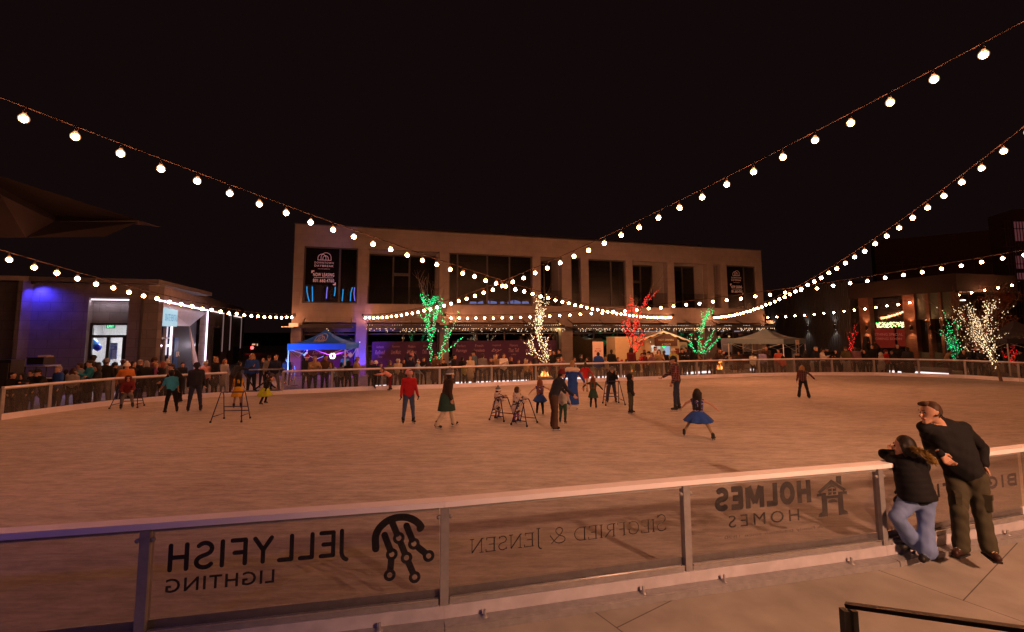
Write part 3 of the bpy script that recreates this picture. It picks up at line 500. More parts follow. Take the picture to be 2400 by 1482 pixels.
# folded soffit and fin
k0, k1, k2, k3 = sl(376, 706, .0), sl(486, 729, .0), sl(443, 764, DP-.1), sl(374, 745, DP)
g = MB(); g.slab([k0, k1, k2], .05); g.slab([V((k0.x, k0.y, k0.z-.02)), k2, V((k3.x, sgn*(DP-.05), sl(374, 762, DP).z))], .05); lb(g, 'folded_soffit', MET, side)
f0, f1, f2 = sl(443, 766, DP-.1), sl(458, 870, .1), sl(470, 870, -.1); g = MB(); g.slab([f0, V((f2.x, f2.y, .0)), V((f1.x-.2, f1.y, .0))], .06); lb(g, 'metal_fin', mat((.9, .88, .92), .5, .0, .05), side)
g = MB(); g.box((L1/2, -sgn*.02, ze-.04), (L1, .06, .07)); g.box((L1-.05, -sgn*.02, ze/2), (.1, .06, ze-.1)); lb(g, 'light_strip', emit((1, .78, 1), 4.), side)
for lx, ly, lz, sy, en, ro in ((L1*.55, -.25, ze-.35, L1*.8, 9, (R(35), 0, 0)), (L1-.5, -.35, ze*.45, ze*.8, 24, (R(90), 0, R(55)))):
    L_ = bpy.data.lights.new('strip_glow', 'AREA'); L_.shape = 'RECTANGLE'; L_.size = sy; L_.size_y = .08; L_.energy = en; L_.color = (1, .84, 1); o = bpy.data.objects.new('strip_glow', L_); COL.objects.link(o); o.parent = side; o.location = (lx, sgn*ly, lz); o.rotation_euler = ro
sx_ = sl(400, 790, DP-.1).x; g = MB(); g.box((sx_, sgn*(DP-.12), 2.55), (.12, .05, 2.1)); lb(g, 'door_light_strip', emit((1, .85, 1), 3.), side)
ss = thing('rental_sign', 'white lit SKATE RENTAL sign over the pavilion entrance', 'sign', wm(side)@V((sl(390, 745, .1).x, 0, sl(390, 745, .1).z)), ang2)
q0, q1 = sl(374, 758, 0), sl(407, 733, 0); lb(MB().box((0, -sgn*.05, 0), (abs(q1.x-q0.x), .1, .85)), 'sign_box', emit((.55, .85, 1), .72), ss); g = MB(); text(g, 'SKATE RENTAL', (-1.0, 1.0, -.17, .17) if sgn < 0 else (-1.0, 1.0, -.17, .17), V((0, -sgn*.102, 0)), BX*(1 if sgn > 0 else -1), BZ, .003, bold=.02); lb(g, 'sign_lettering', emit((.2, .5, .8), .6), ss)
# lit piers on the wing
for px0, px1, py in ((494, 524, 729), (535, 541, 738), (548, 566, 741)):
    a, b = sl(px0, py), sl(px1, py); ledz = sl(px0, py).z; lb(MB().box(((a.x+b.x)/2, -sgn*.03, ledz), (b.x-a.x, .06, .06)), 'pier_light_strip', emit((1, .75, .72), 1.6), side); lb(MB().box((b.x, -sgn*.03, ledz/2+.6), (.09, .06, ledz-1.3)), 'pier_trim', emit((1, .62, .6), .16), side)
for px0, px1, py0 in ((494, 516, 770), (529, 534, 812), (543, 559, 812)):
    g = MB(); c, dd = bx_(px0, px1, py0, 880, 0); g.box((c[0], -sgn*.02, max(.2, (c[2]+dd[2]/2)/2)), (dd[0], .05, (c[2]+dd[2]/2))); lb(g, 'slit_window', mat((.02, .018, .018), .3), side)

# ---------------------------------------------------------------- brick building on the right, its metal-clad end and what rises behind it
B0 = at_y(2252, 780, 30.); B0.z = 0; B1 = at_y(1803, 780, 45.); B1.z = 0; BA = math.atan2(B1.y-B0.y, B1.x-B0.x); bd = V((math.cos(BA), math.sin(BA), 0)); bn = V((-bd.y, bd.x, 0))
if bn.dot(EYE-B0) < 0: bn = -bn
bk = thing('brick_building', 'dark brick shopfront building with glowing wall sconces and plum sign panels', 'building', B0, BA)
sg = 1 if (wm(bk).inverted()@(B0+bn)).y > 0 else -1
def bp_(px, py, out=0.): return wm(bk).inverted()@at_pl(px, py, B0+bn*out, bn)
def bx(px): return bp_(px, 800).x
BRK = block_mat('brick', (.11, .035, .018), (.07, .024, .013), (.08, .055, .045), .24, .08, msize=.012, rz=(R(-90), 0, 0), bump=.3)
CLAD = mat((.055, .055, .058), .45, .5); GREY = mat((.05, .055, .046), .8)
zt = bp_(2100, 655).z; g = MB(); xe = bx(1803); xm_ = bx(1997)
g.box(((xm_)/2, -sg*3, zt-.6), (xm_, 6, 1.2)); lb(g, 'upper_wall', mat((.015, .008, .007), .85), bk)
g = MB()
for p0, p1 in ((2018, 2043), (2122, 2150), (2176, 2184), (2207, 2214), (2238, 2246)):
    a, b = bx(p0), bx(p1); g.box(((a+b)/2, -sg*.25, (zt-1.2)/2), (abs(a-b), .5, zt-1.2))
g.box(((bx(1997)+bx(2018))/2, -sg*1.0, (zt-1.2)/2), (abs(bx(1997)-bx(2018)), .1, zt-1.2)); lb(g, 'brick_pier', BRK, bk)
g = MB()
for p0, p1 in ((2150, 2176), (2184, 2207), (2214, 2238)):
    a, b = bx(p0), bx(p1); lb(MB().box(((a+b)/2, -sg*.3, .55), (abs(a-b), .3, 1.1)), 'lower_spandrel', GREY, bk); lb(MB().box(((a+b)/2, -sg*.3, zt-2.1), (abs(a-b), .3, 1.8)), 'upper_spandrel', GREY, bk)
g = MB()
for p0, p1 in ((2150, 2176), (2184, 2207), (2214, 2238), (2043, 2122)): a, b = bx(p0), bx(p1); g.box(((a+b)/2, -sg*.45, 2.6), (abs(a-b), .02, 5)); 
lb(g, 'shop_window', mat((.012, .012, .013), .06, spec=.9), bk)
g = MB(); rnd = random.Random(3)
for p0, p1, z0, z1, c in ((2052, 2118, 755, 768, 0),):
    a, b = bp_(p0, z1, -.3), bp_(p1, z0, -.3)
    for k in range(150): g.box((rnd.uniform(a.x, b.x), -sg*.42, rnd.uniform(a.z, b.z)), (.07, .02, .06), m=rnd.choice((0, 0, 1)) if k % 2 else 0)
tag(lb(g, 'window_fairy_light', [emit((1, .8, .4), 2.2), emit((.05, .8, .1), 2)], bk), kind='stuff')
g = MB(); a, b = bp_(2050, 815, -.2), bp_(2092, 770, -.2); g.box(((a.x+b.x)/2, -sg*.36, (a.z+b.z)/2), (abs(a.x-b.x), .05, b.z-a.z)); a2, b2 = bp_(2101, 812, -.2), bp_(2120, 772, -.2); g.box(((a2.x+b2.x)/2, -sg*.36, (a2.z+b2.z)/2), (abs(a2.x-b2.x), .05, b2.z-a2.z)); o = lb(g, 'plum_sign_panel', mat((.16, .022, .03), .7), bk)
g = MB(); c = (a.x+b.x)/2; XX = BX*(-1 if sg > 0 else 1); zz = b.z-.55
text(g, 'SOMETHING SPECIAL', (-c*1-1.3 if sg > 0 else c-1.3, -c*1+1.3 if sg > 0 else c+1.3, zz, zz+.2), V((0, sg*-.33, 0)), XX, BZ, .004, bold=.02); text(g, 'IS COMING SOON', (-c*1-1.2 if sg > 0 else c-1.2, -c*1+1.2 if sg > 0 else c+1.2, zz-.32, zz-.14), V((0, sg*-.33, 0)), XX, BZ, .004, bold=.02); lb(g, 'panel_lettering', TXT, o)
md = thing('metal_clad_building', 'black corrugated-metal building end washed by two white sconces', 'building', B0+bd*xm_, BA)
g = MB(); Lm = xe-xm_; hm = zt+.3; nrib = int(Lm/.16)
g.box((Lm/2, -sg*3, hm/2), (Lm, 5.9, hm)); lb(g, 'wall', CLAD, md)
g = MB()
for k in range(nrib): g.box((.08+k*Lm/nrib, sg*-.02, hm/2), (.07, .08, hm))
lb(g, 'metal_rib', CLAD, md)
def sconce(px, py, lab, col, en, wall_w=None):
    en *= 1.7; p = at_pl(px, py, B0+bn*.1, bn); t = thing('wall_sconce', lab, 'wall light', p, BA, 'up-and-down wall sconces')
    MB().lathe((0, 0, 0), [(0, -.16), (.07, -.16), (.07, .16), (0, .16)], 10).build('lamp_housing', BLK, t, world=False); MB().box((0, -sg*.09, 0), (.1, .14, .12)).build('wall_bracket', BLK, t, world=False)
    MB().lathe((0, 0, 0), [(0, -.165), (.06, -.165)], 10).lathe((0, 0, 0), [(0, .165), (.06, .165)], 10).build('lamp_lens', emit(col, 12), t, world=False)
    for s in (1, -1):
        L_ = bpy.data.lights.new('sconce_beam', 'SPOT'); L_.energy = en; L_.color = col; L_.spot_size = R(84); L_.spot_blend = .75; L_.shadow_soft_size = .03
        o = bpy.data.objects.new('sconce_beam', L_); COL.objects.link(o); o.parent = t; o.location = (0, sg*.08, s*.18); o.rotation_euler = (R(180) if s > 0 else 0, 0, 0)
for px, py, lab, c, en in ((1893, 769, 'white sconce on the corrugated metal wall, nearer the tent', (1, .85, .72), 60), (1957, 767, 'white sconce on the corrugated metal wall, nearer the red-lit trunk', (1, .85, .72), 60), (1815, 768, 'white sconce just above the grey tent', (1, .85, .72), 40), (2030, 769, 'amber sconce on the brick pier left of the plum panels', (1, .45, .18), 95), (2134, 768, 'amber sconce on the wide brick pier right of the plum panels', (1, .45, .18), 95), (2180, 768, 'amber sconce on the first thin brick pier', (1, .5, .2), 50), (2211, 768, 'amber sconce on the thin brick pier beside the green-lit tree', (1, .5, .2), 50)): sconce(px, py, lab, c, en)
# the unfinished block far behind
DK = mat((.11, .06, .052), .9); t = thing('unfinished_building', 'tall unlit building under scaffolding far behind on the right', 'building', at_y(2240, 780, 62.)*1)
t.location.z = 0; WM[t.name] = M.Translation(t.location); p = lambda px, py, y=62.: at_y(px, py, y)
g = MB(); a = p(2045, 585, 66); b = p(2366, 530, 58); b.z = a.z = (a.z+b.z)/2
g.bar(V((a.x, a.y, a.z/2)), V((b.x, b.y, a.z/2)), 6, a.z); g.build('wall', DK, t)
g = MB(); c = p(2420, 485, 52); d_ = p(2364, 485, 54); g.bar(V((d_.x, d_.y+1, c.z/2)), V((c.x+8, c.y+1, c.z/2)), 4, c.z); g.build('stair_tower', DK, t)
g = MB(); ST = mat((.22, .15, .14), .6, .4)
for px in range(2366, 2420, 7): q = p(px, 640, 50.5); g.tube([V((q.x, q.y, 0)), V((q.x, q.y, 15.))], .05, 4)
for z in np.arange(2, 15.5, 2.): a = p(2364, 700, 50.5); b = p(2420, 700, 50.5); g.tube([V((a.x, a.y, z)), V((b.x, b.y, z))], .045, 4)
for z in np.arange(3, 12, 2.6): a = p(2060, 700, 57); b = p(2364, 700, 53.); g.tube([V((a.x, a.y, z)), V((b.x, b.y, z))], .04, 4)
for px in range(2075, 2364, 42): q = p(px, 640, 57-(px-2060)/76); g.tube([V((q.x, q.y, 0)), V((q.x, q.y, 11.5))], .045, 4)
g.build('scaffolding', ST, t)
for x0, x1, y0, y1 in ((2380, 2400, 520, 565), (2384, 2400, 600, 630), (2386, 2404, 640, 655)): a = p(x0, y1, 51.2); b = p(x1, y0, 51.2); MB().box((a+b)/2, (b.x-a.x, .1, b.z-a.z)).build('lit_opening', emit((.5, .14, .16), .16), t)
# dark angular roof high on the left
EV = mat((.05, .038, .044), .75, 0, .12, 2); rf = thing('stage_canopy', 'dark angular folded roof of an unlit stage high on the left', 'canopy', at_y(-330, 800, 15)*1)
rf.location.z = 0; WM[rf.name] = M.Translation(rf.location)
A_ = [at_y(*q) for q in ((-520, 566, 13), (245, 555, 17), (325, 521, 19), (325, 517, 19), (130, 507, 18), (0, 440, 15.5), (-520, 250, 11.5))]
tip, tp2, top_, bb, ms = A_[1], A_[2], A_[3], A_[0], A_[6]
k = at_y(128, 519, 16.5); l = at_y(60, 557, 14.5); m_ = at_y(0, 456, 14.2); l2 = at_y(-520, 270, 10.8)
back = V((0, 6, 0)); g = MB(); vs = [bb, l, tip, tp2, k, m_, l2, A_[4], A_[5], ms, top_]
g.add(vs, [(0, 1, 5, 6), (1, 4, 5), (1, 2, 3, 4), (4, 3, 10, 7), (5, 4, 7, 8), (6, 5, 8, 9)]); g.add([ms, A_[5], A_[4], top_, top_+back*.2, ms+back*.4], [(0, 1, 2, 3, 4, 5)]); g.build('folded_roof', EV, rf)
g = MB(); q = at_y(-330, 640, 14.5); g.tube([V((q.x, q.y, 0)), V((q.x, q.y, 7.2))], .2, 10); g.build('column', EV, rf)
# far street: signals, lamps and lit windows in the gap
def blob(name, lab, cat, px, py, y, r_, col, st, post=None, group=None):
    p_ = at_y(px, py, y); t = thing(name, lab, cat, V((p_.x, p_.y, 0)), 0, group); h = p_.z
    if post: MB().tube([(0, 0, 0), (0, 0, max(h, .3))], post, 6).build('pole', BLK, t, world=False)
    MB().box((0, .12, h), (r_*2.6, .18, r_*3.4)).build('lamp_housing', BLK, t, world=False)
    MB().lathe((0, .0, h), [(0, r_)]+[(r_*math.sin(R(k)), r_*math.cos(R(k))) for k in range(30, 180, 30)]+[(0, -r_)], 8).build('lamp_lens', emit(col, st), t, world=False)
blob('traffic_signal', 'red traffic signal shining just past the pavilion wing', 'traffic light', 591, 815.5, 60, .2, (1, .03, .03), 14, .07)
blob('traffic_signal', 'smaller red traffic signal far down the street, under the orange windows', 'traffic light', 616, 827, 90, .2, (1, .02, .02), 4, .07)
blob('brake_light', 'tiny red tail light low beside the stone building', 'vehicle light', 667, 841, 60, .09, (1, .02, .02), 3, .03)
for px, py, c, lab in ((627, 808.5, (1, .75, .35), 'amber'), (634, 806, (1, .8, .75), 'leftmost white'), (640, 805, (.7, .9, 1), 'middle white'), (672.5, 804.5, (.75, 1, .8), 'right-hand greenish'), (678.5, 804.5, (.75, 1, .8), 'greenish, hard by the stone corner')): blob('street_lamp', 'tiny far street lamp down the road, '+lab, 'street lamp', px, py, 120, .17, c, 4, .07, 'far street lamps')
fh = thing('far_building', 'distant dark building with a few orange lit windows in the street gap', 'building', at_z(612, 790, 0) if 0 else V((at_y(612, 800, 100).x, 100, 0)))
a = at_y(585, 800, 100); b = at_y(672, 795, 100); MB().box(((a.x+b.x)/2, 103, 1.2), (b.x-a.x+10, 6, 3.2)).build('wall', mat((.03, .02, .02), .9), fh)
mb = MB()
for x0, x1, y0, y1 in ((591, 598, 806, 812), (602, 604, 806, 811), (616, 618, 819, 823), (620, 623, 818.5, 821), (624, 627.5, 818.5, 821.5), (593, 604, 820, 822)): a = at_y(x0, y1, 99.8); b = at_y(x1, y0, 99.8); mb.box((a+b)/2, (b.x-a.x, .1, b.z-a.z))
mb.build('lit_window', emit((1, .5, .3), .9), fh)
# ---------------------------------------------------------------- strings of globe bulbs
GLOBE, _t, _b, _N, _L = nodes('frosted globe'); _e = _N('Emission', Color=(1, .47, .19, 1), Strength=1.5); _r = _N('BsdfTransparent', Color=(1, .93, .86, 1)); _x = _N('MixShader', Fac=.42); _L(_r.outputs[0], _x.inputs[1]); _L(_e.outputs[0], _x.inputs[2]); _L(_x.outputs[0], _t.nodes['Material Output'].inputs[0]); _t.nodes.remove(_b)
CORE = emit((1., .365, .155), 365); SOCK = mat((.05, .035, .03), .5); WIRE = mat((.035, .024, .02), 1., spec=0.)
def bulb_mesh():
    prof = [(0, -.078), (.03, -.072), (.055, -.055), (.072, -.028), (.076, 0), (.072, .026), (.056, .053), (.036, .075), (.026, .092), (.024, .1)]
    return MB().lathe((0, 0, 0), [(r*.98, z*.96) for r, z in prof], 14)
_bm = [None, None, None]
def string(lab, A, E, pts, extra, n_extra_z=0.):
    """A -> E in plan; pts = bulb centres in the photograph"""
    A = V((A[0], A[1], 0)); E = V((E[0], E[1], 0)); D = (E-A); Lh = D.length; D.normalize(); n = V((-D.y, D.x, 0)); ts = []; zs_ = []
    for px, py in pts: q = at_pl(px, py, A, n); ts.append((q-A).dot(D)); zs_.append(q.z)
    co = np.polyfit(ts, zs_, 3 if len(pts) > 5 else 2); tm = max(ts); sl_ = np.polyval(np.polyder(co), tm); cv = max(.004, min(.03, np.polyval(np.polyder(co, 2), tm)))
    zf = lambda t: float(np.polyval(co, t)) if t < tm else float(np.polyval(co, tm)+sl_*(t-tm)+.5*cv*(t-tm)**2)
    root = thing('string_light', lab, 'string lights', A+V((0, 0, zf(0))), 0, 'strings of globe bulbs')
    g = MB(); T = tm+extra; w_ = [A+D*x+V((0, 0, zf(x)+.20)) for x in np.linspace(0, T, int(T/.8)+2)]; g.tube(w_, .015, 6, cap=False); g.build('cable', WIRE, root)
    x = .35; k = 0
    while x < T and k < 100:
        p = A+D*x+V((0, 0, zf(x)+.012*math.sin(k*2.3)))-root.location
        if _bm[0] is None:
            b = bulb_mesh().build('bulb', GLOBE, None); c_ = MB().lathe((0, 0, -.006), [(.056*math.sin(R(k)), -.056*math.cos(R(k))) for k in range(0, 181, 20)], 12).build('glow_core', CORE, None); s = MB().lathe((0, 0, 0), [(.028, .09), (.028, .125), (.02, .14), (0, .14)], 8).tube([(0, 0, .14), (.004, 0, .20)], .006, 5).build('socket', SOCK, None); _bm[:] = [b, s, c_]
        else:
            b = _bm[0].copy(); s = _bm[1].copy(); c_ = _bm[2].copy(); COL.objects.link(b); COL.objects.link(s); COL.objects.link(c_)
        b.parent = root; b.location = p; b.rotation_euler = (.05*math.sin(k*3.1), .05*math.cos(k*1.9), 0); s.parent = b; s.location = (0, 0, 0); c_.parent = b; c_.location = (0, 0, 0); WM[b.name] = wm(root)@M.Translation(p); x += .64; k += 1
def anc(px, py): s = fs(px, py, -.1); return fw_(s, -.12)
string('long string of globe bulbs from the stone building up to the top left corner', anc(1575, 745), (-8., 7.6), [(64, 280), (201, 331), (315, 372), (416, 408), (505, 440), (652, 494), (773, 537), (883, 574), (1001, 613), (1064, 634), (1148, 661), (1193, 675), (1250, 689), (1339, 711), (1398, 727), (1450, 736), (1500, 742), (1545, 744.5), (1572, 744.5)], 4)
string('long string of globe bulbs rising from the stone building to the top right corner', anc(852, 745), (8.04, 7.48), [(2350, 103), (2224, 169), (2109, 228), (2010, 280), (1921, 324), (1842, 364), (1770, 402), (1647, 461), (1545, 511), (1459, 551), (1385, 583), (1323, 611), (1240, 646), (1195, 664), (1176, 672), (1120, 691), (1055, 711), (1000, 727), (950, 738), (900, 744.5), (856, 744.5)], 13)
string('steep string of globe bulbs at the right starting over the grey tent', anc(1672, 745), (11.6, 10.4), [(2395, 320), (2344, 362), (2295, 398), (2250, 431), (2211, 460), (2174, 487), (2112, 530), (2060, 566), (1997, 608), (1964, 631), (1931, 648), (1893, 668), (1860, 684), (1820, 703), (1790, 717), (1760, 729), (1725, 739), (1690, 744), (1675, 744)], 10)
string('string of globe bulbs running left from the stone building over the pavilion', anc(690, 743), (-12.9, 11.6), [(33, 611), (82, 627), (136, 641), (176, 653), (247, 673), (308, 688), (361, 699), (421, 711), (470, 719.5), (525, 732), (570, 740), (610, 743), (650, 744.5), (685, 743.5)], 3)
string('low string of globe bulbs crossing behind the trees and rising to the right edge', anc(1047, 745), (20.4, 18.2), [(1058, 745), (1115, 746), (1175, 746), (1240, 744), (1313, 740), (1373, 735), (1440, 731), (1512, 724), (1599, 716), (1657, 710), (1720, 702), (1786, 694), (1857, 683), (1933, 673), (2015, 661), (2104, 647), (2199, 632), (2305, 614), (2360, 604)], 8)
string('short string of globe bulbs from the building corner over the brick shopfronts', anc(1788, 743), (33.5, 29.), [(1792, 744), (1840, 743), (1890, 739), (1950, 733), (2015, 725.5), (2070, 718), (2127, 710), (2190, 701), (2260, 690), (2312, 681), (2368, 670), (2398, 663)], 5)
# ---------------------------------------------------------------- trees wound with fairy lights
BARK = mat((.13, .10, .075), .9, 0, .3, 20, .3)
def tree(lab, px, Y, h, lit, col, st, seed, spread=.36, nled=230, base_z=0., thick=.06, multi=1, dense=1., zmin=.4, cat='tree', lsz=.021, leaves=None, limb=None):
    rnd = random.Random(seed); b = at_y(px, 800, Y); b.z = base_z; t = thing('leafless_tree' if not leaves else 'leafy_tree', lab, 'tree', b); g = MB(); br = []
    def grow(p, d, L, r_, lev):
        q = [p]; n = 5 if lev < 3 else 4; dd = d.copy()
        for i in range(n):
            dd = (dd+V((rnd.gauss(0, .09), rnd.gauss(0, .09), .05+rnd.gauss(0, .04)))).normalized(); q.append(q[-1]+dd*L/n)
        g.tube(q, [r_*(1-.55*i/n) for i in range(n+1)], 6 if lev < 2 else 4, cap=False); br.append((q, lev, r_))
        if lev < 4 and L > .25:
            for k in range((3 if lev else 6) if lev < 3 else 2):
                f = rnd.uniform(.25, 1) if lev else rnd.uniform(.12, 1.); i = min(n-1, int(f*n)); o = q[i].lerp(q[i+1], f*n-i if f < 1 else 1)
                az = rnd.uniform(0, 2*PI); u = V((math.cos(az), math.sin(az), 0)); e = (dd*rnd.uniform(.75, 1.1)+u*spread*rnd.uniform(.6, 1.5)).normalized()
                grow(o, e, L*rnd.uniform(.42, .68), max(.006, r_*.5*(1-.4*f)), lev+1)
    for m_ in range(multi):
        az = 2*PI*m_/multi+.5; grow(V((.1*math.cos(az)*(multi > 1), .1*math.sin(az)*(multi > 1), 0)), V((.30*math.cos(az)*(multi > 1), .15*math.sin(az)*(multi > 1), 1)).normalized(), h*.62, thick*(1 if multi == 1 else .75), 0)
    if limb:
        q = [V(x) for x in limb]; g.tube(q, [.035, .028, .02, .012][:len(q)], 5, cap=False); br.append((q, -1, .03))
    g.build('branches', BARK, t, world=False)
    if leaves:
        lv = MB()
        for q, lev, r_ in br:
            if lev >= 2:
                for k in range(26):
                    f = rnd.uniform(.1, 1)*(len(q)-1); i = min(int(f), len(q)-2); c = q[i].lerp(q[i+1], f-i)+V((rnd.gauss(0, .16), rnd.gauss(0, .16), rnd.gauss(0, .13)))
                    a_ = V((rnd.gauss(0, 1), rnd.gauss(0, 1), rnd.gauss(0, 1))).normalized()*.06; b_ = a_.orthogonal().normalized()*.035; lv.add([c-a_, c+b_, c+a_, c-b_], [(0, 1, 2, 3)])
        lv.build('crown', leaves, t, world=False)
    if nled:
        L_ = MB(); cand = []
        for q, lev, r_ in br:
            if lev > 2: continue
            for i in range(len(q)-1):
                ln = (q[i+1]-q[i]).length
                for k in range(max(1, int(ln/.045*dense*(1.3 if lev == 0 else .9)))):
                    f = rnd.random(); c = q[i].lerp(q[i+1], f); rr_ = max(.03, r_)+.02; c = c+V((rnd.gauss(0, rr_), rnd.gauss(0, rr_), rnd.gauss(0, .02)))
                    if zmin < c.z < lit+rnd.uniform(-.25, .1) or lev == -1: cand.append((lev, c))
        first = [c for l, c in cand if l <= 0]; rest = [c for l, c in cand if l > 0]; rnd.shuffle(rest); rnd.shuffle(first); first = first[:int(nled*.33)]; use = first+rest[:max(0, nled-len(first))]
        for c in use:
            s = lsz*rnd.uniform(.7, 1.25); L_.add([c+V(v)*s for v in ((1, 0, 0), (-1, 0, 0), (0, 1, 0), (0, -1, 0), (0, 0, 1.2), (0, 0, -1.2))], [(0, 2, 4), (2, 1, 4), (1, 3, 4), (3, 0, 4), (2, 0, 5), (1, 2, 5), (3, 1, 5), (0, 3, 5)], 0 if rnd.random() < .7 else 1)
        tag(L_.build('fairy_lights', [emit(col, st), emit(tuple(min(1, c*.96+.015) for c in col), st*1.25)], t, world=False), kind='stuff')
    return t
def topz(py, Y, px=1200): return at_y(px, py, Y).z
GRN, WHI, RED = (.0, .85, .26), (1, .72, .40), (1, .012, .015)
tree('bare tree wound with green lights in front of the stone building, left one', 1019, 24.2, topz(640, 24.2), topz(690, 24.2), GRN, 2.6, 11, .42, 520, limb=((.05, 0, 1.15), (.55, 0, 1.65), (1.0, .05, 1.95), (1.5, .0, 2.35)), zmin=.95)
tree('bare tree wound with warm white lights in the middle of the plaza', 1285, 24.6, topz(650, 24.6), topz(698, 24.6), WHI, 2.8, 5, .55, 720, limb=((0, 0, 1.1), (-.35, 0, 1.35), (-.7, .0, 1.35), (-1.15, 0, 1.5)), zmin=1.0)
tree('bare tree wound with red lights beside the treats hut', 1467, 26.6, topz(640, 26.6), topz(690, 26.6), RED, 2.2, 23, .42, 600, zmin=.6)
tree('bare tree wound with green lights right of the treats hut', 1634, 29., topz(690, 29.), topz(725, 29.), GRN, 2.6, 31, .40, 360, zmin=1.2)
tree('slim trunk wound with red lights before the metal wall', 1993, 31., topz(752, 31.), topz(752, 31.), RED, 2.4, 41, .10, 90, thick=.05)
tree('small tree wound with green lights by the brick shopfronts', 2240, 27.5, topz(735, 27.5)-.3, topz(742, 27.5), GRN, 2.2, 53, .5, 210, base_z=.3, limb=((0, 0, 1.6), (-.5, 0, 2.), (-.9, 0, 2.4)))
tree('small tree wound with red lights behind the big white-lit tree', 2290, 28., topz(740, 28.), topz(745, 28.), RED, 1.4, 67, .4, 150, base_z=.3)
tree('wide many-stemmed tree wound with warm white lights at the far right', 2310, 24.5, topz(700, 24.5), topz(728, 24.5), WHI, 2.1, 71, .36, 480, base_z=.2, multi=4, zmin=1.0, lsz=.021)
tree('leaning tree wound with warm white lights beside the low yellow lockers', 2338, 22.8, topz(690, 22.8)+.2, topz(705, 22.8), WHI, 2.3, 83, .24, 400, thick=.07, zmin=.7, lsz=.021)
tree('tree in rust-brown leaf behind the white-lit trees', 2352, 28.5, topz(668, 28.5), 0, WHI, 0, 91, .5, 0, leaves=mat((.20, .065, .025), .8, 0, .3, 3), thick=.09)
tree('small tree wound with red lights under the dark tent', 2382, 27., topz(792, 27), topz(794, 27), RED, 1.5, 97, .4, 110)
# ---------------------------------------------------------------- tents
def tent(lab, px, Y, wd, rz, zeave, zpeak, colr, group, logo=True):
    b = at_y(px, 800, Y); b.z = 0; t = thing('pop_up_tent', lab, 'tent', b, rz, group); h = wd/2; cl = mat(colr, .75, 0, .06, 4); n = 10; g = MB()
    for s in range(4):
        q = M.Rotation(s*PI/2, 3, 'Z'); vs = []; fs_ = []
        for i in range(n+1):
            f = i/n; z = zeave+(zpeak-zeave)*(f**1.75); e = h*(1-f)
            for j in range(7): u = -1+2*j/6; vs.append(q@V((u*e, -e, z-.07*(1-u*u)*math.sin(PI*f)*(1-f))))
        for i in range(n):
            for j in range(6): fs_.append((i*7+j, i*7+j+1, i*7+7+j+1, i*7+7+j))
        g.add(vs, fs_, 0, True); g.add([q@V((-h, -h, zeave-.3)), q@V((0, -h-.015, zeave-.31)), q@V((h, -h, zeave-.3)), q@V((h, -h, zeave)), q@V((0, -h+.01, zeave)), q@V((-h, -h, zeave))], [(0, 1, 4, 5), (1, 2, 3, 4)])
    g.build('canopy', cl, t, world=False)
    for sx in (-1, 1):
        for sy in (-1, 1): MB().box((sx*(h-.05), sy*(h-.05), zeave/2), (.05, .05, zeave)).box((sx*(h-.05), sy*(h-.05), .01), (.16, .16, .02)).build('leg', WHT, t, world=False)
    g = MB()
    for s in range(4):
        q = M.Rotation(s*PI/2, 3, 'Z')
        for a_, b_ in (((-h+.05, .0, -.25), (0, 0, -.75)), ((0, 0, -.75), (h-.05, 0, -.25))): g.tube([q@V((a_[0], -h+.06, zeave+a_[2])), q@V((b_[0], -h+.06, zeave+b_[2]))], .014, 4)
    g.build('truss', WHT, t, world=False)
    if logo:
        for s in ((0, 1) if logo == 2 else (0,)):
            q = M.Rotation(s*PI/2, 3, 'Z'); g = MB()
            def sf_(x, z):
                f = max(0, (z-zeave)/(zpeak-zeave))**(1/1.75); return q@V((x, -h*(1-f)-.03, z))
            nn = q@V((0, -.8, .6)).normalized(); draw(g, arches(g, 0, zeave+.13, .27, None, .13), sf_, nn, .06); P_ = MB()
            vs, fs2 = font_mesh('DAYBREAK'); vs = fit(vs, (-.26, .26, zeave+.035, zeave+.1)); g.add([sf_(*v)+nn*.06 for v in vs], fs2); g.build('emblem', mat((.55, .55, .6), .7), t, world=False)
    return t
T1 = tent('bright blue pop-up tent over the disc jockey, left of the blue-lit column', 763, 24.6, 2.85, R(6), 2.08, topz(771, 24.6), (.03, .17, .95), 'pop-up tents', 1)
T2 = tent('grey-blue pop-up tent in front of the metal wall', 1796, 30.6, 3.5, R(38), 2.12, topz(773, 30.6), (.15, .20, .23), 'pop-up tents', 2)
T3 = tent('dark pop-up tent behind the white-lit trees at the far right', 2382, 27.5, 3.2, R(-12), 2.15, topz(755, 27.5), (.05, .045, .06), 'pop-up tents', 0)
def festoon(mb, a, b, sag, n, s=.045):
    for i in range(n+1): f = i/n; p = V(a).lerp(V(b), f)-V((0, 0, sag*4*f*(1-f))); mb.box(p, (s*.6, s*.6, s), m=i % 3)
g = MB(); fl = thing('party_lights', 'coloured mini bulbs looped inside the blue tent', 'string lights', wm(T1)@V((0, 0, 2.1)), R(6))
for a, b in (((-1.5, 1.3, .0), (-.5, 1.3, 0)), ((-.5, 1.3, .1), (.6, 1.3, .1)), ((.6, 1.3, .1), (1.5, 1.3, 0))): festoon(g, a, b, .28, 9)
lb(g, 'mini_bulb', [emit((1, .85, .7), 3), emit((.25, .35, 1), 3), emit((.6, .3, 1), 2.5)], fl)
g = MB(); q = at_y(780, 835, 24.8); lo = thing('letter_light', 'glowing white marquee letter O at the back of the blue tent', 'sign', at_y(779.5, 834.5, 25.4), R(6))
g = MB(); pts = [(x*.62, z*.62) for x, z in [(-.1, .2), (.1, .2), (.17, .12), (.17, -.12), (.1, -.2), (-.1, -.2), (-.17, -.12), (-.17, .12), (-.1, .2)]]
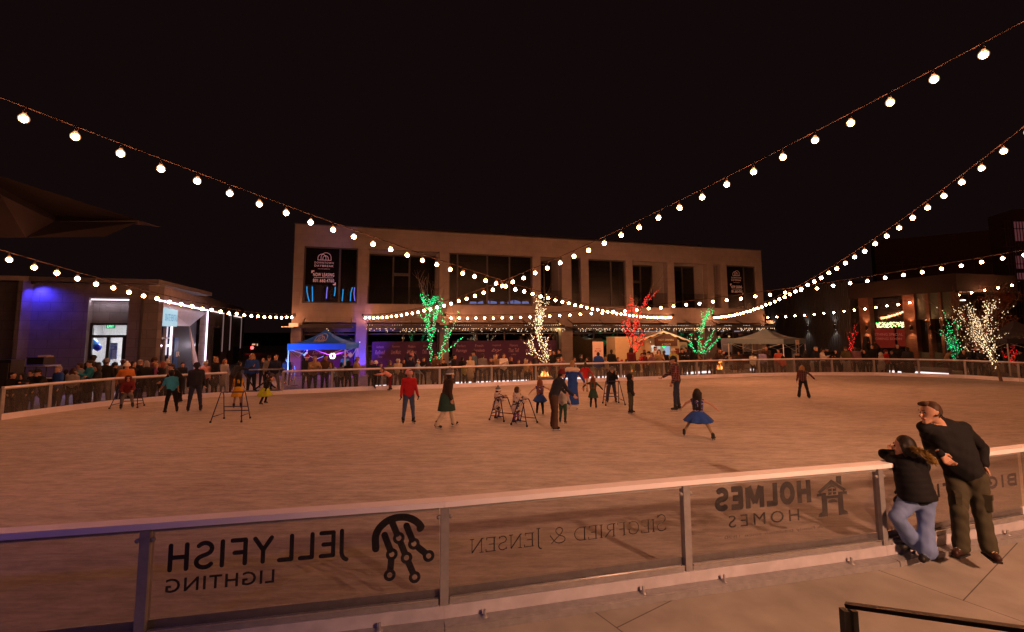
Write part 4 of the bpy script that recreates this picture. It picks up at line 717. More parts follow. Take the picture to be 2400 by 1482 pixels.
for a_, b_ in zip(pts, pts[1:]): g.bar((a_[0], 0, a_[1]), (b_[0], 0, b_[1]), .075, .08, up=(0, 1, 0))
g.build('letter', emit((1, .86, .62), 2.4), lo, world=False)
for px, lab in ((717, 'left'), (821, 'right')):
    p = at_y(px, 832, 23.4); t = thing('diamond_sign', 'small white diamond-shaped sign on the blue tent\'s '+lab+' leg', 'sign', p, 0, 'diamond signs on the tent'); MB().box((0, 0, 0), (.2, .02, .2), rot=M.Rotation(PI/4, 3, 'Y')).build('panel', WHT, t, world=False)
# purple wash lamps under the tent and on the column
def lamp(ty, loc, col, en, size=.05, aim=None, spot=60, blend=.6, name='stage_lamp', lab='', grp='stage wash lamps', body=True):
    L_ = bpy.data.lights.new(name+'_beam', ty); L_.energy = en; L_.color = col; L_.shadow_soft_size = size
    if ty == 'SPOT': L_.spot_size = R(spot); L_.spot_blend = blend
    t = thing(name, lab, 'stage light', loc, 0, grp); o = bpy.data.objects.new(name+'_beam', L_); COL.objects.link(o); o.parent = t; dv = V((0, 0, -1))
    if aim is not None: dv = (V(aim)-V(loc)).normalized(); o.rotation_euler = dv.to_track_quat('-Z', 'Y').to_euler()
    if body:
        qq = dv.to_track_quat('Z', 'Y').to_matrix(); MB().lathe((0, 0, 0), [(0, -.2), (.07, -.2), (.09, -.02), (.09, .0)], 10, q=qq).build('lamp_can', BLK, t, world=False); MB().lathe((0, 0, 0), [(0, -.015), (.085, -.015)], 10, q=qq).build('lamp_lens', emit(col, 4), t, world=False)
        o.location = dv*.05
    return t
cl = fw_((gr[0][1]+gr[1][0])/2, 0, 0)
lamp('SPOT', cl+FD*-.3-FN*1.6+V((0, 0, .25)), (.06, .06, 1), 800, aim=cl+V((0, 0, 1.7)), spot=70, lab='assumed blue uplight at the foot of the stone column by the blue tent')  # assumed fixture, placed to give the column its blue light
lamp('SPOT', wm(T1)@V((.3, .9, 1.9)), (.32, .02, 1), 900, aim=fw_(2.2, .6, 1.2), spot=110, lab='purple wash lamp under the blue tent roof')
lamp('SPOT', wm(T1)@V((-1.9, -2.4, .3)), (.04, .2, 1), 800, aim=wm(T1)@V((-.2, -1, 2.6)), spot=80, lab='added blue wash lamp on the ground, brightening the blue tent from the left')  # added only to brighten the blue of the tent cloth
lamp('SPOT', wm(T1)@V((-1.2, .6, 1.9)), (.3, .15, 1), 90, aim=fw_(.8, 0, 1.3), spot=80, lab='violet lamp inside the blue tent turned to the building corner')
q = pf(70, 700); MB().box((q[0], -.3, zr/2), (.16, .6, zr)).build('wall_fin', PW, pv, world=False); q = C0+FD*(q[0]+.3)-FN*.34+V((0, 0, zr-.1)); lamp('SPOT', q, (.05, .04, 1), 330, aim=q+V((0, 0, -2))+FD*.5+FN*.5, spot=140, blend=1.,  lab='blue wash lamp under the pavilion eave at the far left')
# ---------------------------------------------------------------- treats hut
HB = at_y(1537, 800, 30.); HB.z = 0; hu = thing('treats_hut', 'cream wooden treats hut with snowy roof and brown sign board', 'kiosk', HB, R(8)); k_ = 30./1070
CRM = mat((.52, .44, .28), .8, 0, .08, 6); g = MB(); hw = 1.16; hh = 2.0
g.box((-hw+.2, 0, hh/2+.1), (.4, 1.8, hh)); g.box((hw-.3, 0, hh/2+.1), (.6, 1.8, hh)); g.box((-.05, -.85, .55), (2*hw-1., .1, 1.1)); g.box((-.05, -.85, hh-.05), (2*hw-1., .1, .35)); g.box((0, .9, hh/2), (2*hw-.1, .1, hh)); g.add([(-hw, -.86, hh+.1), (hw, -.86, hh+.1), (0, -.86, hh+.55)], [(0, 1, 2)]); g.box((-hw-.9, .3, 1.15), (1.8, 1.6, 2.3)); lb(g, 'wall', CRM, hu)
g = MB(); g.slab([(-hw-.55, -1.15, hh+.02), (0, -1.15, hh+.62), (0, 1.1, hh+.62), (-hw-.55, 1.1, hh+.02)], .08); g.slab([(0, -1.15, hh+.62), (hw+.55, -1.15, hh+.02), (hw+.55, 1.1, hh+.02), (0, 1.1, hh+.62)], .08); lb(g, 'roof', mat((.05, .045, .04), .8), hu)
g = MB()
for s in (-1, 1):
    for i in range(9):
        f0_, f1_ = i/9, (i+1)/9; w0, w1 = .1+.05*math.sin(i*2.2), .1+.05*math.sin(i*2.2+2.2); x0, x1 = s*(hw+.55)*f0_, s*(hw+.55)*f1_; z0, z1 = hh+.68-.6*f0_, hh+.68-.6*f1_; g.slab([(x0, -1.17, z0), (x1, -1.17, z1), (x1, -1.17, z1-w1), (x0, -1.17, z0-w0)] if s < 0 else [(x0, -1.17, z0-w0), (x1, -1.17, z1-w1), (x1, -1.17, z1), (x0, -1.17, z0)], .1)
lb(g, 'snow_trim', mat((.8, .74, .6), .9), hu)
g = MB(); g.box((.1, -1.2, hh-.02), (1.5, .06, .52)); g.add([(-.65, -1.22, hh+.24), (.85, -1.22, hh+.24), (.1, -1.22, hh+.5)], [(0, 1, 2)]); o = lb(g, 'sign_board', mat((.085, .03, .018), .7, 0, .2, 12), hu); g = MB(); text(g, 'HOT DRINKS', (-.4, .6, hh+.05, hh+.17), V((0, -1.235, 0)), BX, BZ, .004, bold=.02); text(g, '& TREATS', (-.2, .4, hh-.24, hh-.12), V((0, -1.235, 0)), BX, BZ, .004, bold=.03); lb(g, 'board_lettering', mat((.45, .33, .2), .7), o)
g = MB(); g.box((-.05, .5, 1.45), (1.25, .05, .8)); lb(g, 'inner_wall', mat((.6, .55, .5), .8), hu); g = MB(); g.box((-.05, -.1, 1.95), (1.0, .12, .04)); lb(g, 'strip_lamp', emit((1, .93, .9), 22), hu); g = MB(); g.box((.35, -.8, 1.45), (.36, .02, .68)); lb(g, 'frosted_pane', emit((.42, .6, .85), .65), hu)
g = MB(); g.box((.98, -.93, 1.35), (.26, .03, .42)); g.box((-1.22, -.93, 1.2), (.16, .03, .6)); lb(g, 'menu_board', mat((.14, .02, .018), .6), hu)
L_ = bpy.data.lights.new('eave_lamp', 'POINT'); L_.energy = 26; L_.color = (1, .72, .35); L_.shadow_soft_size = .05; o = bpy.data.objects.new('eave_lamp', L_); COL.objects.link(o); o.parent = hu; o.location = (.55, -1.9, 2.6)
wr = thing('glow_wreath', 'small green glowing wreath in the treats hut window', 'wreath', wm(hu)@V((.07, -1.0, 1.72)), R(8)); g = MB()
for k in range(14): g.box((.1*math.cos(k*.9)*(.4+.6*(k % 3)/2), 0, .1*math.sin(k*.9)*(.4+.6*(k % 3)/2)), (.05, .04, .05), rot=M.Rotation(k, 3, 'Y'))
lb(g, 'wreath_lights', emit((.0, .8, .15), 2.2), wr)
# ---------------------------------------------------------------- free-standing banners
def banner(lab, x0, x1, y0, y1, Y, col, txt=(), tcol=(.35, .03, .03), ring_=False, legs=True):
    a, b = at_y(x0, y1, Y), at_y(x1, y0, Y); c = (a+b)/2; c.z = 0; t = thing('banner_sign', lab, 'sign', c, 0, 'stand-up banners'); W, z0, z1 = b.x-a.x, a.z, b.z
    lb(MB().box((0, 0, (z0+z1)/2), (W, .03, z1-z0)), 'panel', mat(col, .7, 0, .05), t)
    g = MB(); g.box((-W/2+.02, .04, z1/2), (.04, .04, z1)); g.box((W/2-.02, .04, z1/2), (.04, .04, z1)); g.box((0, .04, .03), (W, .4, .05)); lb(g, 'stand', ALUD, t)
    g = MB()
    for s, f0_, f1_, k in txt: text(g, s, (-W/2*k, W/2*k, z0+(z1-z0)*f0_, z0+(z1-z0)*f1_), V((0, -.018, 0)), BX, BZ, .004, bold=.02, shear=.2)
    if ring_:
        for r_ in (.42, .3, .2): draw(g, ribbon([(r_*W*math.cos(R(k)), z0+(z1-z0)*.3+r_*W*math.sin(R(k))) for k in range(0, 361, 20)], .035), lambda x, z: V((x, -.018, z)), V((0, -1, 0)), .003)
    if g.v: lb(g, 'lettering', mat(tcol, .7), t)
banner('white stand-up banner with red script beside the red-lit tree', 1389.5, 1413.5, 801, 846, 29., (.62, .5, .47), (('AMANGELA', .60, .65, .5), ('Big W', .42, .56, .66), ('TOUR', .30, .36, .42)))
banner('cream banner with a grey-blue ring emblem right of the treats hut', 1593, 1610, 798, 824, 31.5, (.5, .45, .36), tcol=(.12, .17, .24), ring_=True)
banner('red banner behind the green-lit tree', 1637, 1648, 797, 831, 31.5, (.32, .05, .025), (('HOLIDAY', .75, .85, .7), ('MARKET', .6, .7, .7)), (.5, .25, .15))
banner('blue-grey banner at the left edge of the grey tent', 1691.5, 1715, 793, 826, 33., (.19, .22, .32), (('Utah Eats', .5, .6, .7),), (.4, .42, .5))
banner('pale banner with a blue ring emblem behind the grey tent', 1742, 1764, 793, 825, 33., (.42, .38, .32), tcol=(.05, .12, .28), ring_=True)
banner('narrow blue banner at the right leg of the grey tent', 1858, 1868, 815, 842, 29.5, (.10, .14, .2), tcol=(.4, .4, .45), ring_=True)
banner('small paper notice fixed to the right corner of the grey tent', 1865.5, 1872.5, 797, 807, 28.6, (.5, .4, .36), (('NO SMOKING', .6, .8, .8),), (.1, .1, .1))
# ---------------------------------------------------------------- benches with light strips, planters, fire bowls
def bench(lab, pts, Yoff=0., h=.42, group='concrete benches lit from below'):
    P_ = [at_z(x, y, .07) for x, y in pts]; t = thing('lit_bench', lab, 'bench', V((P_[0].x, P_[0].y, 0)), 0, group); g = MB(); g2 = MB()
    for a, b in zip(P_, P_[1:]):
        u = (b-a).normalized(); n = V((-u.y, u.x, 0)); n = n if n.y > 0 else -n
        a_, b_ = V((a.x, a.y, 0)), V((b.x, b.y, 0)); g.bar(a_+n*.32+V((0, 0, h/2+.07)), b_+n*.32+V((0, 0, h/2+.07)), .5, h-.14); g.bar(a_+n*.37+V((0, 0, .04)), b_+n*.37+V((0, 0, .04)), .4, .08); g2.bar(a_+n*.1+V((0, 0, .075)), b_+n*.1+V((0, 0, .075)), .03, .14)
    g.build('seat_block', CONC, t); g2.build('light_strip', emit((1, .84, .84), 2.4), t)
bench('long lit bench behind the middle of the far barrier', [(1046, 900), (1130, 897.5), (1240, 893.5)])
bench('lit bench behind the dancers at the centre', [(1306, 890), (1400, 886), (1475, 882.5)])
bench('lit bench behind the man in the plaid shirt', [(1606, 875.5), (1668, 872)])
bench('short lit bench behind the white puffer jacket', [(1762, 867), (1774, 866.5)])
bench('long lit bench behind the far right of the rink', [(2084, 871), (2155, 874), (2222, 878)])
bench('low lit bench left of the green-lit tree', [(880, 907.3), (908, 905.8)])
FL = emit((1, .22, .03), 2.6); FL2 = emit((1, .5, .14), 4)
def fire(lab, px, py, wd=1.0, Y=None, flame=.5, seed=1):
    b = at_z(px, py, 0); t = thing('fire_table', lab, 'fire pit', b, 0, 'square concrete fire tables'); MB().box((0, 0, .16), (wd, .8, .3)).box((0, 0, .335), (wd+.1, .9, .06)).build('base', CONC, t, world=False); g = MB(); rnd = random.Random(seed)
    for k in range(11):
        x = rnd.uniform(-.24, .24)*wd; y = rnd.uniform(-.12, .12); hh_ = flame*rnd.uniform(.45, 1)*(1.1-abs(x)*1.4); q = [(x+.03*math.sin(j*2+k), y, .36+hh_*j/5) for j in range(6)]; g.tube(q, [.035, .06, .05, .035, .02, .003], 6, m=k % 2, cap=False)
    g.build('flame', [FL, FL2], t, world=False); L_ = bpy.data.lights.new('fire_glow', 'POINT'); L_.energy = 26; L_.color = (1, .36, .08); L_.shadow_soft_size = .15; o = bpy.data.objects.new('fire_glow', L_); COL.objects.link(o); o.parent = t; o.location = (0, 0, .75)
fire('fire table flaming behind the barrier below the white-lit tree', 1277, 899, .62, flame=.34, seed=2)
fire('fire table with the broad flame between the barrier posts', 1689, 880, .8, flame=.36, seed=5)
fire('fire table half hidden behind the crowd at the treats hut', 1490, 886, .7, flame=.32, seed=8)
t = thing('planter_wall', 'low pale stone planter wall at the far right', 'wall', at_z(2300, 868, 0)); a, b = at_z(2150, 860, 0), at_z(2420, 875, 0); MB().bar(a+V((0, 0, .22)), b+V((0, 0, .22)), .4, .44).build('stone_block', CONC, t); a, b = at_z(2215, 852, 0), at_z(2330, 856, 0); MB().bar(a+V((0, .3, .38)), b+V((0, .3, .38)), .5, .76).build('raised_block', block_mat('pale block', (.42, .37, .28), (.38, .33, .25), (.2, .17, .13), .5, .25, rz=(R(-90), 0, 0)), t)
g = MB(); rnd = random.Random(4); c0 = at_z(2190, 850, 0)
for k in range(420):
    x, y = rnd.gauss(0, 1.1), rnd.gauss(0, .3); z = rnd.uniform(.1, .55)*(1-abs(x)/4); c = c0+V((x, y, z)); a_ = V((rnd.gauss(0, 1), rnd.gauss(0, 1), abs(rnd.gauss(0, 1)))).normalized()*.13; b_ = a_.orthogonal().normalized()*.02; g.add([c-b_, c+b_, c+a_], [(0, 1, 2)])
t = thing('low_shrub', 'scrubby low shrub on the planter below the thin brick piers', 'shrub', c0); g.build('foliage', mat((.10, .09, .05), .9), t); MB().tube([c0, c0+V((.05, 0, .3))], .03).build('stem', BARK, t)
t = thing('yellow_locker', 'yellow two-door cabinet on concrete at the right edge', 'cabinet', at_z(2390, 868, 0)); YC = at_z(2390, 866, 0).y; a, b = at_y(2373, 848, YC), at_y(2412, 832, YC); g = MB(); g.box(((a.x+b.x)/2, YC+.3, a.z/2+.02), (b.x-a.x+.7, .6, a.z)); g.build('concrete_base', CONC, t)
for x0, x1, y0, y1 in ((2373, 2385, 833, 844), (2387, 2398, 832, 843), (2388, 2398, 847, 853)): a, b = at_y(x0, y1, YC-.03), at_y(x1, y0, YC-.03); MB().box((a+b)/2, (b.x-a.x, .08, b.z-a.z)).box(b+V((-.05, -.05, -.25)), (.03, .04, .05)).build('cabinet_door', mat((.55, .36, .03), .5), t)
# street lamp, pole banner, patio heater, table with cloth
t = thing('plaza_lamp', 'tall dark plaza lamp post with glowing flat head and a grey pole banner', 'lamp post', V((at_y(2240, 800, 33).x, 33, 0))); xx = t.location.x; g = MB(); g.tube([(xx, 33, 0), (xx, 33, at_y(2240, 690, 33).z)], .07, 8); q = at_y(2255, 704, 33); g.bar((xx, 33, q.z+.05), (q.x, 33, q.z+.05), .05, .05); g.build('pole', BLK, t); MB().lathe(q, [(0, -.05), (.18, -.04), (.2, .02), (0, .06)], 12).build('lamp_head', emit((1, .74, .6), 3), t); a, b = at_y(2239, 759, 33), at_y(2257, 724, 33); MB().box((a+b)/2+V((.05, 0, 0)), (b.x-a.x, .03, b.z-a.z)).build('pole_banner', mat((.085, .08, .085), .8), t)
g = MB(); q = at_y(2329, 722, 31); t2 = thing('plaza_lamp', 'second plaza lamp glowing behind the white-lit trees', 'lamp post', V((q.x, 31, 0))); MB().tube([(q.x, 31, 0), (q.x, 31, q.z)], .06, 8).build('pole', BLK, t2); MB().lathe(q, [(0, -.05), (.22, -.04), (.24, .02), (0, .06)], 12).build('lamp_head', emit((1, .75, .6), 3), t2)
t = thing('patio_heater', 'black pyramid patio heater against the brick pier', 'heater', V((at_y(2031, 800, 34.5).x, 34.5, 0))); MB().add([(-.3, -.3, .1), (.3, -.3, .1), (.3, .3, .1), (-.3, .3, .1), (0-.12, -.12, 2.2), (.12, -.12, 2.2), (.12, .12, 2.2), (-.12, .12, 2.2)], [(0, 1, 5, 4), (1, 2, 6, 5), (2, 3, 7, 6), (3, 0, 4, 7), (4, 5, 6, 7)]).box((0, 0, .07), (.7, .7, .1)).build('housing', BLK, t, world=False)
t = thing('covered_table', 'table under a black cloth with white arches at the far right', 'table', at_z(2343, 850, 0)); YC = t.location.y; g = MB(); a, b = at_y(2327, 845, YC), at_y(2378, 813, YC); g.box(((a.x+b.x)/2, YC+.4, b.z/2), (b.x-a.x, .75, b.z)); g.build('cloth', mat((.012, .012, .014), .9), t); g = MB(); draw(g, arches(g, at_y(2342, 830, YC).x, .5, .32, None, .11), lambda x, z: V((x, YC+.02, z)), V((0, -1, 0)), .004); g.build('emblem', mat((.2, .2, .2), .8), t)
t = thing('service_bar', 'long dark wood bar counter under the grey tent', 'counter', at_z(1730, 866, 0)); a, b = at_z(1722, 868, 0), at_z(1772, 866, 0); MB().bar(a+V((0, .2, .5)), b+V((0, .2, .5)), .5, 1.).build('front', mat((.09, .04, .022), .7, 0, .2, 5), t); MB().bar(a+V((0, .2, 1.03)), b+V((0, .2, 1.03)), .65, .05).build('top', DARK, t)
# stanchions and ropes by the gate, poles
for k, (px, py) in enumerate(((669, 900), (690, 905), (683, 893))):
    b = at_z(px, py, 0); t = thing('stanchion', ('chrome rope stanchion left of the blue tent', 'chrome rope stanchion nearest the blue tent leg', 'chrome rope stanchion farther back by the blue tent')[k], 'stanchion', b, 0, 'chrome rope stanchions'); MB().lathe((0, 0, 0), [(0, 0), (.16, 0), (.15, .03), (.03, .05), (.025, .9), (.045, .92), (.045, .97), (0, .99)], 12).build('post', STEEL, t, world=False)
    if k < 2: q = at_z((683, 683)[k], 893, 0)-b; MB().tube([V((0, 0, .86)), q*.25+V((0, 0, .62)), q*.5+V((0, 0, .54)), q*.75+V((0, 0, .62)), q+V((0, 0, .86))], .018, 6).build('rope', mat((.14, .02, .03), .8), t, world=False)
t = thing('white_easel', 'white A-shaped easel leaning behind the barrier in front of the plum banners', 'easel', at_z(1105, 900, 0)); a, b, c = at_z(1090, 903, 0), at_z(1121, 902, 0), at_y(1105, 862, at_z(1105, 902, 0).y); MB().tube([a, c], .025).build('leg', WHT, t); MB().tube([b, c], .025).build('leg', WHT, t)
t = thing('wood_pole', 'thin wooden pole standing by the person in the brown coat', 'pole', at_z(1036, 900, 0)); b = at_z(1036, 900, 0); MB().tube([b, V((b.x, b.y, 1.75))], .022).build('shaft', mat((.5, .32, .15), .7), t)
# dj gear on the left
t = thing('equipment_case', 'black equipment tub with white bags standing on a folding table at the left', 'case', at_y(97, 846, 17.5)); MB().box((0, 0, .0), (.62, .45, .24)).box((0, 0, .13), (.68, .5, .03)).build('tub', BLK, t, world=False); MB().box((.1, 0, .18), (.3, .2, .06), rz=.4).box((.25, .05, .17), (.2, .2, .05), rz=.9).build('bag', mat((.4, .33, .33), .8), t, world=False)
t = thing('folding_table', 'dark folding table carrying the black equipment tub', 'table', at_y(97, 860, 17.5)); z = at_y(97, 851, 17.5).z-.1; t.location.z = 0; WM[t.name] = M.Translation(t.location); MB().box((0, 0, z), (.9, .6, .04)).build('top', ALUD, t, world=False)
for x in (-.4, .4): MB().tube([(x, -.2, 0), (x, -.2, z)], .018).tube([(x, .2, 0), (x, .2, z)], .018).build('leg', BLK, t, world=False)
t = thing('keyboard_stand', 'dark keyboard and rack stand behind the left barrier', 'music stand', V((at_y(90, 880, 16.6).x, 16.6, 0))); g = MB(); g.box((0, 0, .98), (1.5, .4, .12)); g.build('keyboard', BLK, t, world=False); MB().tube([(-.5, 0, 0), (.5, 0, .95)], .025).tube([(.5, 0, 0), (-.5, 0, .95)], .025).build('cross_frame', BLK, t, world=False); MB().box((0, -.15, 1.06), (1.2, .08, .03)).build('key_bed', mat((.5, .5, .5), .4), t, world=False)
t = thing('stage_speaker', 'tall black loudspeaker at the far left behind the barrier', 'speaker', V((at_y(22, 880, 15.8).x, 15.8, 0))); MB().box((0, 0, 1.), (.5, .45, 1.5)).build('cabinet', BLK, t, world=False); MB().box((0, -.24, 1.), (.42, .03, 1.3)).build('grille', DARK, t, world=False); MB().box((0, 0, .12), (.6, .5, .24)).build('plinth', DARK, t, world=False)
lamp('SPOT', (7.5, -3.2, 6.), (1, .46, .24), 7200, size=.12, aim=(5.6, 3.4, 0), spot=84, blend=.9, name='assumed_floodlight', lab='assumed warm floodlight, unseen behind the viewer', grp='assumed floodlights')  # unseen floodlight, assumed from the shadow direction, added to light the near paving
lamp('SPOT', (-7.5, -2.6, 5.), (.34, .22, 1), 330, size=.12, aim=(-4.5, 8, 0), spot=100, blend=1., name='stage_lamp', lab='added blue-violet wash lamp, unseen behind the viewer on the left')  # assumed lamp out of view, added to tint near boards and ice
# foreground handrail
t = thing('stair_handrail', 'black square-section stair handrail at the lower right corner', 'railing', at_z(1990, 1700, 0)); a = at_y(1982, 1418, 2.55); e = at_y(2440, 1482, 2.05); dn = V((0, 0, -1)); g = MB(); g.bar(a, e, .036, .020); g.build('rail', mat((.012, .012, .013), .35, .3), t)
for px in (1978, 1998): q = at_y(px, 1424, 2.55); MB().box((q.x, q.y, q.z/2-.01), (.028, .04, q.z)).build('post', mat((.012, .012, .013), .35, .3), t)
# ---------------------------------------------------------------- people: one smooth surface each, grown from rounded bones
def seg_d(P, a, b, ra, rb, sc=(1, 1, 1)):
    sc = np.array(sc, np.float32); A = np.array(a, np.float32)/sc; B = np.array(b, np.float32)/sc; X = [P[i]/sc[i]-A[i] for i in range(3)]; D = B-A; L2 = float(D@D)
    if L2 < 1e-9: return (np.sqrt(X[0]**2+X[1]**2+X[2]**2)-ra)*float(sc.min())
    t = np.clip((X[0]*D[0]+X[1]*D[1]+X[2]*D[2])/L2, 0, 1); q = np.sqrt((X[0]-t*D[0])**2+(X[1]-t*D[1])**2+(X[2]-t*D[2])**2); return (q-(ra+(rb-ra)*t))*float(sc.min())
def snets(pr, h, wr=0., hc=None):
    """pr: (a, b, ra, rb, material, k, scale); surface nets of the smooth union"""
    lo = np.min([np.minimum(p[0], p[1])-max(p[2], p[3])*np.array(p[6]) for p in pr], 0)-3*h; hi = np.max([np.maximum(p[0], p[1])+max(p[2], p[3])*np.array(p[6]) for p in pr], 0)+3*h
    n = np.ceil((hi-lo)/h).astype(int)+1; ax = [lo[i]+h*np.arange(n[i], dtype=np.float32) for i in range(3)]; F_ = np.full(n, 9., np.float32)
    for a, b, ra, rb, m, k, sc in pr:
        e = max(ra, rb)*np.array(sc)+k+2.5*h; i0 = np.maximum(0, ((np.minimum(a, b)-e-lo)/h).astype(int)); i1 = np.minimum(n, ((np.maximum(a, b)+e-lo)/h).astype(int)+2)
        sl = tuple(slice(x, y) for x, y in zip(i0, i1)); P = (ax[0][sl[0]][:, None, None], ax[1][sl[1]][None, :, None], ax[2][sl[2]][None, None, :])
        d = seg_d(P, a, b, ra, rb, sc); f = F_[sl]; q = np.maximum(k-np.abs(f-d), 0)/max(k, 1e-6); F_[sl] = np.minimum(f, d)-q*q*k*.25
    if wr:
        x, y, z = ax[0][:, None, None], ax[1][None, :, None], ax[2][None, None, :]; w = np.sin(31*z+5*np.sin(17*x)+3*np.sin(13*y))*np.sin(23*x+11*z+2)+.7*np.sin(52*z+19*x-23*y)
        if hc is not None: w = w*np.clip(((x-hc[0])**2+(y-hc[1])**2+(z-hc[2])**2)*9-.35, 0, 1)
        F_ = F_+wr*w.astype(np.float32)
    s = F_ < 0; c = [x-1 for x in n]; cnt = np.zeros(c, np.float32); acc = [np.zeros(c, np.float32) for _ in range(3)]; faces = []
    full = [(0, n[i]) for i in range(3)]; E = []
    for d in range(3):
        A = [slice(None)]*3; B = [slice(None)]*3; A[d] = slice(0, -1); B[d] = slice(1, None); A, B = tuple(A), tuple(B); cr = s[A] != s[B]; t = np.where(cr, F_[A]/np.where(cr, F_[A]-F_[B], 1), 0); E.append((cr, s[A])); o = [x for x in range(3) if x != d]
        for u in (0, 1):
            for v in (0, 1):
                src = [slice(None)]*3; src[o[0]] = slice(u, u+c[o[0]]); src[o[1]] = slice(v, v+c[o[1]]); src = tuple(src); m = cr[src]; cnt += m; acc[d] += t[src]*m; acc[o[0]] += u*m; acc[o[1]] += v*m
    act = cnt > 0; idx = -np.ones(c, np.int64); idx[act] = np.arange(act.sum()); ii = np.argwhere(act); vs = np.stack([lo[d]+h*(ii[:, d]+acc[d][act]/cnt[act]) for d in range(3)], 1)
    for d in range(3):
        cr, sa = E[d]; o = [(d+1) % 3, (d+2) % 3]; w = np.argwhere(cr); w = w[(w[:, o[0]] > 0) & (w[:, o[1]] > 0) & (w[:, o[0]] < c[o[0]]) & (w[:, o[1]] < c[o[1]])]
        def at(du, dv): q = w.copy(); q[:, o[0]] -= du; q[:, o[1]] -= dv; return idx[q[:, 0], q[:, 1], q[:, 2]]
        Q = np.stack([at(1, 1), at(0, 1), at(0, 0), at(1, 0)], 1); fl = ~sa[w[:, 0], w[:, 1], w[:, 2]]; Q[fl] = Q[fl][:, ::-1]; faces.append(Q)
    fs_ = np.concatenate(faces); ct = vs[fs_].mean(1); best = np.full(len(ct), 9.); mi = np.zeros(len(ct), int); P = (ct[:, 0], ct[:, 1], ct[:, 2])
    for a, b, ra, rb, m, k, sc in pr:
        d = seg_d(P, a, b, ra, rb, sc); q = d < best; best[q] = d[q]; mi[q] = m
    return vs, fs_, mi
def sdf_obj(name, parts, mats, parent=None):
    vs = []; fs_ = []; ms = []; b = 0
    for v, f, m in parts: vs.append(v); fs_.append(f+b); ms.append(m); b += len(v)
    vs, fs_, ms = np.concatenate(vs), np.concatenate(fs_), np.concatenate(ms); me = bpy.data.meshes.new(name); me.from_pydata(vs.tolist(), [], fs_.tolist())
    for m in mats: me.materials.append(m)
    me.polygons.foreach_set('material_index', ms.astype(np.int32)); me.polygons.foreach_set('use_smooth', np.ones(len(fs_), bool)); me.update(); o = bpy.data.objects.new(name, me); COL.objects.link(o)
    if parent: o.parent = parent; WM[o.name] = wm(parent)
    return o
SK = {'a': (.44, .25, .18), 'b': (.30, .16, .10), 'c': (.12, .06, .04), 'd': (.52, .32, .24)}
HC = {'k': (.012, .009, .008), 'n': (.045, .022, .012), 'r': (.16, .05, .02), 'y': (.32, .19, .08), 'g': (.22, .20, .19), 'w': (.6, .57, .55)}
CO = dict(blk=(.010, .010, .012), ink=(.018, .02, .032), nav=(.014, .02, .055), den=(.05, .075, .15), dden=(.025, .032, .06), gry=(.15, .145, .15), lgr=(.36, .34, .34), wht=(.62, .58, .54), crm=(.5, .42, .30), tan=(.30, .21, .12), brn=(.075, .04, .024), dbr=(.035, .02, .014), org=(.38, .13, .025), red=(.40, .012, .018), mar=(.12, .012, .018), pnk=(.6, .28, .27), mau=(.19, .10, .13), tea=(.02, .21, .30), cya=(.04, .34, .55), blu=(.015, .06, .30), lbl=(.24, .36, .50), gbl=(.09, .15, .20), olv=(.09, .08, .04), grn=(.02, .055, .04), ylg=(.30, .30, .08), yel=(.55, .30, .015), lim=(.42, .50, .02), lil=(.25, .24, .45), hot=(.6, .05, .16), cor=(.55, .11, .07), pur=(.22, .07, .19), khk=(.055, .055, .035), jer=(.06, .2, .36))
def rot(d, ang, axis): return M.Rotation(ang, 3, axis)@d
def skel(arms, legs, fwd=0., side=0., kid=0., look=0., nod=0., twist=0.):
    J = {}; lg = 1-.13*kid; sw = 1-.12*kid; up = V((math.sin(R(side)), -math.sin(R(fwd)), math.cos(R(fwd))*math.cos(R(side)))).normalized(); lat = rot(V((1, 0, 0)), R(twist), 'Z'); lat = (lat-up*lat.dot(up)).normalized()
    J['pel'] = V((0, 0, 0)); J['chest'] = up*.43*(1-.05*kid); J['neck'] = up*.52*(1-.05*kid); h2 = (up+V((0, 0, .8))).normalized(); J['head'] = J['neck']+h2*(.155+.02*kid)+V((0, -.03, 0)); J['hq'] = M.Rotation(R(look+twist), 3, 'Z')@M.Rotation(R(nod), 3, 'X')
    for s, n, (f, o, e, i), (a, b, k) in ((1, 'L', arms[0], legs[0]), (-1, 'R', arms[1], legs[1])):
        sh = J['chest']+up*.035+lat*(s*.175*sw); J['sh'+n] = sh; u = V((s*math.sin(R(o)), -math.sin(R(f))*math.cos(R(o)), -math.cos(R(f))*math.cos(R(o)))); w = V((s*math.sin(R(o-i)), -math.sin(R(f+e)), -math.cos(R(f+e)))).normalized()
        u = rot(u, R(twist), 'Z'); w = rot(w, R(twist), 'Z'); J['el'+n] = sh+u*.285*(1-.08*kid); J['wr'+n] = J['el'+n]+w*.245*(1-.08*kid); J['hd'+n] = w
        hp = lat.copy(); hp.z = 0; hp = V((1, 0, 0))*(s*.088*sw); J['hip'+n] = hp+V((0, 0, -.03)); t = V((s*math.sin(R(b)), -math.sin(R(a))*math.cos(R(b)), -math.cos(R(a))*math.cos(R(b)))); c = V((s*math.sin(R(b*.8)), -math.sin(R(a-k)), -math.cos(R(a-k)))).normalized()
        J['kn'+n] = J['hip'+n]+t*.43*lg; J['an'+n] = J['kn'+n]+c*.40*lg; pt = R((a-k)*.55); J['toe'+n] = V((s*.18, -math.cos(pt), math.sin(pt) if a-k > 0 else math.sin(pt)*.9)).normalized()
    J['up'] = up; J['lat'] = lat; J['fr'] = rot(V((0, -1, 0)), R(twist), 'Z'); return J
ST = ((6, 9, 14, 4), (6, 9, 14, 4)); SL = ((0, 4, 0), (0, 4, 0))
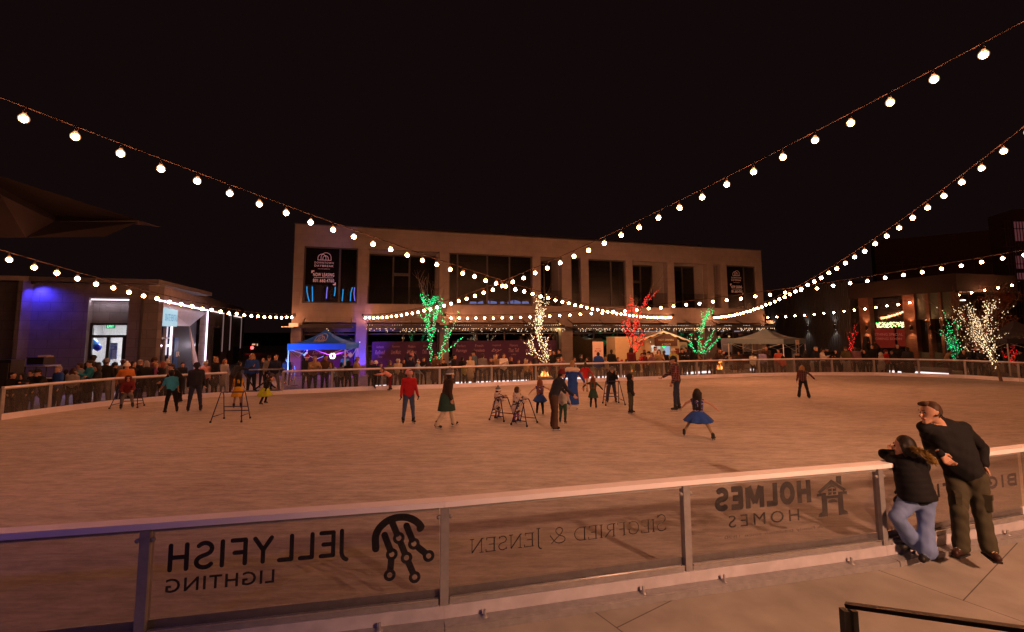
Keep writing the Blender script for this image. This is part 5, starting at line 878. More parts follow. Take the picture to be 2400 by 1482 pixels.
POSE = {'stand': (ST, SL, {}), 'lean': (((42, 14, 62, 30), (42, 14, 62, 30)), ((-8, 5, 0), (-4, 5, 4)), dict(fwd=20, nod=8)), 'phone': (((48, 8, 88, 18), (10, 8, 30, 10)), SL, dict(nod=5)), 'hold': (((30, 10, 85, 35), (30, 10, 85, 35)), SL, dict(nod=10)), 'pock': (((-4, 18, 30, 22), (-4, 18, 30, 22)), SL, {}), 'over': (((150, 25, 60, 60), (150, 25, 60, 60)), SL, {}), 'bend': (((50, 8, 20, 0), (50, 8, 20, 0)), ((8, 6, 8), (-6, 6, 4)), dict(fwd=42, nod=-10)), 'sit': (((30, 8, 60, 20), (25, 8, 60, 20)), ((82, 8, 82), (80, 8, 80)), dict(fwd=8)), 'walk': (((18, 7, 20, 0), (-18, 7, 15, 0)), ((20, 3, 8), (-18, 3, 16)), dict(fwd=6)), 'run': (((60, 12, 80, 10), (-40, 12, 70, 0)), ((55, 4, 60), (-35, 4, 50)), dict(fwd=25)), 'chin': (((38, 12, 118, 30), (48, 10, 40, 40)), ((-6, 5, 0), (2, 5, 10)), dict(fwd=22, look=-25)), 'face': (((35, 10, 110, 45), (35, 10, 110, 45)), SL, dict(nod=12))}
def hand(w, d, t, s, m, curl=25, thumb=True):
    """palm, four unequal fingers and a thumb from the side of the palm; w wrist, d along the hand, t towards the thumb"""
    d = d.normalized(); t = (t-d*t.dot(d)).normalized(); n = d.cross(t); pr = []; I = (1, 1, 1)
    for k in range(4): pr.append((w, w+d*.085*s+t*(.032-.021*k)*s, .017*s, .012*s, m, .014*s, I))
    for k, (L_, o) in enumerate(((.072, .030), (.082, .0105), (.076, -.0105), (.058, -.031))):
        b = w+d*.088*s+t*o*s; c = R(curl*(.9+.12*k)); e = M.Rotation(-c, 3, t)@d; g = M.Rotation(-c*2.1, 3, t)@d; p = b+e*L_*.5*s; pr += [(b, p, .0098*s, .009*s, m, .006*s, I), (p, p+g*L_*.5*s, .009*s, .0072*s, m, .005*s, I)]
    b = w+d*.022*s+t*.026*s; e = (d*.75+t*.75-n*.25).normalized(); p = b+e*.045*s; g = (d*.95+t*.25-n*.35).normalized(); pr += [(b, p, .014*s, .011*s, m, .010*s, I), (p, p+g*.036*s, .011*s, .008*s, m, .005*s, I)]
    return pr
def tup(v): return np.array((v[0], v[1], v[2]), np.float32)
def fixp(pr): return [(tup(a), tup(b), ra, rb, m, k, sc) for a, b, ra, rb, m, k, sc in pr]
def body(lab, loc, yaw, top_z, J, top, bot, skin='a', hair='n', style='short', hat=None, shoe='blk', vox=.03, kid=0., bulk=1.1, coat=0., flare=0., glove=None, bare=False, legskin=False, group='people behind the rink barrier', blade=0., skirt=None, hood=None, fixed=False, hsc=1.07, pattern=None, curl=25, legb=1., fine=False, cat='person', sleeve=True, sock=None):
    I = (1, 1, 1); hs = (1+.30*kid)*hsc; b = bulk; K = .035
    P = []; cm = lambda c: CO[c] if isinstance(c, str) else c
    tm = mat(cm(top), .85, 0, .22, 9 if not pattern else 22, key=pattern) if not pattern else pattern
    mats = [mat(SK[skin], .55, 0, .08, 12), tm, mat(cm(bot), .85, 0, .18, 10), mat(cm(shoe), .5, 0, .15), mat(HC[hair], .6, 0, .3, 30), mat((.01, .008, .008), .2), mat((.34, .13, .10), .5), mat(cm(glove) if glove else (.1, .1, .1), .8), mat(cm(sock) if sock else SK[skin], .8)]
    pel, ch = J['pel'], J['chest']
    for n in 'LR':
        hp, sh = J['hip'+n], J['sh'+n]; P.append((hp.lerp(pel, .25)+J['up']*.05, sh.lerp(ch, .42)-J['up']*.05, .098*b, .098*b, 1, K, I)); P.append((ch+J['up']*.02, sh, .075*b, .062*b, 1, K, I))
        sm = 1 if sleeve else 0
        P.append((sh, J['el'+n], .056*(b if sleeve else .84), .046*(b if sleeve else .86), sm, .025, I)); P.append((J['el'+n], J['wr'+n], .046*(b if sleeve and not bare else .9), .037*(b if sleeve and not bare else .8), 0 if bare else sm, .015, I))
        lm = 8 if legskin else 2; lr = .78 if legskin else 1.06*legb
        P.append((hp, J['kn'+n], .092*(lr+.05), .066*lr, lm, .03, I)); P.append((J['kn'+n], J['an'+n], .064*lr, (.046+flare)*lr, lm, .02, I))
        an = J['an'+n]; td = J['toe'+n]; fl = 1.0; P.append((an+V((0, 0, -.045))-td*.045, an+V((0, 0, -.052))+td*.12, .046, .038, 3, .012, I))
        if blade: P.append((an+V((0, 0, .06)), an+V((0, 0, -.03)), .056, .052, 3, .012, I))
        g = 7 if glove else 0; hd = J['hd'+n]; w = J['wr'+n]
        if not fine: P.append((w, w+hd*.075, .030, .030, g, .01, I)); P.append((w+hd*.075, w+hd*.135-J['up']*.01, .026, .017, g, .01, I)); P.append((w+hd*.02, w+hd*.075+J['fr']*.035, .016, .012, g, .008, I))
        else: P.append((w-hd*.02, w+hd*.01, .028, .028, g, .01, I))
    P.append((pel+J['up']*.02, ch, .112*b, .118*b, 1, K, I)); P.append((J['hipL'], J['hipR'], .098, .098, 2, .03, I))
    if coat: P.append((pel, pel-V((0, 0, coat))+J['fr']*-.02, .135*b, .15*b+coat*.1, 1, .04, (1.12, .95, 1)))
    hc = J['head']; q = J['hq']; hp_ = lambda x, y, z: hc+q@(V((x, y, z))*hs)
    P.append((J['neck']-J['up']*.03, hp_(0, .012, -.05), .056, .054*hs, 0, .02, I))
    if not hood: P.append((J['neck']-J['up']*.045, J['neck']-J['up']*.01, .075*b, .062*b, 1, .02, I))
    H = [(hp_(0, .012, .02), hp_(0, .004, .02), .096*hs, .096*hs, 0, .01, (.84, 1, 1)), (hp_(0, -.02, -.02), hp_(0, -.048, -.068), .066*hs, .046*hs, 0, .03*hs, I), (hp_(0, -.085, .008), hp_(0, -.113, -.024), .011*hs, .016*hs, 0, .01, I), (hp_(-.012, -.078, -.098), hp_(.012, -.078, -.098), .021*hs, .021*hs, 0, .015, I)]
    for s in (-1, 1):
        H += [(hp_(s*.08, .015, .012), hp_(s*.078, .012, -.03), .018*hs, .012*hs, 0, .006, I)]
        if vox < .02: H += [(hp_(s*.032, -.086, .010), hp_(s*.032, -.086, .010), .0085*hs, .0085*hs, 5, .002, I), (hp_(s*.048, -.086, .038), hp_(s*.016, -.096, .036), .0055*hs, .0055*hs, 4, .004, I)]
    if vox < .02: H += [(hp_(-.022, -.090, -.058), hp_(.022, -.090, -.058), .0085*hs, .0085*hs, 6, .004, I)]
    allp = P+H
    # ground and scale
    zmin = min(J['anL'].z, J['anR'].z)-.092-blade; tz = (hc+V((0, 0, .117*hs))).z; sc = top_z/(tz-zmin) if not fixed else 1.; base = V((0, 0, -zmin)) if not fixed else V((0, 0, 0))
    T = lambda v: (V(v)+base)*sc
    S_ = lambda L_: fixp([(T(a), T(b_), ra*sc, rb*sc, m, k*sc, s3) for a, b_, ra, rb, m, k, s3 in L_])
    parts = []
    if fine:
        parts.append(snets(S_(P), vox, .0028 if vox < .02 else 0)); parts.append(snets(S_(H+[P[-1] if hood else P[-2]]), min(vox*.55, .009)))
        for n in 'LR':
            hd = J['hd'+n]; t_ = J['fr'] if abs(hd.dot(J['fr'])) < .8 else J['lat']*(-1 if n == 'L' else 1); t_ = J.get('th'+n, t_)
            parts.append(snets(S_(hand(J['wr'+n], hd, t_, 1.08 if not kid else 1., 7 if glove else 0, J.get('curl', curl))), .0058 if vox > .01 else .0042))
    else: parts.append(snets(S_(allp), vox, .0022 if vox < .02 else 0, tuple(T(hc))))
    o = sdf_obj('person', parts, mats); o.location = loc; o.rotation_euler = (0, 0, R(yaw)); WM[o.name] = M.Translation(V(loc))@M.Rotation(R(yaw), 4, 'Z'); tag(o, lab, cat, group)
    hm = mats[4]; hv = min(vox, .024)
    def sub(name, pr, m, v=hv): return sdf_obj(name, [snets(S_(pr), v)], [m], o)
    # hair
    hr = []
    if style != 'bald' and not (hat == 'helmet'):
        hr = [(hp_(0, .022, .036), hp_(0, .03, .02), .099*hs, .096*hs, 0, .02, (.88, 1, 1)), (hp_(0, .045, -.02), hp_(0, .06, -.045), .075*hs, .06*hs, 0, .02, I)][:1 if style == 'crop' else 2]
        if style == 'short': hr += [(hp_(-.04, -.05, .092), hp_(.04, -.055, .095), .026*hs, .026*hs, 0, .02, I)]
        if style in ('long', 'pony', 'bob', 'chin'):
            L_ = {'long': .34, 'bob': .13, 'pony': .02, 'chin': .045}[style]
            for x in (-.062, 0, .062): hr.append((hp_(x, .045, -.03), hp_(x*1.15, .085, -.05)-V((0, 0, L_*hs)), .052*hs, .036*hs, 0, .03, I))
            if style != 'pony':
                for x in (-.088, .088): hr.append((hp_(x, .0, .02), hp_(x*1.05, .012, -.05)-V((0, 0, L_*.8*hs)), .026*hs, .022*hs, 0, .02, I))
            if style == 'pony': hr.append((hp_(0, .11, .03), hp_(0, .15, -.2), .045*hs, .022*hs, 0, .02, I))
        if style == 'bun': hr.append((hp_(0, .085, .095), hp_(0, .09, .1), .048*hs, .048*hs, 0, .01, I))
        sub('hair', hr, hm, min(hv, .018))
    if hood:
        sub('hood', [(hp_(0, .035, .01), hp_(0, .045, -.01), .125*hs, .12*hs, 0, .02, (.95, 1, 1)), (hp_(0, .05, -.09), J['neck'], .095*hs, .1, 0, .03, I)], mat(cm(hood), .9, 0, .15, 9))
    if hat:
        ty, c = hat if isinstance(hat, tuple) else (hat, 'wht'); g = MB(); hq = q; ctr = T(hp_(0, .012, .02)); r_ = .108*hs*sc; c2 = mat(cm(c), .85, 0, .15, 12); c3 = WHT
        def dome(z0, zt, rr_=1., n=6): return [(r_*rr_*math.cos(R(90*k/n))*(1 if k < n else 0), z0*r_+(zt-z0)*r_*math.sin(R(90*k/n))) for k in range(n+1)]
        if ty in ('beanie', 'pom', 'pom2', 'santa'): g.lathe(ctr, [(r_*.97, -.25*r_), (r_*1.06, -.2*r_), (r_*1.06, .12*r_), (r_*1.0, .16*r_)], 14, m=1 if ty in ('pom2', 'santa') else 0, q=hq); g.lathe(ctr, dome(.15, 1.16, 1.)[0:], 14, q=hq)
        if ty in ('pom', 'pom2'): g.lathe(ctr+hq@V((0, 0, 1.35*r_)), [(.36*r_*math.sin(R(k)), -.36*r_*math.cos(R(k))) for k in range(0, 181, 30)], 9, m=1 if ty == 'pom' else 0, q=hq)
        if ty == 'santa': g.tube([ctr+hq@V((0, 0, r_*.9)), ctr+hq@V((.5*r_, .4*r_, r_*1.2)), ctr+hq@V((1.1*r_, .5*r_, r_*.7))], [r_*.6, r_*.42, r_*.15], 8); g.lathe(ctr+hq@V((1.15*r_, .5*r_, r_*.55)), [(.25*r_*math.sin(R(k)), -.25*r_*math.cos(R(k))) for k in range(0, 181, 45)], 8, m=1)
        if ty == 'cap': g.lathe(ctr, [(r_*1.0, 0)]+dome(.1, 1.08, 1.), 14, q=hq); g.slab([ctr+hq@V((x*r_, y*r_, .16*r_)) for x, y in ((-.7, -.75), (-.55, -1.55), (0, -1.75), (.55, -1.55), (.7, -.75))], .02*sc)
        if ty == 'cowboy': g.lathe(ctr, [(r_*1.95, .38*r_), (r_*1.05, .22*r_), (r_*.98, .35*r_), (r_*.85, 1.15*r_), (0, 1.05*r_)], 16, q=hq, rip=lambda a_, i: .06*math.cos(2*a_) if i == 0 else 0)
        if ty == 'helmet': g.lathe(ctr, [(r_*1.15, -.3*r_)]+dome(-.1, 1.25, 1.2), 14, q=hq); g.box(ctr+hq@V((0, r_*1.12, .35*r_)), (r_*.3, r_*.1, r_*.4), m=2)
        if ty == 'ears': g.lathe(ctr, dome(.0, 1.16, 1.06), 12, q=hq); [g.lathe(ctr+hq@V((s*.65*r_, 0, 1.*r_)), [(.3*r_, 0), (.12*r_, .35*r_), (0, .5*r_)], 6, q=hq) for s in (-1, 1)]
        if ty == 'muffs': g.tube([ctr+hq@V((1.12*r_*math.cos(R(a_)), 0, 1.12*r_*math.sin(R(a_)))) for a_ in range(0, 181, 20)], .014*sc, 5); [g.lathe(ctr+hq@V((s*1.05*r_, 0, -.1*r_)), [(.4*r_*math.sin(R(k)), -.4*r_*math.cos(R(k))) for k in range(0, 181, 30)], 8) for s in (-1, 1)]
        g.build('hat' if ty != 'helmet' else 'helmet', [c2, c3, BLK], o, world=False)
    if blade:
        for n in 'LR':
            an, td = T(J['an'+n]), J['toe'+n].copy(); g = MB(); a_ = an+V((0, 0, -.125*sc))-td*.075*sc; g.bar(a_, a_+td*.245*sc, .006, .028*sc)
            for f_ in (.03, .17): g.bar(a_+td*f_*sc+V((0, 0, .0)), a_+td*f_*sc+V((0, 0, .045*sc)), .022, .02, up=td)
            g.build('skate_blade', STEEL, o, world=False)
    if skirt:
        c, zt, zb, rt, rb_, rp = skirt; g = MB(); ct = T(pel); n_ = 36; pr_ = []
        for i in range(9): f_ = i/8; pr_.append(((rt+(rb_-rt)*f_**(.75 if rb_ > .25 else 1.0))*sc, (zt+(zb-zt)*f_)*sc))
        lay = 3 if rp > .12 else 1
        for l in range(lay): g.lathe(ct+V((0, 0, -.03*l)), [(r_*(1-.1*l), z_+(.02*l if i == 8 else 0)) for i, (r_, z_) in enumerate(pr_)], n_, rip=lambda a_, i, l=l: rp*i/8*(.5*math.sin(9*a_+l*2)+.3*math.sin(17*a_+l+i*.4)+.2*math.sin(29*a_+l)))
        g.build('skirt', mat(cm(c), .8, 0, .25, 14), o, world=False)
    return o, J, T
def board_y(px):
    for a, b in zip(FAR, FAR[1:]):
        pa, pb = px2u(a), px2u(b)
        if pa <= px <= pb: f = (px-pa)/(pb-pa); return a.y+(b.y-a.y)*f
    return FAR[0].y if px < 100 else FAR[-1].y
def px2u(p): d = p-EYE; return CX+F*d.dot(rr)/d.dot(fw)
def crowd(px, py, d, yaw, top, bot, lab, pose='stand', hair='n', style='short', hat=None, skin='a', gz=0., Y=None, **kw):
    y = Y or board_y(px)+d; p = at_y(px, py, y); hh = p.z-gz; a, l, k = POSE[pose]; k = dict(k); kd = kw.pop('kid', 0 if hh > 1.3 else (.5 if hh > 1.05 else 1.)); look = kw.pop('look', 0)
    if look: k['look'] = look
    v = random.Random(int(px*7+py)); a = tuple(tuple(x+v.uniform(-6, 6) for x in q) for q in a)
    return body(lab, V((p.x, y, gz)), yaw-math.degrees(math.atan2(p.x, y)), hh, skel(a, l, kid=kd, **k), top, bot, skin, hair, style, hat, kid=kd, bulk=kw.pop('bulk', 1.18), **kw)
C = crowd
# --- left of the gate
C(30, 873, 1.1, 40, 'blk', 'ink', 'person in black with face lit cyan beside the tall loudspeaker', hair='k')
C(108, 865, .5, -60, 'blk', 'blk', 'person in black cap and black shirt leaning on the left barrier', 'lean', hat=('cap', 'blk'))
C(139, 858, .8, -60, 'blu', 'ink', 'grey-haired person in royal blue jacket watching from the left barrier', hair='g')
C(172, 863, 1.3, 170, 'lgr', 'dbr', 'dark-haired person in pale top behind the blue jacket', hair='n', style='bob')
C(190, 851, 1.5, -110, 'gbl', 'ink', 'person in slate jumper raising a phone by the pavilion door', 'phone', hair='n')
C(214, 845, .7, -75, 'tea', 'ink', 'dark-haired person in teal shirt holding something out over the barrier', 'hold', hair='k')
C(219, 833, 1.9, 180, 'blk', 'blk', 'person in black cap with white arches seen from behind in the doorway', hat=('cap', 'blk'), hair='k')
C(231, 856, .4, -80, 'ink', 'blk', 'person in black waistcoat with long dark hair and pale sleeves', 'hold', hair='k', style='long')
C(249, 841, .9, 150, 'blk', 'gry', 'person in black coat and grey knitted hat before the notice board', hat=('beanie', 'gry'))
C(298, 851, .35, 5, 'org', 'dbr', 'person in rust-orange fleece jacket and cream bobble hat at the left barrier', 'pock', hair='k', style='long', hat=('pom', 'wht'), bulk=1.35)
C(289, 843, 2.2, 175, 'gry', 'ink', 'person in grey cap far behind the orange jacket', hat=('cap', 'gry'))
C(312, 847, 1.2, 60, 'blk', 'blk', 'dark-haired person in black coat looking at a lit phone', 'phone', hair='k', style='long')
C(328, 844, 1.7, 120, 'ink', 'ink', 'grey-haired person in dark jacket behind the phone user', hair='g')
C(344, 846, .8, 185, 'blk', 'blk', 'grey-haired person in broad black coat seen from behind', hair='g', style='bob', bulk=1.35)
C(361, 838, 1.6, 90, 'mar', 'ink', 'person in dark knitted hat holding a small child', 'hold', hat=('beanie', 'dbr'))
C(363, 852, .9, 100, 'pur', 'mau', 'small child in plum coat carried by the person in the dark knitted hat', 'sit', hair='y', gz=.75, kid=1.)
C(382, 848, .6, -100, 'blk', 'blk', 'red-haired person in black coat by the pavilion windows', hair='r', style='bob')
C(393, 845, 1.4, -80, 'gry', 'ink', 'person in white bobble hat by the pavilion windows', hat=('pom', 'lgr'))
C(482, 847, 1.0, 20, 'pnk', 'blk', 'child in pink flowered jacket and white hat with ears', hat=('ears', 'wht'))
C(506, 837, 1.1, 60, 'blk', 'blk', 'fair-haired person with top knot in black coat', hair='y', style='bun', coat=.3)
C(527, 842, 1.9, 40, 'lgr', 'gry', 'person in pale grey coat with ginger hair by the slit windows', hair='r', style='bob', coat=.4)
C(592, 829, 1.0, -20, 'blu', 'ink', 'blond person in bright blue sweatshirt standing at the rink gate', 'pock', hair='y', style='bob', bulk=1.3)
C(617, 840, 3.5, 20, 'ink', 'ink', 'fair-haired person in black far behind the gate', hair='y')
C(631, 834, 2.6, 10, 'gry', 'ink', 'person in black cap and grey jacket behind the bald person', hat=('cap', 'blk'))
C(645, 832, 1.5, 25, 'nav', 'gry', 'bald person in navy sweater and shorts striding past the gate', 'walk', style='bald', skin='d')
C(673, 839, 4.0, 0, 'blk', 'ink', 'person in black in the dark gap beside the stone building')
C(55, 875, .9, -40, 'ink', 'blk', 'person in dark hooded top at the rail right of the tall loudspeaker', hood='ink')
C(76, 868, 1.4, -50, 'nav', 'ink', 'person in navy sweater behind the black-capped one', hair='k')
C(155, 866, 1.5, 170, 'blk', 'blk', 'person in black with back turned between the royal blue jacket and the pale top', hair='k')
C(203, 858, 2.3, -60, 'dbr', 'ink', 'person in dark brown at the pavilion door behind the teal shirt', hair='n')
C(268, 850, 1.5, 100, 'blk', 'ink', 'person in black left of the rust-orange jacket', hair='k', hat=('beanie', 'ink'))
C(372, 858, 1.2, 150, 'blk', 'blk', 'short person in black behind the small child in plum', hair='k')
C(405, 852, 1.8, -30, 'nav', 'ink', 'person in navy in front of the blue door', hair='n')
C(428, 850, 2.0, 20, 'blk', 'ink', 'person in black right of the blue door', hair='k')
C(893, 851, 1.5, 10, 'ink', 'ink', 'person in dark coat between the white helmet and the olive jumper', hair='k')
C(1040, 842, 1.6, -20, 'blk', 'ink', 'person in black at the stone column right of the brown coat', hair='n')
C(1215, 843, 1.8, 30, 'dbr', 'ink', 'person in brown sitting left of the fire by the white-lit tree', hair='n')
C(1346, 838, 2.2, 40, 'ink', 'ink', 'person in dark coat by the stone column behind the velvet gown', hair='k')
C(1377, 838, 2.4, -60, 'blk', 'dbr', 'person in black sitting opposite the dark-haired diner', hair='k')
C(1448, 838, 2.2, 30, 'blk', 'ink', 'person in black behind the child in santa hat', hair='n')
C(1565, 832, 1.9, -10, 'mar', 'ink', 'person in maroon top behind the bearded man in black', hair='n', style='long')
C(1870, 826, 1.6, 20, 'ink', 'ink', 'person in dark jacket by the narrow blue banner', hair='k')
C(1950, 824, 1.7, 150, 'blk', 'blk', 'person in black hood between the dark cap and the blue glow stick', hood='blk')
C(2090, 822, 1.2, -20, 'ink', 'blk', 'person in dark jacket behind the child in red', hair='k')
# --- under and before the blue tent
C(719, 833, 1.5, 20, 'ink', 'ink', 'person in red and white santa hat and black top beside the tan jacket', hat=('santa', 'red'))
C(735, 835, .38, 15, 'tan', 'ink', 'grey-bearded person in tan jacket over red shirt with both hands on the rail', 'lean', hair='g', bulk=1.3)
C(763, 832, .5, 30, 'brn', 'ink', 'tall person in brown sweater with white collar at the rail', hair='k', skin='b', bulk=1.2)
C(784, 849, .32, -35, 'lbl', 'dden', 'person in pale blue sweater with chin on hand at the rail', 'chin', hair='n', style='long')
C(800, 850, 1.1, 170, 'gry', 'ink', 'broad person in grey jacket turned to the blue tent', style='short', hair='k', bulk=1.35)
C(809, 831, 4.2, 0, 'cya', 'ink', 'disc jockey with long hair, turquoise top and santa hat under the blue tent', hair='n', style='long', hat=('santa', 'red'))
C(817, 846, .6, 165, 'blk', 'blk', 'person in black hood with back turned near the blue-lit column', hood='blk')
C(836, 837, .5, 70, 'tan', 'dden', 'person in tan puffer jacket and knitted hat holding a paper cup', 'hold', hat=('beanie', 'tan'), bulk=1.3)
C(870, 845, 1.1, 30, 'nav', 'ink', 'older person in navy coat near the blue-lit column', hair='g')
C(914, 846, .55, 20, 'olv', 'dbr', 'person in olive hooded jumper at the rail', hood='olv', skin='a')
C(933, 841, .7, 10, 'crm', 'mau', 'person in white hood with long black hair', hair='k', style='long', hood='wht', skin='b')
C(946, 842, 1.5, 15, 'dbr', 'ink', 'child with brown hair behind the small furry hood', hair='n')
C(943, 862, .35, 10, 'dbr', 'ink', 'small child in dark coat with furry hood at the rail', hood='brn')
C(962, 833, .85, 15, 'nav', 'ink', 'person in navy jacket and dark cap with a child on the shoulders', 'over', hat=('cap', 'nav'), bulk=1.25)
C(965, 820, .95, 15, 'pnk', 'mau', 'small child in pink sitting on a grown-up\'s shoulders', 'sit', hair='n', gz=1.2, kid=1.)
C(979, 843, .5, 80, 'lbl', 'ink', 'person in white sweater and white ear muffs taking a picture', 'phone', hair='n', hat=('muffs', 'wht'))
C(993, 838, 1.9, 10, 'blk', 'blk', 'person in black beside the green-lit tree trunk', hair='k')
C(1021, 831, .7, 30, 'brn', 'ink', 'person in long brown coat with white face mask', 'hold', hair='n', coat=.35, bulk=1.4)
# --- before the plum banners
C(1064, 831, .9, 70, 'blk', 'dden', 'short-haired person in black T-shirt looking right', hair='k', bare=True)
C(1083, 836, 1.1, 150, 'blk', 'dden', 'person in black jacket turned away next to the black T-shirt', hair='k', bulk=1.25)
C(1090, 847, .75, 180, 'ylg', 'ink', 'child in yellow-green jacket and blue hat', hat=('beanie', 'nav'))
C(1102, 834, .75, 10, 'crm', 'tan', 'person in cream coat with long dark hair in front of the white easel', hair='n', style='long', coat=.3)
C(1112, 822, 1.6, -70, 'gbl', 'ink', 'person in slate-blue jacket and cap above the cream coat', hat=('cap', 'ink'))
C(1131, 829, .8, 165, 'gry', 'dden', 'person in grey hooded jumper seen from behind', hair='n', bulk=1.25)
C(1150, 838, 1.3, 20, 'brn', 'ink', 'child in brown jacket holding a snack', 'hold', hair='n')
C(1161, 831, 1.5, -10, 'tan', 'ink', 'child in cream hood with dark stripes', hood='crm')
C(1180, 829, .7, 20, 'wht', 'ink', 'person in glowing white jacket with long dark hair', 'hold', hair='n', style='long', bulk=1.25)
C(1197, 837, .9, 60, 'blk', 'blk', 'person with ginger bob and black jumper beside the white jacket', hair='r', style='bob')
C(1233, 841, 1.4, 40, 'tan', 'ink', 'child in cream furry hood sitting near the fire table', 'stand', hood='crm')
C(1243, 848, 1.7, -30, 'org', 'ink', 'child with face lit orange close by the fire table', hair='r')
C(1253, 829, .9, 80, 'ink', 'ink', 'person in dark waistcoat, white sleeves and rust cap', hat=('cap', 'brn'), hair='n')
C(1266, 848, 2.3, -20, 'dbr', 'ink', 'child behind the flames with face lit orange')
C(1286, 849, 2.6, 20, 'mar', 'ink', 'small child behind the flames on the right side of the trunk', hair='r')
C(1299, 850, 2.2, -60, 'dbr', 'ink', 'child in brown sitting to the right of the flames', hair='n')
C(1289, 823, 3.1, 20, 'blk', 'blk', 'person with long dark hair and black coat right of the white-lit trunk', hair='k', style='long')
C(1299, 822, 3.6, -40, 'blk', 'ink', 'dark-haired person facing the long-haired one by the lit passage', hair='k')
C(1312, 819, 3.2, -70, 'blk', 'ink', 'person in black jacket against the pale lit passage wall', 'pock', hair='k')
C(1307, 838, 1.5, 60, 'gry', 'gry', 'person in grey-brown coat bending over a baby', 'hold', hair='n')
C(1317, 837, 1.4, -20, 'mau', 'gry', 'fair child in grey-brown jacket next to the passage wall', hair='y')
# --- centre right
C(1361, 830, 2.6, 70, 'blk', 'blk', 'dark-haired person in black sitting at an outdoor table', 'hold', hair='k', style='pony')
C(1402, 826, .75, 178, 'blu', 'gry', 'broad person in blue sweatshirt with grey trousers seen from behind', 'pock', hair='k', bulk=1.6, flare=.03)
C(1419, 837, 1.0, 150, 'crm', 'gry', 'fair child in flowered top beside the blue sweatshirt', hair='y')
C(1433, 820, 1.9, 175, 'blk', 'blk', 'tall person in black jacket seen from behind left of the red-lit tree', hair='k', bulk=1.3)
C(1457, 845, 1.2, 10, 'dbr', 'mau', 'child in santa hat by the foot of the red-lit tree', hat=('santa', 'red'))
C(1469, 842, 1., 20, 'brn', 'mau', 'child in brown hood by the foot of the red-lit tree', hood='brn')
C(1479, 815, 1.2, 160, 'mar', 'ylg', 'tall person in maroon coat with yellow-green trousers', style='long', hair='k', flare=.04)
C(1494, 845, .8, 0, 'dbr', 'gry', 'small dark-haired child with grey trousers at the rail', hair='k', skin='b')
C(1503, 828, 1.2, 30, 'red', 'org', 'small child in bright red held up near the flames', 'sit', hair='k', gz=.62, kid=1.)
C(1511, 826, 1.1, -60, 'mar', 'dbr', 'person in dark knitted hat holding the child in red', 'hold', hat=('beanie', 'blk'))
C(1521, 824, 1.7, -50, 'crm', 'ink', 'person in cream jacket and black cap before the hut', hat=('cap', 'blk'))
C(1528, 827, .9, -45, 'mau', 'gry', 'person in checked coat leaning to the flames', 'hold', hair='r', style='bob')
C(1535, 813, 4.3, 60, 'wht', 'ink', 'worker in white shirt standing inside the treats hut', hair='k')
C(1544, 820, .85, 5, 'tan', 'tan', 'long-haired person in padded tan jacket with arms crossed', 'hold', hair='n', style='long', bulk=1.35)
C(1556, 822, 1.0, 165, 'blk', 'ink', 'bearded person in black jacket turned to the hut', hair='n', bulk=1.3)
C(1578, 819, 1.0, -30, 'ylg', 'ink', 'person in white cowboy hat and pale green waistcoat', hat=('cowboy', 'wht'))
C(1597, 817, 2.1, 40, 'blk', 'blk', 'dark-haired person in black hugging close to the ring banner', 'hold', hair='k')
C(1609, 815, 2.0, -50, 'ink', 'ink', 'person with long black hair in the embrace by the ring banner', 'hold', hair='k', style='long')
C(1620, 818, 2.1, 190, 'blk', 'blk', 'broad person in black seen from behind under the green-lit branches', hair='k', bulk=1.4)
C(1641, 833, 2.5, -80, 'ink', 'ink', 'seated person in black with face lit orange by the green-lit trunk', hair='n')
C(1661, 838, 1.5, 20, 'mar', 'ink', 'person crouching by the broad flame', 'bend', hair='n')
C(1675, 817, .75, 75, 'dbr', 'ink', 'person with dark bun and brown jacket resting on the rail by the broad flame', 'lean', hair='n', style='bun', bulk=1.35)
C(1684, 822, 2.6, 10, 'tan', 'ink', 'fair-haired person partly hidden behind the brown jacket', hair='y')
C(1694, 822, 3.2, 70, 'ink', 'ink', 'person with tied-back hair at the bar behind the flame', hair='n', style='bun')
C(1712, 835, 4.0, -20, 'gry', 'ink', 'person sitting at the bar under the blue-grey banner', hair='n')
C(1731, 824, 4.2, -10, 'dbr', 'ink', 'dark-haired person serving at the bar beneath the grey tent', hair='k')
# --- grey tent to the brick shops
C(1764, 827, .9, 170, 'wht', 'blk', 'person in white puffer jacket and black trousers walking off', 'walk', hair='n', style='long', bulk=1.3)
C(1786, 821, .8, 170, 'lil', 'ink', 'person in pale blue shirt seen from behind at the rail', hair='n')
C(1796, 811, 1.6, -10, 'dbr', 'ink', 'tall person in dark suit under the grey tent', hair='k', bulk=1.2)
C(1806, 832, 1.0, 185, 'blk', 'blk', 'person in black bending under the grey tent', 'bend', hair='k')
C(1824, 819, 1.3, 5, 'cor', 'mau', 'person in coral jumper with a white letter under the grey tent', 'pock', hair='n', style='bun')
C(1834, 834, .9, 170, 'cor', 'ink', 'dark-haired child in coral top seen from behind', hair='k', style='bob')
C(1887, 821, .8, 180, 'blk', 'blk', 'person in long black coat seen from behind right of the grey tent', hair='k', style='bob', coat=.5, bulk=1.35)
C(1911, 813, .9, 60, 'ink', 'blk', 'grey-haired person in dark jacket looking down', 'pock', hair='g', bulk=1.2)
C(1926, 817, .8, 100, 'wht', 'blk', 'dark-haired person in white sweater leaning forward', 'hold', hair='k')
C(1937, 815, 1.6, 40, 'blk', 'ink', 'person in dark cap behind the white sweater', hat=('cap', 'ink'))
C(1941, 838, .5, 10, 'dbr', 'mau', 'small child in bright pink hat at the rail', hat=('beanie', 'hot'))
C(1959, 820, .9, -20, 'blk', 'blk', 'long-haired person in black holding a blue glow stick', 'hold', hair='k', style='long')
C(1971, 826, 1.1, 60, 'lgr', 'ink', 'person with pale sleeve beside the blue glow stick', hair='k')
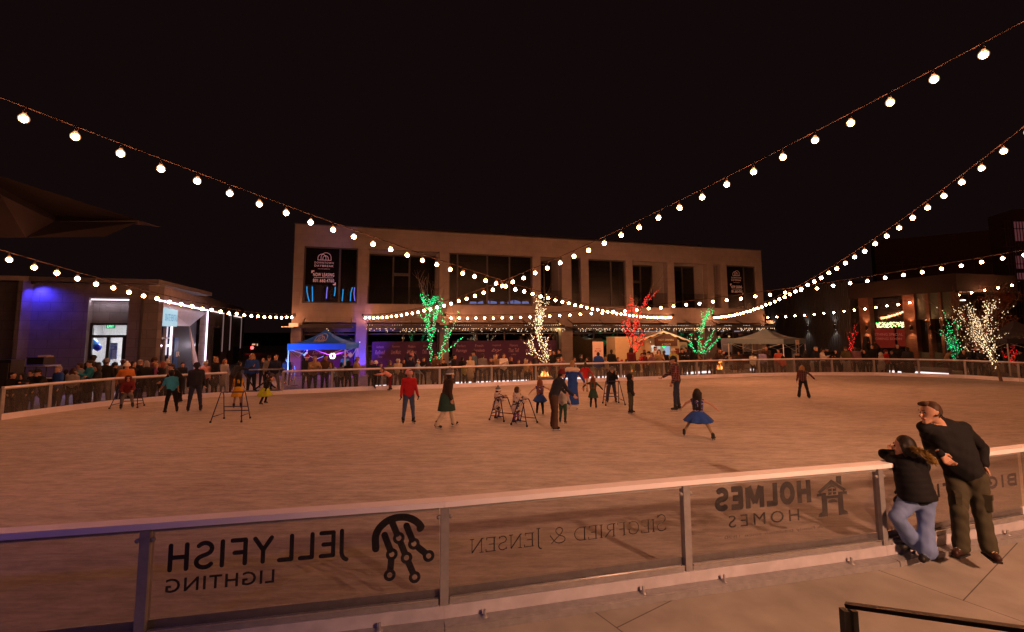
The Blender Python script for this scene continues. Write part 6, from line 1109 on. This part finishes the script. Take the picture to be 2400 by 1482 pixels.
C(1982, 813, .9, -15, 'olv', 'lgr', 'tall person in olive jacket and pale wide trousers', hat=('beanie', 'brn'), flare=.04)
C(2005, 814, .8, 180, 'mau', 'ink', 'broad person in mauve jacket before the red-lit trunk', hair='n', bulk=1.45)
C(2015, 816, 1.3, 120, 'ink', 'ink', 'person holding up a glowing phone by the patio heater', 'phone', hair='k')
C(2026, 820, .8, -30, 'blk', 'blk', 'long-haired person in black next to the phone user', hair='k', style='long')
C(2043, 808, 1.9, 10, 'blk', 'blk', 'person with both hands raised to the head by the brick pier', 'over', hair='k')
C(2064, 826, .45, 100, 'lgr', 'blk', 'person in pale poncho with a violet light on the hood', hood='lgr', coat=.28, bulk=1.4)
C(2075, 820, .95, 60, 'red', 'ink', 'child in red jacket behind the pale poncho', hat=('beanie', 'mar'))
C(2103, 807, 1.6, 0, 'blk', 'blk', 'person in long black coat before the plum sign panels', hair='k', style='long', coat=.5)
C(2126, 814, .5, -160, 'ink', 'blk', 'person in long dark dress and coat close to the rail on the right', hair='k', coat=.55, bulk=1.35)
C(2215, 819, 2.4, 110, 'tan', 'dbr', 'child in tan dashing along the planter', 'run', hair='k', gz=.4)
C(2228, 789, 4.5, 20, 'jer', 'blk', 'person in blue sports shirt standing on the planter', hair='k', gz=.45)
C(2241, 789, 4.6, -20, 'blk', 'ink', 'person in black next to the blue sports shirt', hair='k', gz=.45)
C(2262, 819, .42, -15, 'blk', 'ink', 'person in black leaning on the right-hand rail with arms spread', 'lean', hair='k', style='long', bulk=1.4)
C(2288, 811, .7, 10, 'blk', 'ink', 'reddish-haired person in black between the two leaning on the rail', hair='r')
C(2305, 817, .42, -10, 'ink', 'ink', 'dark-haired person in black leaning on the rail under the white-lit branches', 'lean', hair='k', bulk=1.35)
C(2391, 822, 3.5, -40, 'blk', 'ink', 'person in black standing behind the yellow cabinet', hair='k')
# ---------------------------------------------------------------- skaters
def skater(px, pyf, pyh, yaw, lab, arms, legs, top, bot, fwd=0, side=0, look=0, nod=0, twist=0, kid=0., vox=.016, group='skaters on the ice', **kw):
    p = at_z(px, pyf, ICE); d = ray(px, pyh); hz = CH+d.z*(p.y/d.y)-ICE; J = skel(arms, legs, fwd, side, kid, look, nod, twist)
    return body(lab, V((p.x, p.y, ICE)), yaw-math.degrees(math.atan2(p.x, p.y)), hz, J, top, bot, vox=vox, kid=kid, blade=kw.pop('blade', .055), group=group, fine=True, **kw)
def flower(name, base, spot, sc=16, th=.62):
    m, t, b, N, L = nodes(name); tc = N('TexCoord'); v = N('TexVoronoi', Scale=sc); L(tc.outputs['Object'], v.inputs['Vector']); n = N('TexNoise', Scale=sc*.8); L(tc.outputs['Object'], n.inputs['Vector']); r = N('ValToRGB'); r.color_ramp.interpolation = 'CONSTANT'; r.color_ramp.elements[0].color = (*base, 1); r.color_ramp.elements[1].position = th; r.color_ramp.elements[1].color = (*spot, 1); L(n.outputs['Fac'], r.inputs[0]); L(r.outputs[0], b.inputs['Base Color']); b.inputs['Roughness'].default_value = .85; return m
def plaid(name, a, c):
    m, t, b, N, L = nodes(name); tc = N('TexCoord'); w1 = N('TexWave', Scale=4.5); w2 = N('TexWave', Scale=4.5, _bands_direction='Z'); L(tc.outputs['Object'], w1.inputs[0]); L(tc.outputs['Object'], w2.inputs[0]); q = N('Math', _operation='MAXIMUM'); L(w1.outputs['Fac'], q.inputs[0]); L(w2.outputs['Fac'], q.inputs[1]); r = N('ValToRGB'); r.color_ramp.elements[0].position = .8; r.color_ramp.elements[0].color = (*a, 1); r.color_ramp.elements[1].position = 1.; r.color_ramp.elements[1].color = (*c, 1); L(q.outputs[0], r.inputs[0]); L(r.outputs[0], b.inputs['Base Color']); b.inputs['Roughness'].default_value = .9; return m
FLW = flower('flowered cloth', (.52, .42, .36), (.05, .035, .05), 14, .56); SEQ = flower('sequined cloth', (.03, .035, .2), (.5, .36, .3), 30, .58); PLD = plaid('plaid flannel', (.022, .012, .018), (.20, .06, .07))
DN = (5, 9, 12, 4)
skater(400, 969, 868, 195, 'boy in sky-blue T-shirt and black trousers skating with bent back', ((20, 14, 25, 0), (8, 14, 10, 0)), ((6, 8, 8), (-3, 8, 6)), 'cya', 'blk', fwd=22, hair='k', kid=.4, bare=True, bulk=1.1)
skater(421, 944, 853, -60, 'person in black bending over beside the boy in sky blue', ((45, 8, 10, 0), (30, 10, 20, 0)), ((10, 6, 12), (0, 6, 8)), 'blk', 'blk', fwd=40, nod=10, hair='k', bulk=1.2)
skater(455, 966, 851, 178, 'person in quilted black jacket and dark jeans seen from behind', (DN, (0, 14, 25, 8)), ((3, 8, 6), (3, 8, 6)), 'ink', 'dden', hair='k', bulk=1.32, fwd=6, hat=('beanie', 'ink'))
skater(545, 928, 847, 150, 'person in black jumper and brown trousers with elbow on the gate panel', ((20, 20, 60, 10), (60, 50, 70, 0)), ((5, 5, 8), (0, 5, 0)), 'ink', 'brn', fwd=30, side=-8, hair='k', blade=.0, bulk=1.2)
skater(556, 957, 872, 178, 'girl in strappy mustard-yellow dress pushing a tall skating frame', ((25, 12, 20, 0), (25, 12, 20, 0)), ((4, 6, 8), (-8, 6, 4)), 'yel', 'yel', kid=.8, hair='k', style='long', sleeve=False, legskin=True, skirt=('yel', .12, -.34, .13, .30, .07), skin='b', bulk=1.)
skater(619, 948, 882, 80, 'small girl in lime-green tutu and black tights leaning forward', ((30, 20, 20, 0), (-20, 25, 10, 0)), ((14, 14, 26), (-6, 14, 12)), 'blk', 'blk', fwd=30, kid=1., hair='n', style='pony', skirt=('lim', .10, -.36, .13, .40, .16), bulk=1.)
skater(877, 914, 847, 160, 'person all in black with white helmet holding on to the far barrier', ((60, 25, 20, 0), (50, 20, 20, 0)), ((16, 8, 10), (-26, 8, 20)), 'blk', 'blk', fwd=12, hat=('helmet', 'wht'), kid=.4, bulk=1.15)
skater(915, 916, 861, -70, 'child in pink top bent over against the far barrier', ((70, 10, 30, 0), (60, 10, 30, 0)), ((14, 6, 10), (-4, 6, 6)), 'pnk', 'mar', fwd=60, nod=-20, kid=.6, hair='n')
skater(957, 994, 867, 12, 'person in bright red jacket, pink knitted hat and blue jeans', ((8, 12, 14, 2), (4, 13, 16, 4)), ((4, 6, 6), (-2, 6, 3)), 'red', 'den', look=35, hat=('beanie', 'pnk'), glove='ink', hsc=1.14, bulk=1.2, hair='k', skin='a')
skater(1046, 1004, 868, 105, 'person in long dark coat and striped bobble hat striding on cream trousers', ((4, 8, 12, 4), (-8, 8, 22, 4)), ((22, 3, 6), (-16, 3, 14)), 'dbr', 'crm', fwd=8, hat=('pom2', 'gry'), hair='k', style='long', coat=.0, flare=.03, skirt=('grn', .1, -.42, .17, .27, .04), bulk=1.3)
def frame(px, py, yaw, lab, w=.5, h=.72, dep=.52, nm='skating_frame'):
    p = at_z(px, py, ICE); t = thing(nm, lab, 'skating aid', p, R(yaw), 'blue skating frames'); BL = mat((.02, .022, .12), .4, .4)
    for s in (-1, 1):
        x0, x1 = s*(w*.5), s*(w*.5+.06); q = [V((x1+s*.05, -dep/2, .01)), V((x0, -dep*.18, h*.86)), V((x0, -dep*.1, h*.97)), V((x0, 0, h)), V((x0, dep*.1, h*.97)), V((x0, dep*.18, h*.86)), V((x1, dep/2, .01))]
        MB().tube(q, .0135, 7).build('side_hoop', BL, t, world=False); MB().tube([V((x1, -dep*.42, h*.2)), V((x1, dep*.42, h*.2))], .012, 6).build('side_rail', BL, t, world=False)
        for e in (-1, 1): MB().lathe((x1+(s*.05 if e < 0 else 0), e*dep/2, 0), [(0, 0), (.028, 0), (.028, .05), (0, .05)], 8).build('rubber_foot', BLK, t, world=False)
    MB().tube([V((-w/2, dep*.02, h*.985)), V((w/2, dep*.02, h*.985))], .017, 6).build('cross_bar', BL, t, world=False); MB().tube([V((-w/2-.03, dep*.3, h*.45)), V((w/2+.03, dep*.3, h*.45))], .013, 6).tube([V((-w/2-.04, dep*.36, h*.3)), V((w/2+.04, dep*.36, h*.3))], .013, 6).build('brace', BL, t, world=False)
frame(543, 986, 4, 'tall blue tubular skating frame standing alone behind the girl in yellow', .62, .82, .60)
frame(1176, 983, 62, 'blue skating frame pushed by the child in the bobble hat', .42, .66, .5)
frame(1228, 994, 62, 'blue skating frame pushed by the bare-headed child', .42, .66, .5)
frame(1437, 948, 6, 'blue skating frame gripped by the bearded person', .46, .80, .5)
frame(300, 955, 12, 'blue skating frame beneath the seated child in maroon', .6, .62, .5)
K1 = ((60, 10, 20, 5), (45, 12, 25, 5))
skater(1167, 982, 908, 75, 'small child in flowered coat and bobble hat pushing a blue frame', K1, ((4, 6, 8), (-6, 6, 4)), 'wht', 'mau', kid=1., hat=('pom2', 'gry'), style='long', pattern=FLW, bulk=1.85, coat=.16, hair='k')
skater(1212, 992, 907, 80, 'small bare-headed child in flowered coat and plum tights pushing a blue frame', K1, ((6, 6, 8), (-8, 6, 4)), 'wht', 'pur', kid=1., style='long', pattern=FLW, bulk=1.85, coat=.16, hair='n', look=20)
skater(1266, 972, 889, 175, 'girl in blue sequined tutu with arms spread, nearest the maroon-hatted skater', ((10, 52, 5, 0), (10, 70, 5, 0)), ((4, 7, 6), (-6, 6, 4)), 'blu', 'blk', kid=.75, pattern=SEQ, sleeve=False, hair='r', style='long', skirt=('blu', .08, -.24, .12, .36, .17), bulk=1.)
skater(1298, 1008, 867, 120, 'person in maroon knitted hat and rust trousers steering a child', ((35, 6, 12, 0), (28, 8, 20, 0)), ((10, 5, 12), (0, 6, 8)), 'ink', 'brn', fwd=26, nod=5, hat=('beanie', 'mar'), hair='k', flare=.035, bulk=1.15)
skater(1320, 993, 899, 165, 'small child in grey hooded top and bobble hat held from behind', ((10, 15, 14, 0), (10, 15, 14, 0)), ((10, 6, 12), (-10, 6, 14)), 'lgr', 'grn', kid=.9, hat=('pom', 'gry'), bulk=1.3, hair='k')
o, J, T = skater(1343, 960, 846, 172, 'person in long royal-blue velvet gown with white fur collar and blond bun', ((12, 22, 10, 0), (10, 30, 10, 0)), ((2, 4, 3), (-2, 4, 2)), 'blu', 'blu', hair='y', style='bun', skirt=('blu', .14, -.80, .15, .24, .05), shoe='wht', bulk=1.05)
rg = [J['neck']+V((.20*math.cos(2*PI*k/12), .10*math.sin(2*PI*k/12)+.02, -.03-.03*abs(math.cos(2*PI*k/12)))) for k in range(13)]
sdf_obj('fur_collar', [snets(fixp([(T(a), T(b_), .062, .062, 0, .03, (1, 1, 1)) for a, b_ in zip(rg, rg[1:])]), .014, .008)], [mat((.6, .48, .38), .95, 0, .2, 40, .5)], o)
skater(1373, 919, 851, 165, 'figure skater in red long-sleeved dress at the far barrier', ((8, 35, 5, 0), (25, 30, 10, 0)), ((4, 4, 6), (-10, 4, 10)), 'red', 'red', hair='n', style='pony', legskin=True, skirt=('red', .05, -.14, .13, .2, .08), shoe='tan', bulk=1., kid=.2)
skater(1391, 957, 882, 170, 'girl with long ginger hair in dark green dress, arms out', ((8, 70, 4, 0), (10, 50, 5, 0)), ((3, 6, 5), (-3, 6, 4)), 'grn', 'blk', kid=.7, hair='r', style='long', skirt=('grn', .1, -.34, .14, .29, .05), bulk=1.05)
skater(1434, 945, 859, 8, 'bearded person in black coat and grey knitted hat bowed over a skating frame', ((45, 6, 100, 20), (28, 10, 6, 0)), ((2, 8, 4), (0, 8, 3)), 'blk', 'dden', fwd=30, nod=18, hat=('beanie', 'gry'), hair='n', bulk=1.3)
skater(1479, 970, 876, 75, 'child in black hooded top and olive trousers standing sideways', ((0, 8, 16, 4), (6, 8, 20, 4)), ((4, 4, 8), (0, 4, 3)), 'blk', 'khk', kid=.35, hood='blk', glove='blk', bulk=1.25)
skater(1588, 964, 835, -80, 'tall person in dark plaid shirt and black cap looking down', ((6, 8, 18, 4), (28, 12, 30, 4)), ((10, 4, 8), (-4, 4, 3)), 'mar', 'dden', fwd=5, nod=12, hat=('cap', 'blk'), pattern=PLD, bulk=1.24, hair='n')
skater(1638, 1028, 912, 165, 'dark-haired girl in royal-blue tutu gliding with legs wide apart', ((14, 58, 12, 0), (10, 72, 8, 0)), ((6, 37, 14), (0, 36, 10)), 'blu', 'blu', kid=.75, pattern=SEQ, sleeve=False, hair='k', style='long', legskin=True, skirt=('blu', .10, -.23, .13, .47, .2), bulk=1., sock='tan', vox=.014)
skater(1884, 935, 857, 178, 'person with long fair hair, black top and flared black trousers, one arm out', ((8, 12, 10, 0), (12, 48, 10, 0)), ((5, 10, 4), (3, 12, 4)), 'mar', 'blk', hair='y', style='long', flare=.035, bulk=1.12, fwd=6, pattern=PLD)
# seated child on the left
p = at_z(296, 956, ICE); body('child in maroon hooded coat and grey trousers sitting on a skating frame', V((p.x, p.y, ICE)), 40, CH+ray(296, 880).z*(p.y/ray(296, 880).y)-ICE, skel(((30, 10, 45, 20), (25, 12, 40, 20)), ((78, 10, 70), (74, 8, 66)), fwd=10, kid=.3, nod=5), 'mar', 'gry', hood='mar', vox=.016, kid=.3, blade=.05, fine=True, group='skaters on the ice', bulk=1.35)
# ---------------------------------------------------------------- the man and the girl at the near barrier
def pj(px, py, y): return at_y(px, py, y)
def joints(root, d): return {k: (v-root if isinstance(v, V) and k[:2] not in ('hd', 'to', 'up', 'la', 'fr', 'th') else v) for k, v in d.items()}
root = V((at_z(2290, 1305, 0).x, 5.3, 0))
J = dict(pel=pj(2264, 1108, 5.42), chest=pj(2215, 1008, 5.52), neck=pj(2203, 993, 5.5), head=pj(2180, 968, 5.42), hipL=pj(2287, 1120, 5.36), hipR=pj(2243, 1118, 5.5), knL=pj(2301, 1205, 5.32), anL=pj(2318, 1284, 5.22), knR=pj(2248, 1200, 5.30), anR=pj(2253, 1280, 5.28), toeL=V((-.30, -.95, -.05)).normalized(), toeR=V((-.93, -.36, -.03)).normalized(),
    shL=pj(2258, 1004, 5.50), shR=pj(2168, 1002, 5.46), elL=pj(2304, 1050, 5.56), wrL=pj(2306, 1090, 5.44), hdL=V((-.30, .05, -1)).normalized(), elR=pj(2180, 1058, 5.66), wrR=pj(2203, 1063, 5.36), hdR=V((.5, -.35, -.78)).normalized(), thR=V((.8, -.1, .5)), up=V((-.42, .05, .9)).normalized(), lat=V((.93, .2, .2)).normalized(), fr=V((-.15, -1, 0)).normalized(), hq=M.Rotation(R(-94), 3, 'Z')@M.Rotation(R(4), 3, 'X')@M.Rotation(R(-6), 3, 'Y'), curl=32)
J = joints(root, J)
mo, J_, T_ = body('tall man in black jacket and olive cargo trousers leaning on the near barrier', root, 0, 1, J, (.004, .004, .006), (.045, .04, .025), skin='a', hair='n', style='crop', shoe=(.03, .010, .008), vox=.0105, fixed=True, fine=True, bulk=1.18, hsc=1.0, flare=.02, legb=1.1, group='pair leaning on the near barrier')
CL = mat((.004, .004, .006), .75, 0, .2, 12); OL = mat((.045, .04, .025), .85, 0, .18, 10)
sdf_obj('collar', [snets(fixp([(J['neck']+V((-.06, -.02, .0)), J['neck']+V((.05, .05, .015)), .062, .066, 0, .02, (1, 1, 1)), (J['neck']+V((.05, .05, .0)), J['neck']+V((.14, .06, -.03)), .06, .05, 0, .03, (1, 1, 1))]), .009, .002)], [CL], mo)
for n, s in (('L', 1), ('R', -1)):
    c = J['hip'+n].lerp(J['kn'+n], .62)+V(((-.015, -.065, 0) if s > 0 else (-.055, -.05, 0))); MB().box(c, (.05, .13, .17), rz=s*.6).box(c+V((s*.003, -.003, .065)), (.055, .14, .05), rz=s*.6).build('cargo_pocket', OL, mo, world=False)
for n in 'LR':
    a, td = J['an'+n], J['toe'+n]; g = MB()
    for k in range(4): c = a+td*(.055+.022*k)+V((0, 0, -.005-.011*k)); sd = V((-td.y, td.x, 0)).normalized(); g.tube([c+sd*.026, c+V((0, 0, .012)), c-sd*.026+td*.012], .005, 5)
    g.build('shoelace', mat((.55, .42, .3), .8), mo, world=False); g = MB(); g.bar(a-td*.075+V((0, 0, -.088)), a+td*.13+V((0, 0, -.092)), .08, .02); g.build('shoe_sole', BLK, mo, world=False)
hp_ = lambda x, y, z: J['head']+J['hq']@(V((x, y, z))*1.06)
MB().tube([hp_(.083, .03, .03), hp_(.095, .03, .0), hp_(.092, .005, -.025), hp_(.09, -.02, -.02)], .009, 6).tube([hp_(.09, .03, .01), hp_(.085, .06, -.05)], .005, 5).build('earpiece', BLK, mo, world=False)
sdf_obj('front_hair', [snets(fixp([(hp_(-.04, -.058, .098), hp_(.04, -.055, .098), .022, .022, 0, .02, (1, 1, 1)), (hp_(.0, -.02, .105), hp_(0, .04, .098), .04, .045, 0, .03, (1.2, 1, .6))]), .007, .002)], [mat(HC['n'], .7, 0, .4, 40, .3)], mo)
root = V((at_z(2150, 1300, 0).x, 5.3, 0))
G = dict(pel=pj(2148, 1160, 5.38), chest=pj(2128, 1082, 5.44), neck=pj(2122, 1068, 5.45), head=pj(2118, 1046, 5.42), hipL=pj(2166, 1172, 5.38), hipR=pj(2132, 1172, 5.40), knL=pj(2170, 1228, 5.36), anL=pj(2172, 1290, 5.28), knR=pj(2101, 1212, 5.34), anR=pj(2140, 1268, 5.42), toeL=V((-.75, -.4, -.12)).normalized(), toeR=V((-.9, .05, -.12)).normalized(), shL=pj(2150, 1082, 5.36), shR=pj(2108, 1084, 5.50), elL=pj(2088, 1078, 5.5), wrL=pj(2090, 1063, 5.66), hdL=V((.5, .6, .1)).normalized(), elR=pj(2072, 1064, 5.60), wrR=pj(2104, 1062, 5.62), hdR=V((.9, .3, .0)).normalized(), up=V((-.2, .05, .97)).normalized(), lat=V((.75, -.6, .1)).normalized(), fr=V((-.85, .5, 0)).normalized(), hq=M.Rotation(R(-134), 3, 'Z')@M.Rotation(R(8), 3, 'X'), curl=40)
G = joints(root, G)
go, _, _ = body('girl in black padded jacket with fur hood resting on folded arms over the rail', root, 0, 1, G, (.004, .004, .007), (.13, .19, .40), skin='a', hair='k', style='chin', shoe='blk', vox=.0105, fixed=True, fine=True, bulk=1.18, kid=.3, hsc=.86, flare=.042, group='pair leaning on the near barrier')
pl_, nk = G['pel'], G['chest']
def lathe_axis(g, a, b, prof, n=22, rip=None):
    ax = (b-a).normalized(); q = ax.to_track_quat('Z', 'Y').to_matrix(); g.lathe(a, prof, n, q=q, rip=rip)
g = MB(); L_ = (nk-pl_).length; prof = []
for i in range(31): f_ = i/30; prof.append(((.182-.04*f_+.005*abs(math.sin(PI*f_*7))), -.05+f_*(L_+.08)))
lathe_axis(g, pl_, nk, [(.15, -.05)]+prof+[(.08, L_+.07)], 26, rip=lambda a, i: .05*math.cos(2*a)+.012*math.sin(5*a+i*.6)); g.build('padded_jacket', mat((.004, .004, .007), .85, 0, .25, 9), go, world=False)
fur = mat((.24, .15, .04), .95, 0, .4, 60, .6); g = MB(); rnd = random.Random(9); c0 = [pj(x, y, z)-root for x, y, z in ((2136, 1052, 5.34), (2150, 1054, 5.24), (2165, 1061, 5.2), (2178, 1072, 5.2), (2190, 1086, 5.24))]
for i in range(2600):
    f_ = rnd.random()*(len(c0)-1.001); k = int(f_); c = c0[k].lerp(c0[k+1], f_-k); d_ = V((rnd.gauss(0, 1), rnd.gauss(0, 1), rnd.gauss(0, 1)+.3)).normalized(); e = d_.orthogonal().normalized()*.004; tip_ = c+d_*rnd.uniform(.035, .065)+V((0, 0, -.008)); g.add([c+e, c-e, tip_], [(0, 1, 2)])
g.tube(c0, [.008, .014, .016, .014, .008], 6); g.build('fur_trim', fur, go, world=False)
sdf_obj('jacket_hood', [snets(fixp([(G['neck']+V((.0, -.03, -.03)), G['neck']+V((.13, -.03, -.10)), .085, .09, 0, .03, (1, 1, 1)), (G['neck']+V((.13, -.03, -.10)), G['neck']+V((.19, .01, -.17)), .085, .06, 0, .03, (1, 1, 1))]), .011, .003)], [mat((.004, .004, .007), .8, 0, .25, 9)], go)
# loose strands of hair for the two in front
def strands(o, hc, q, hs, n, a0, a1, zend, mats, seed, wd=.0045, lift=1.05):
    g = MB(); rnd = random.Random(seed)
    for i in range(n):
        az = R(rnd.uniform(a0, a1)); ze = zend*rnd.uniform(.6, 1.1); f = rnd.uniform(lift-.03, lift+.07); pts = []; ph = rnd.uniform(0, 6); el0 = rnd.uniform(0, 35)
        for k in range(9):
            el = el0+(95-el0)*min(1, k/5); r_ = .1*hs*f; p = V((r_*.88*math.sin(R(el))*math.cos(az), r_*math.sin(R(el))*math.sin(az)+.015, .02*hs+r_*math.cos(R(el))))
            if k > 5: p.z -= (k-5)/3*ze; p.x += .006*math.sin(ph+k); p.y += .006*math.cos(ph+k)
            pts.append(hc+q@p)
        sd = (q@V((-math.sin(az), math.cos(az), 0)))*wd
        vs = []; 
        for k, p in enumerate(pts): w_ = sd*(1-k/9.5); vs += [p-w_, p+w_]
        g.add(vs, [(2*k, 2*k+1, 2*k+3, 2*k+2) for k in range(8)], i % 2, True)
    g.build('hair_strands', mats, o, world=False)
strands(go, G['head'], G['hq'], .94, 420, -15, 195, .09, [mat((.012, .008, .006), .5, 0, .2, 30), mat((.03, .018, .012), .5, 0, .2, 30)], 3)
strands(mo, J['head'], J['hq'], 1.0, 160, -20, 200, .0, [mat((.05, .024, .012), .6, 0, .2, 30), mat((.08, .04, .02), .6, 0, .2, 30)], 4, .003, 1.0)
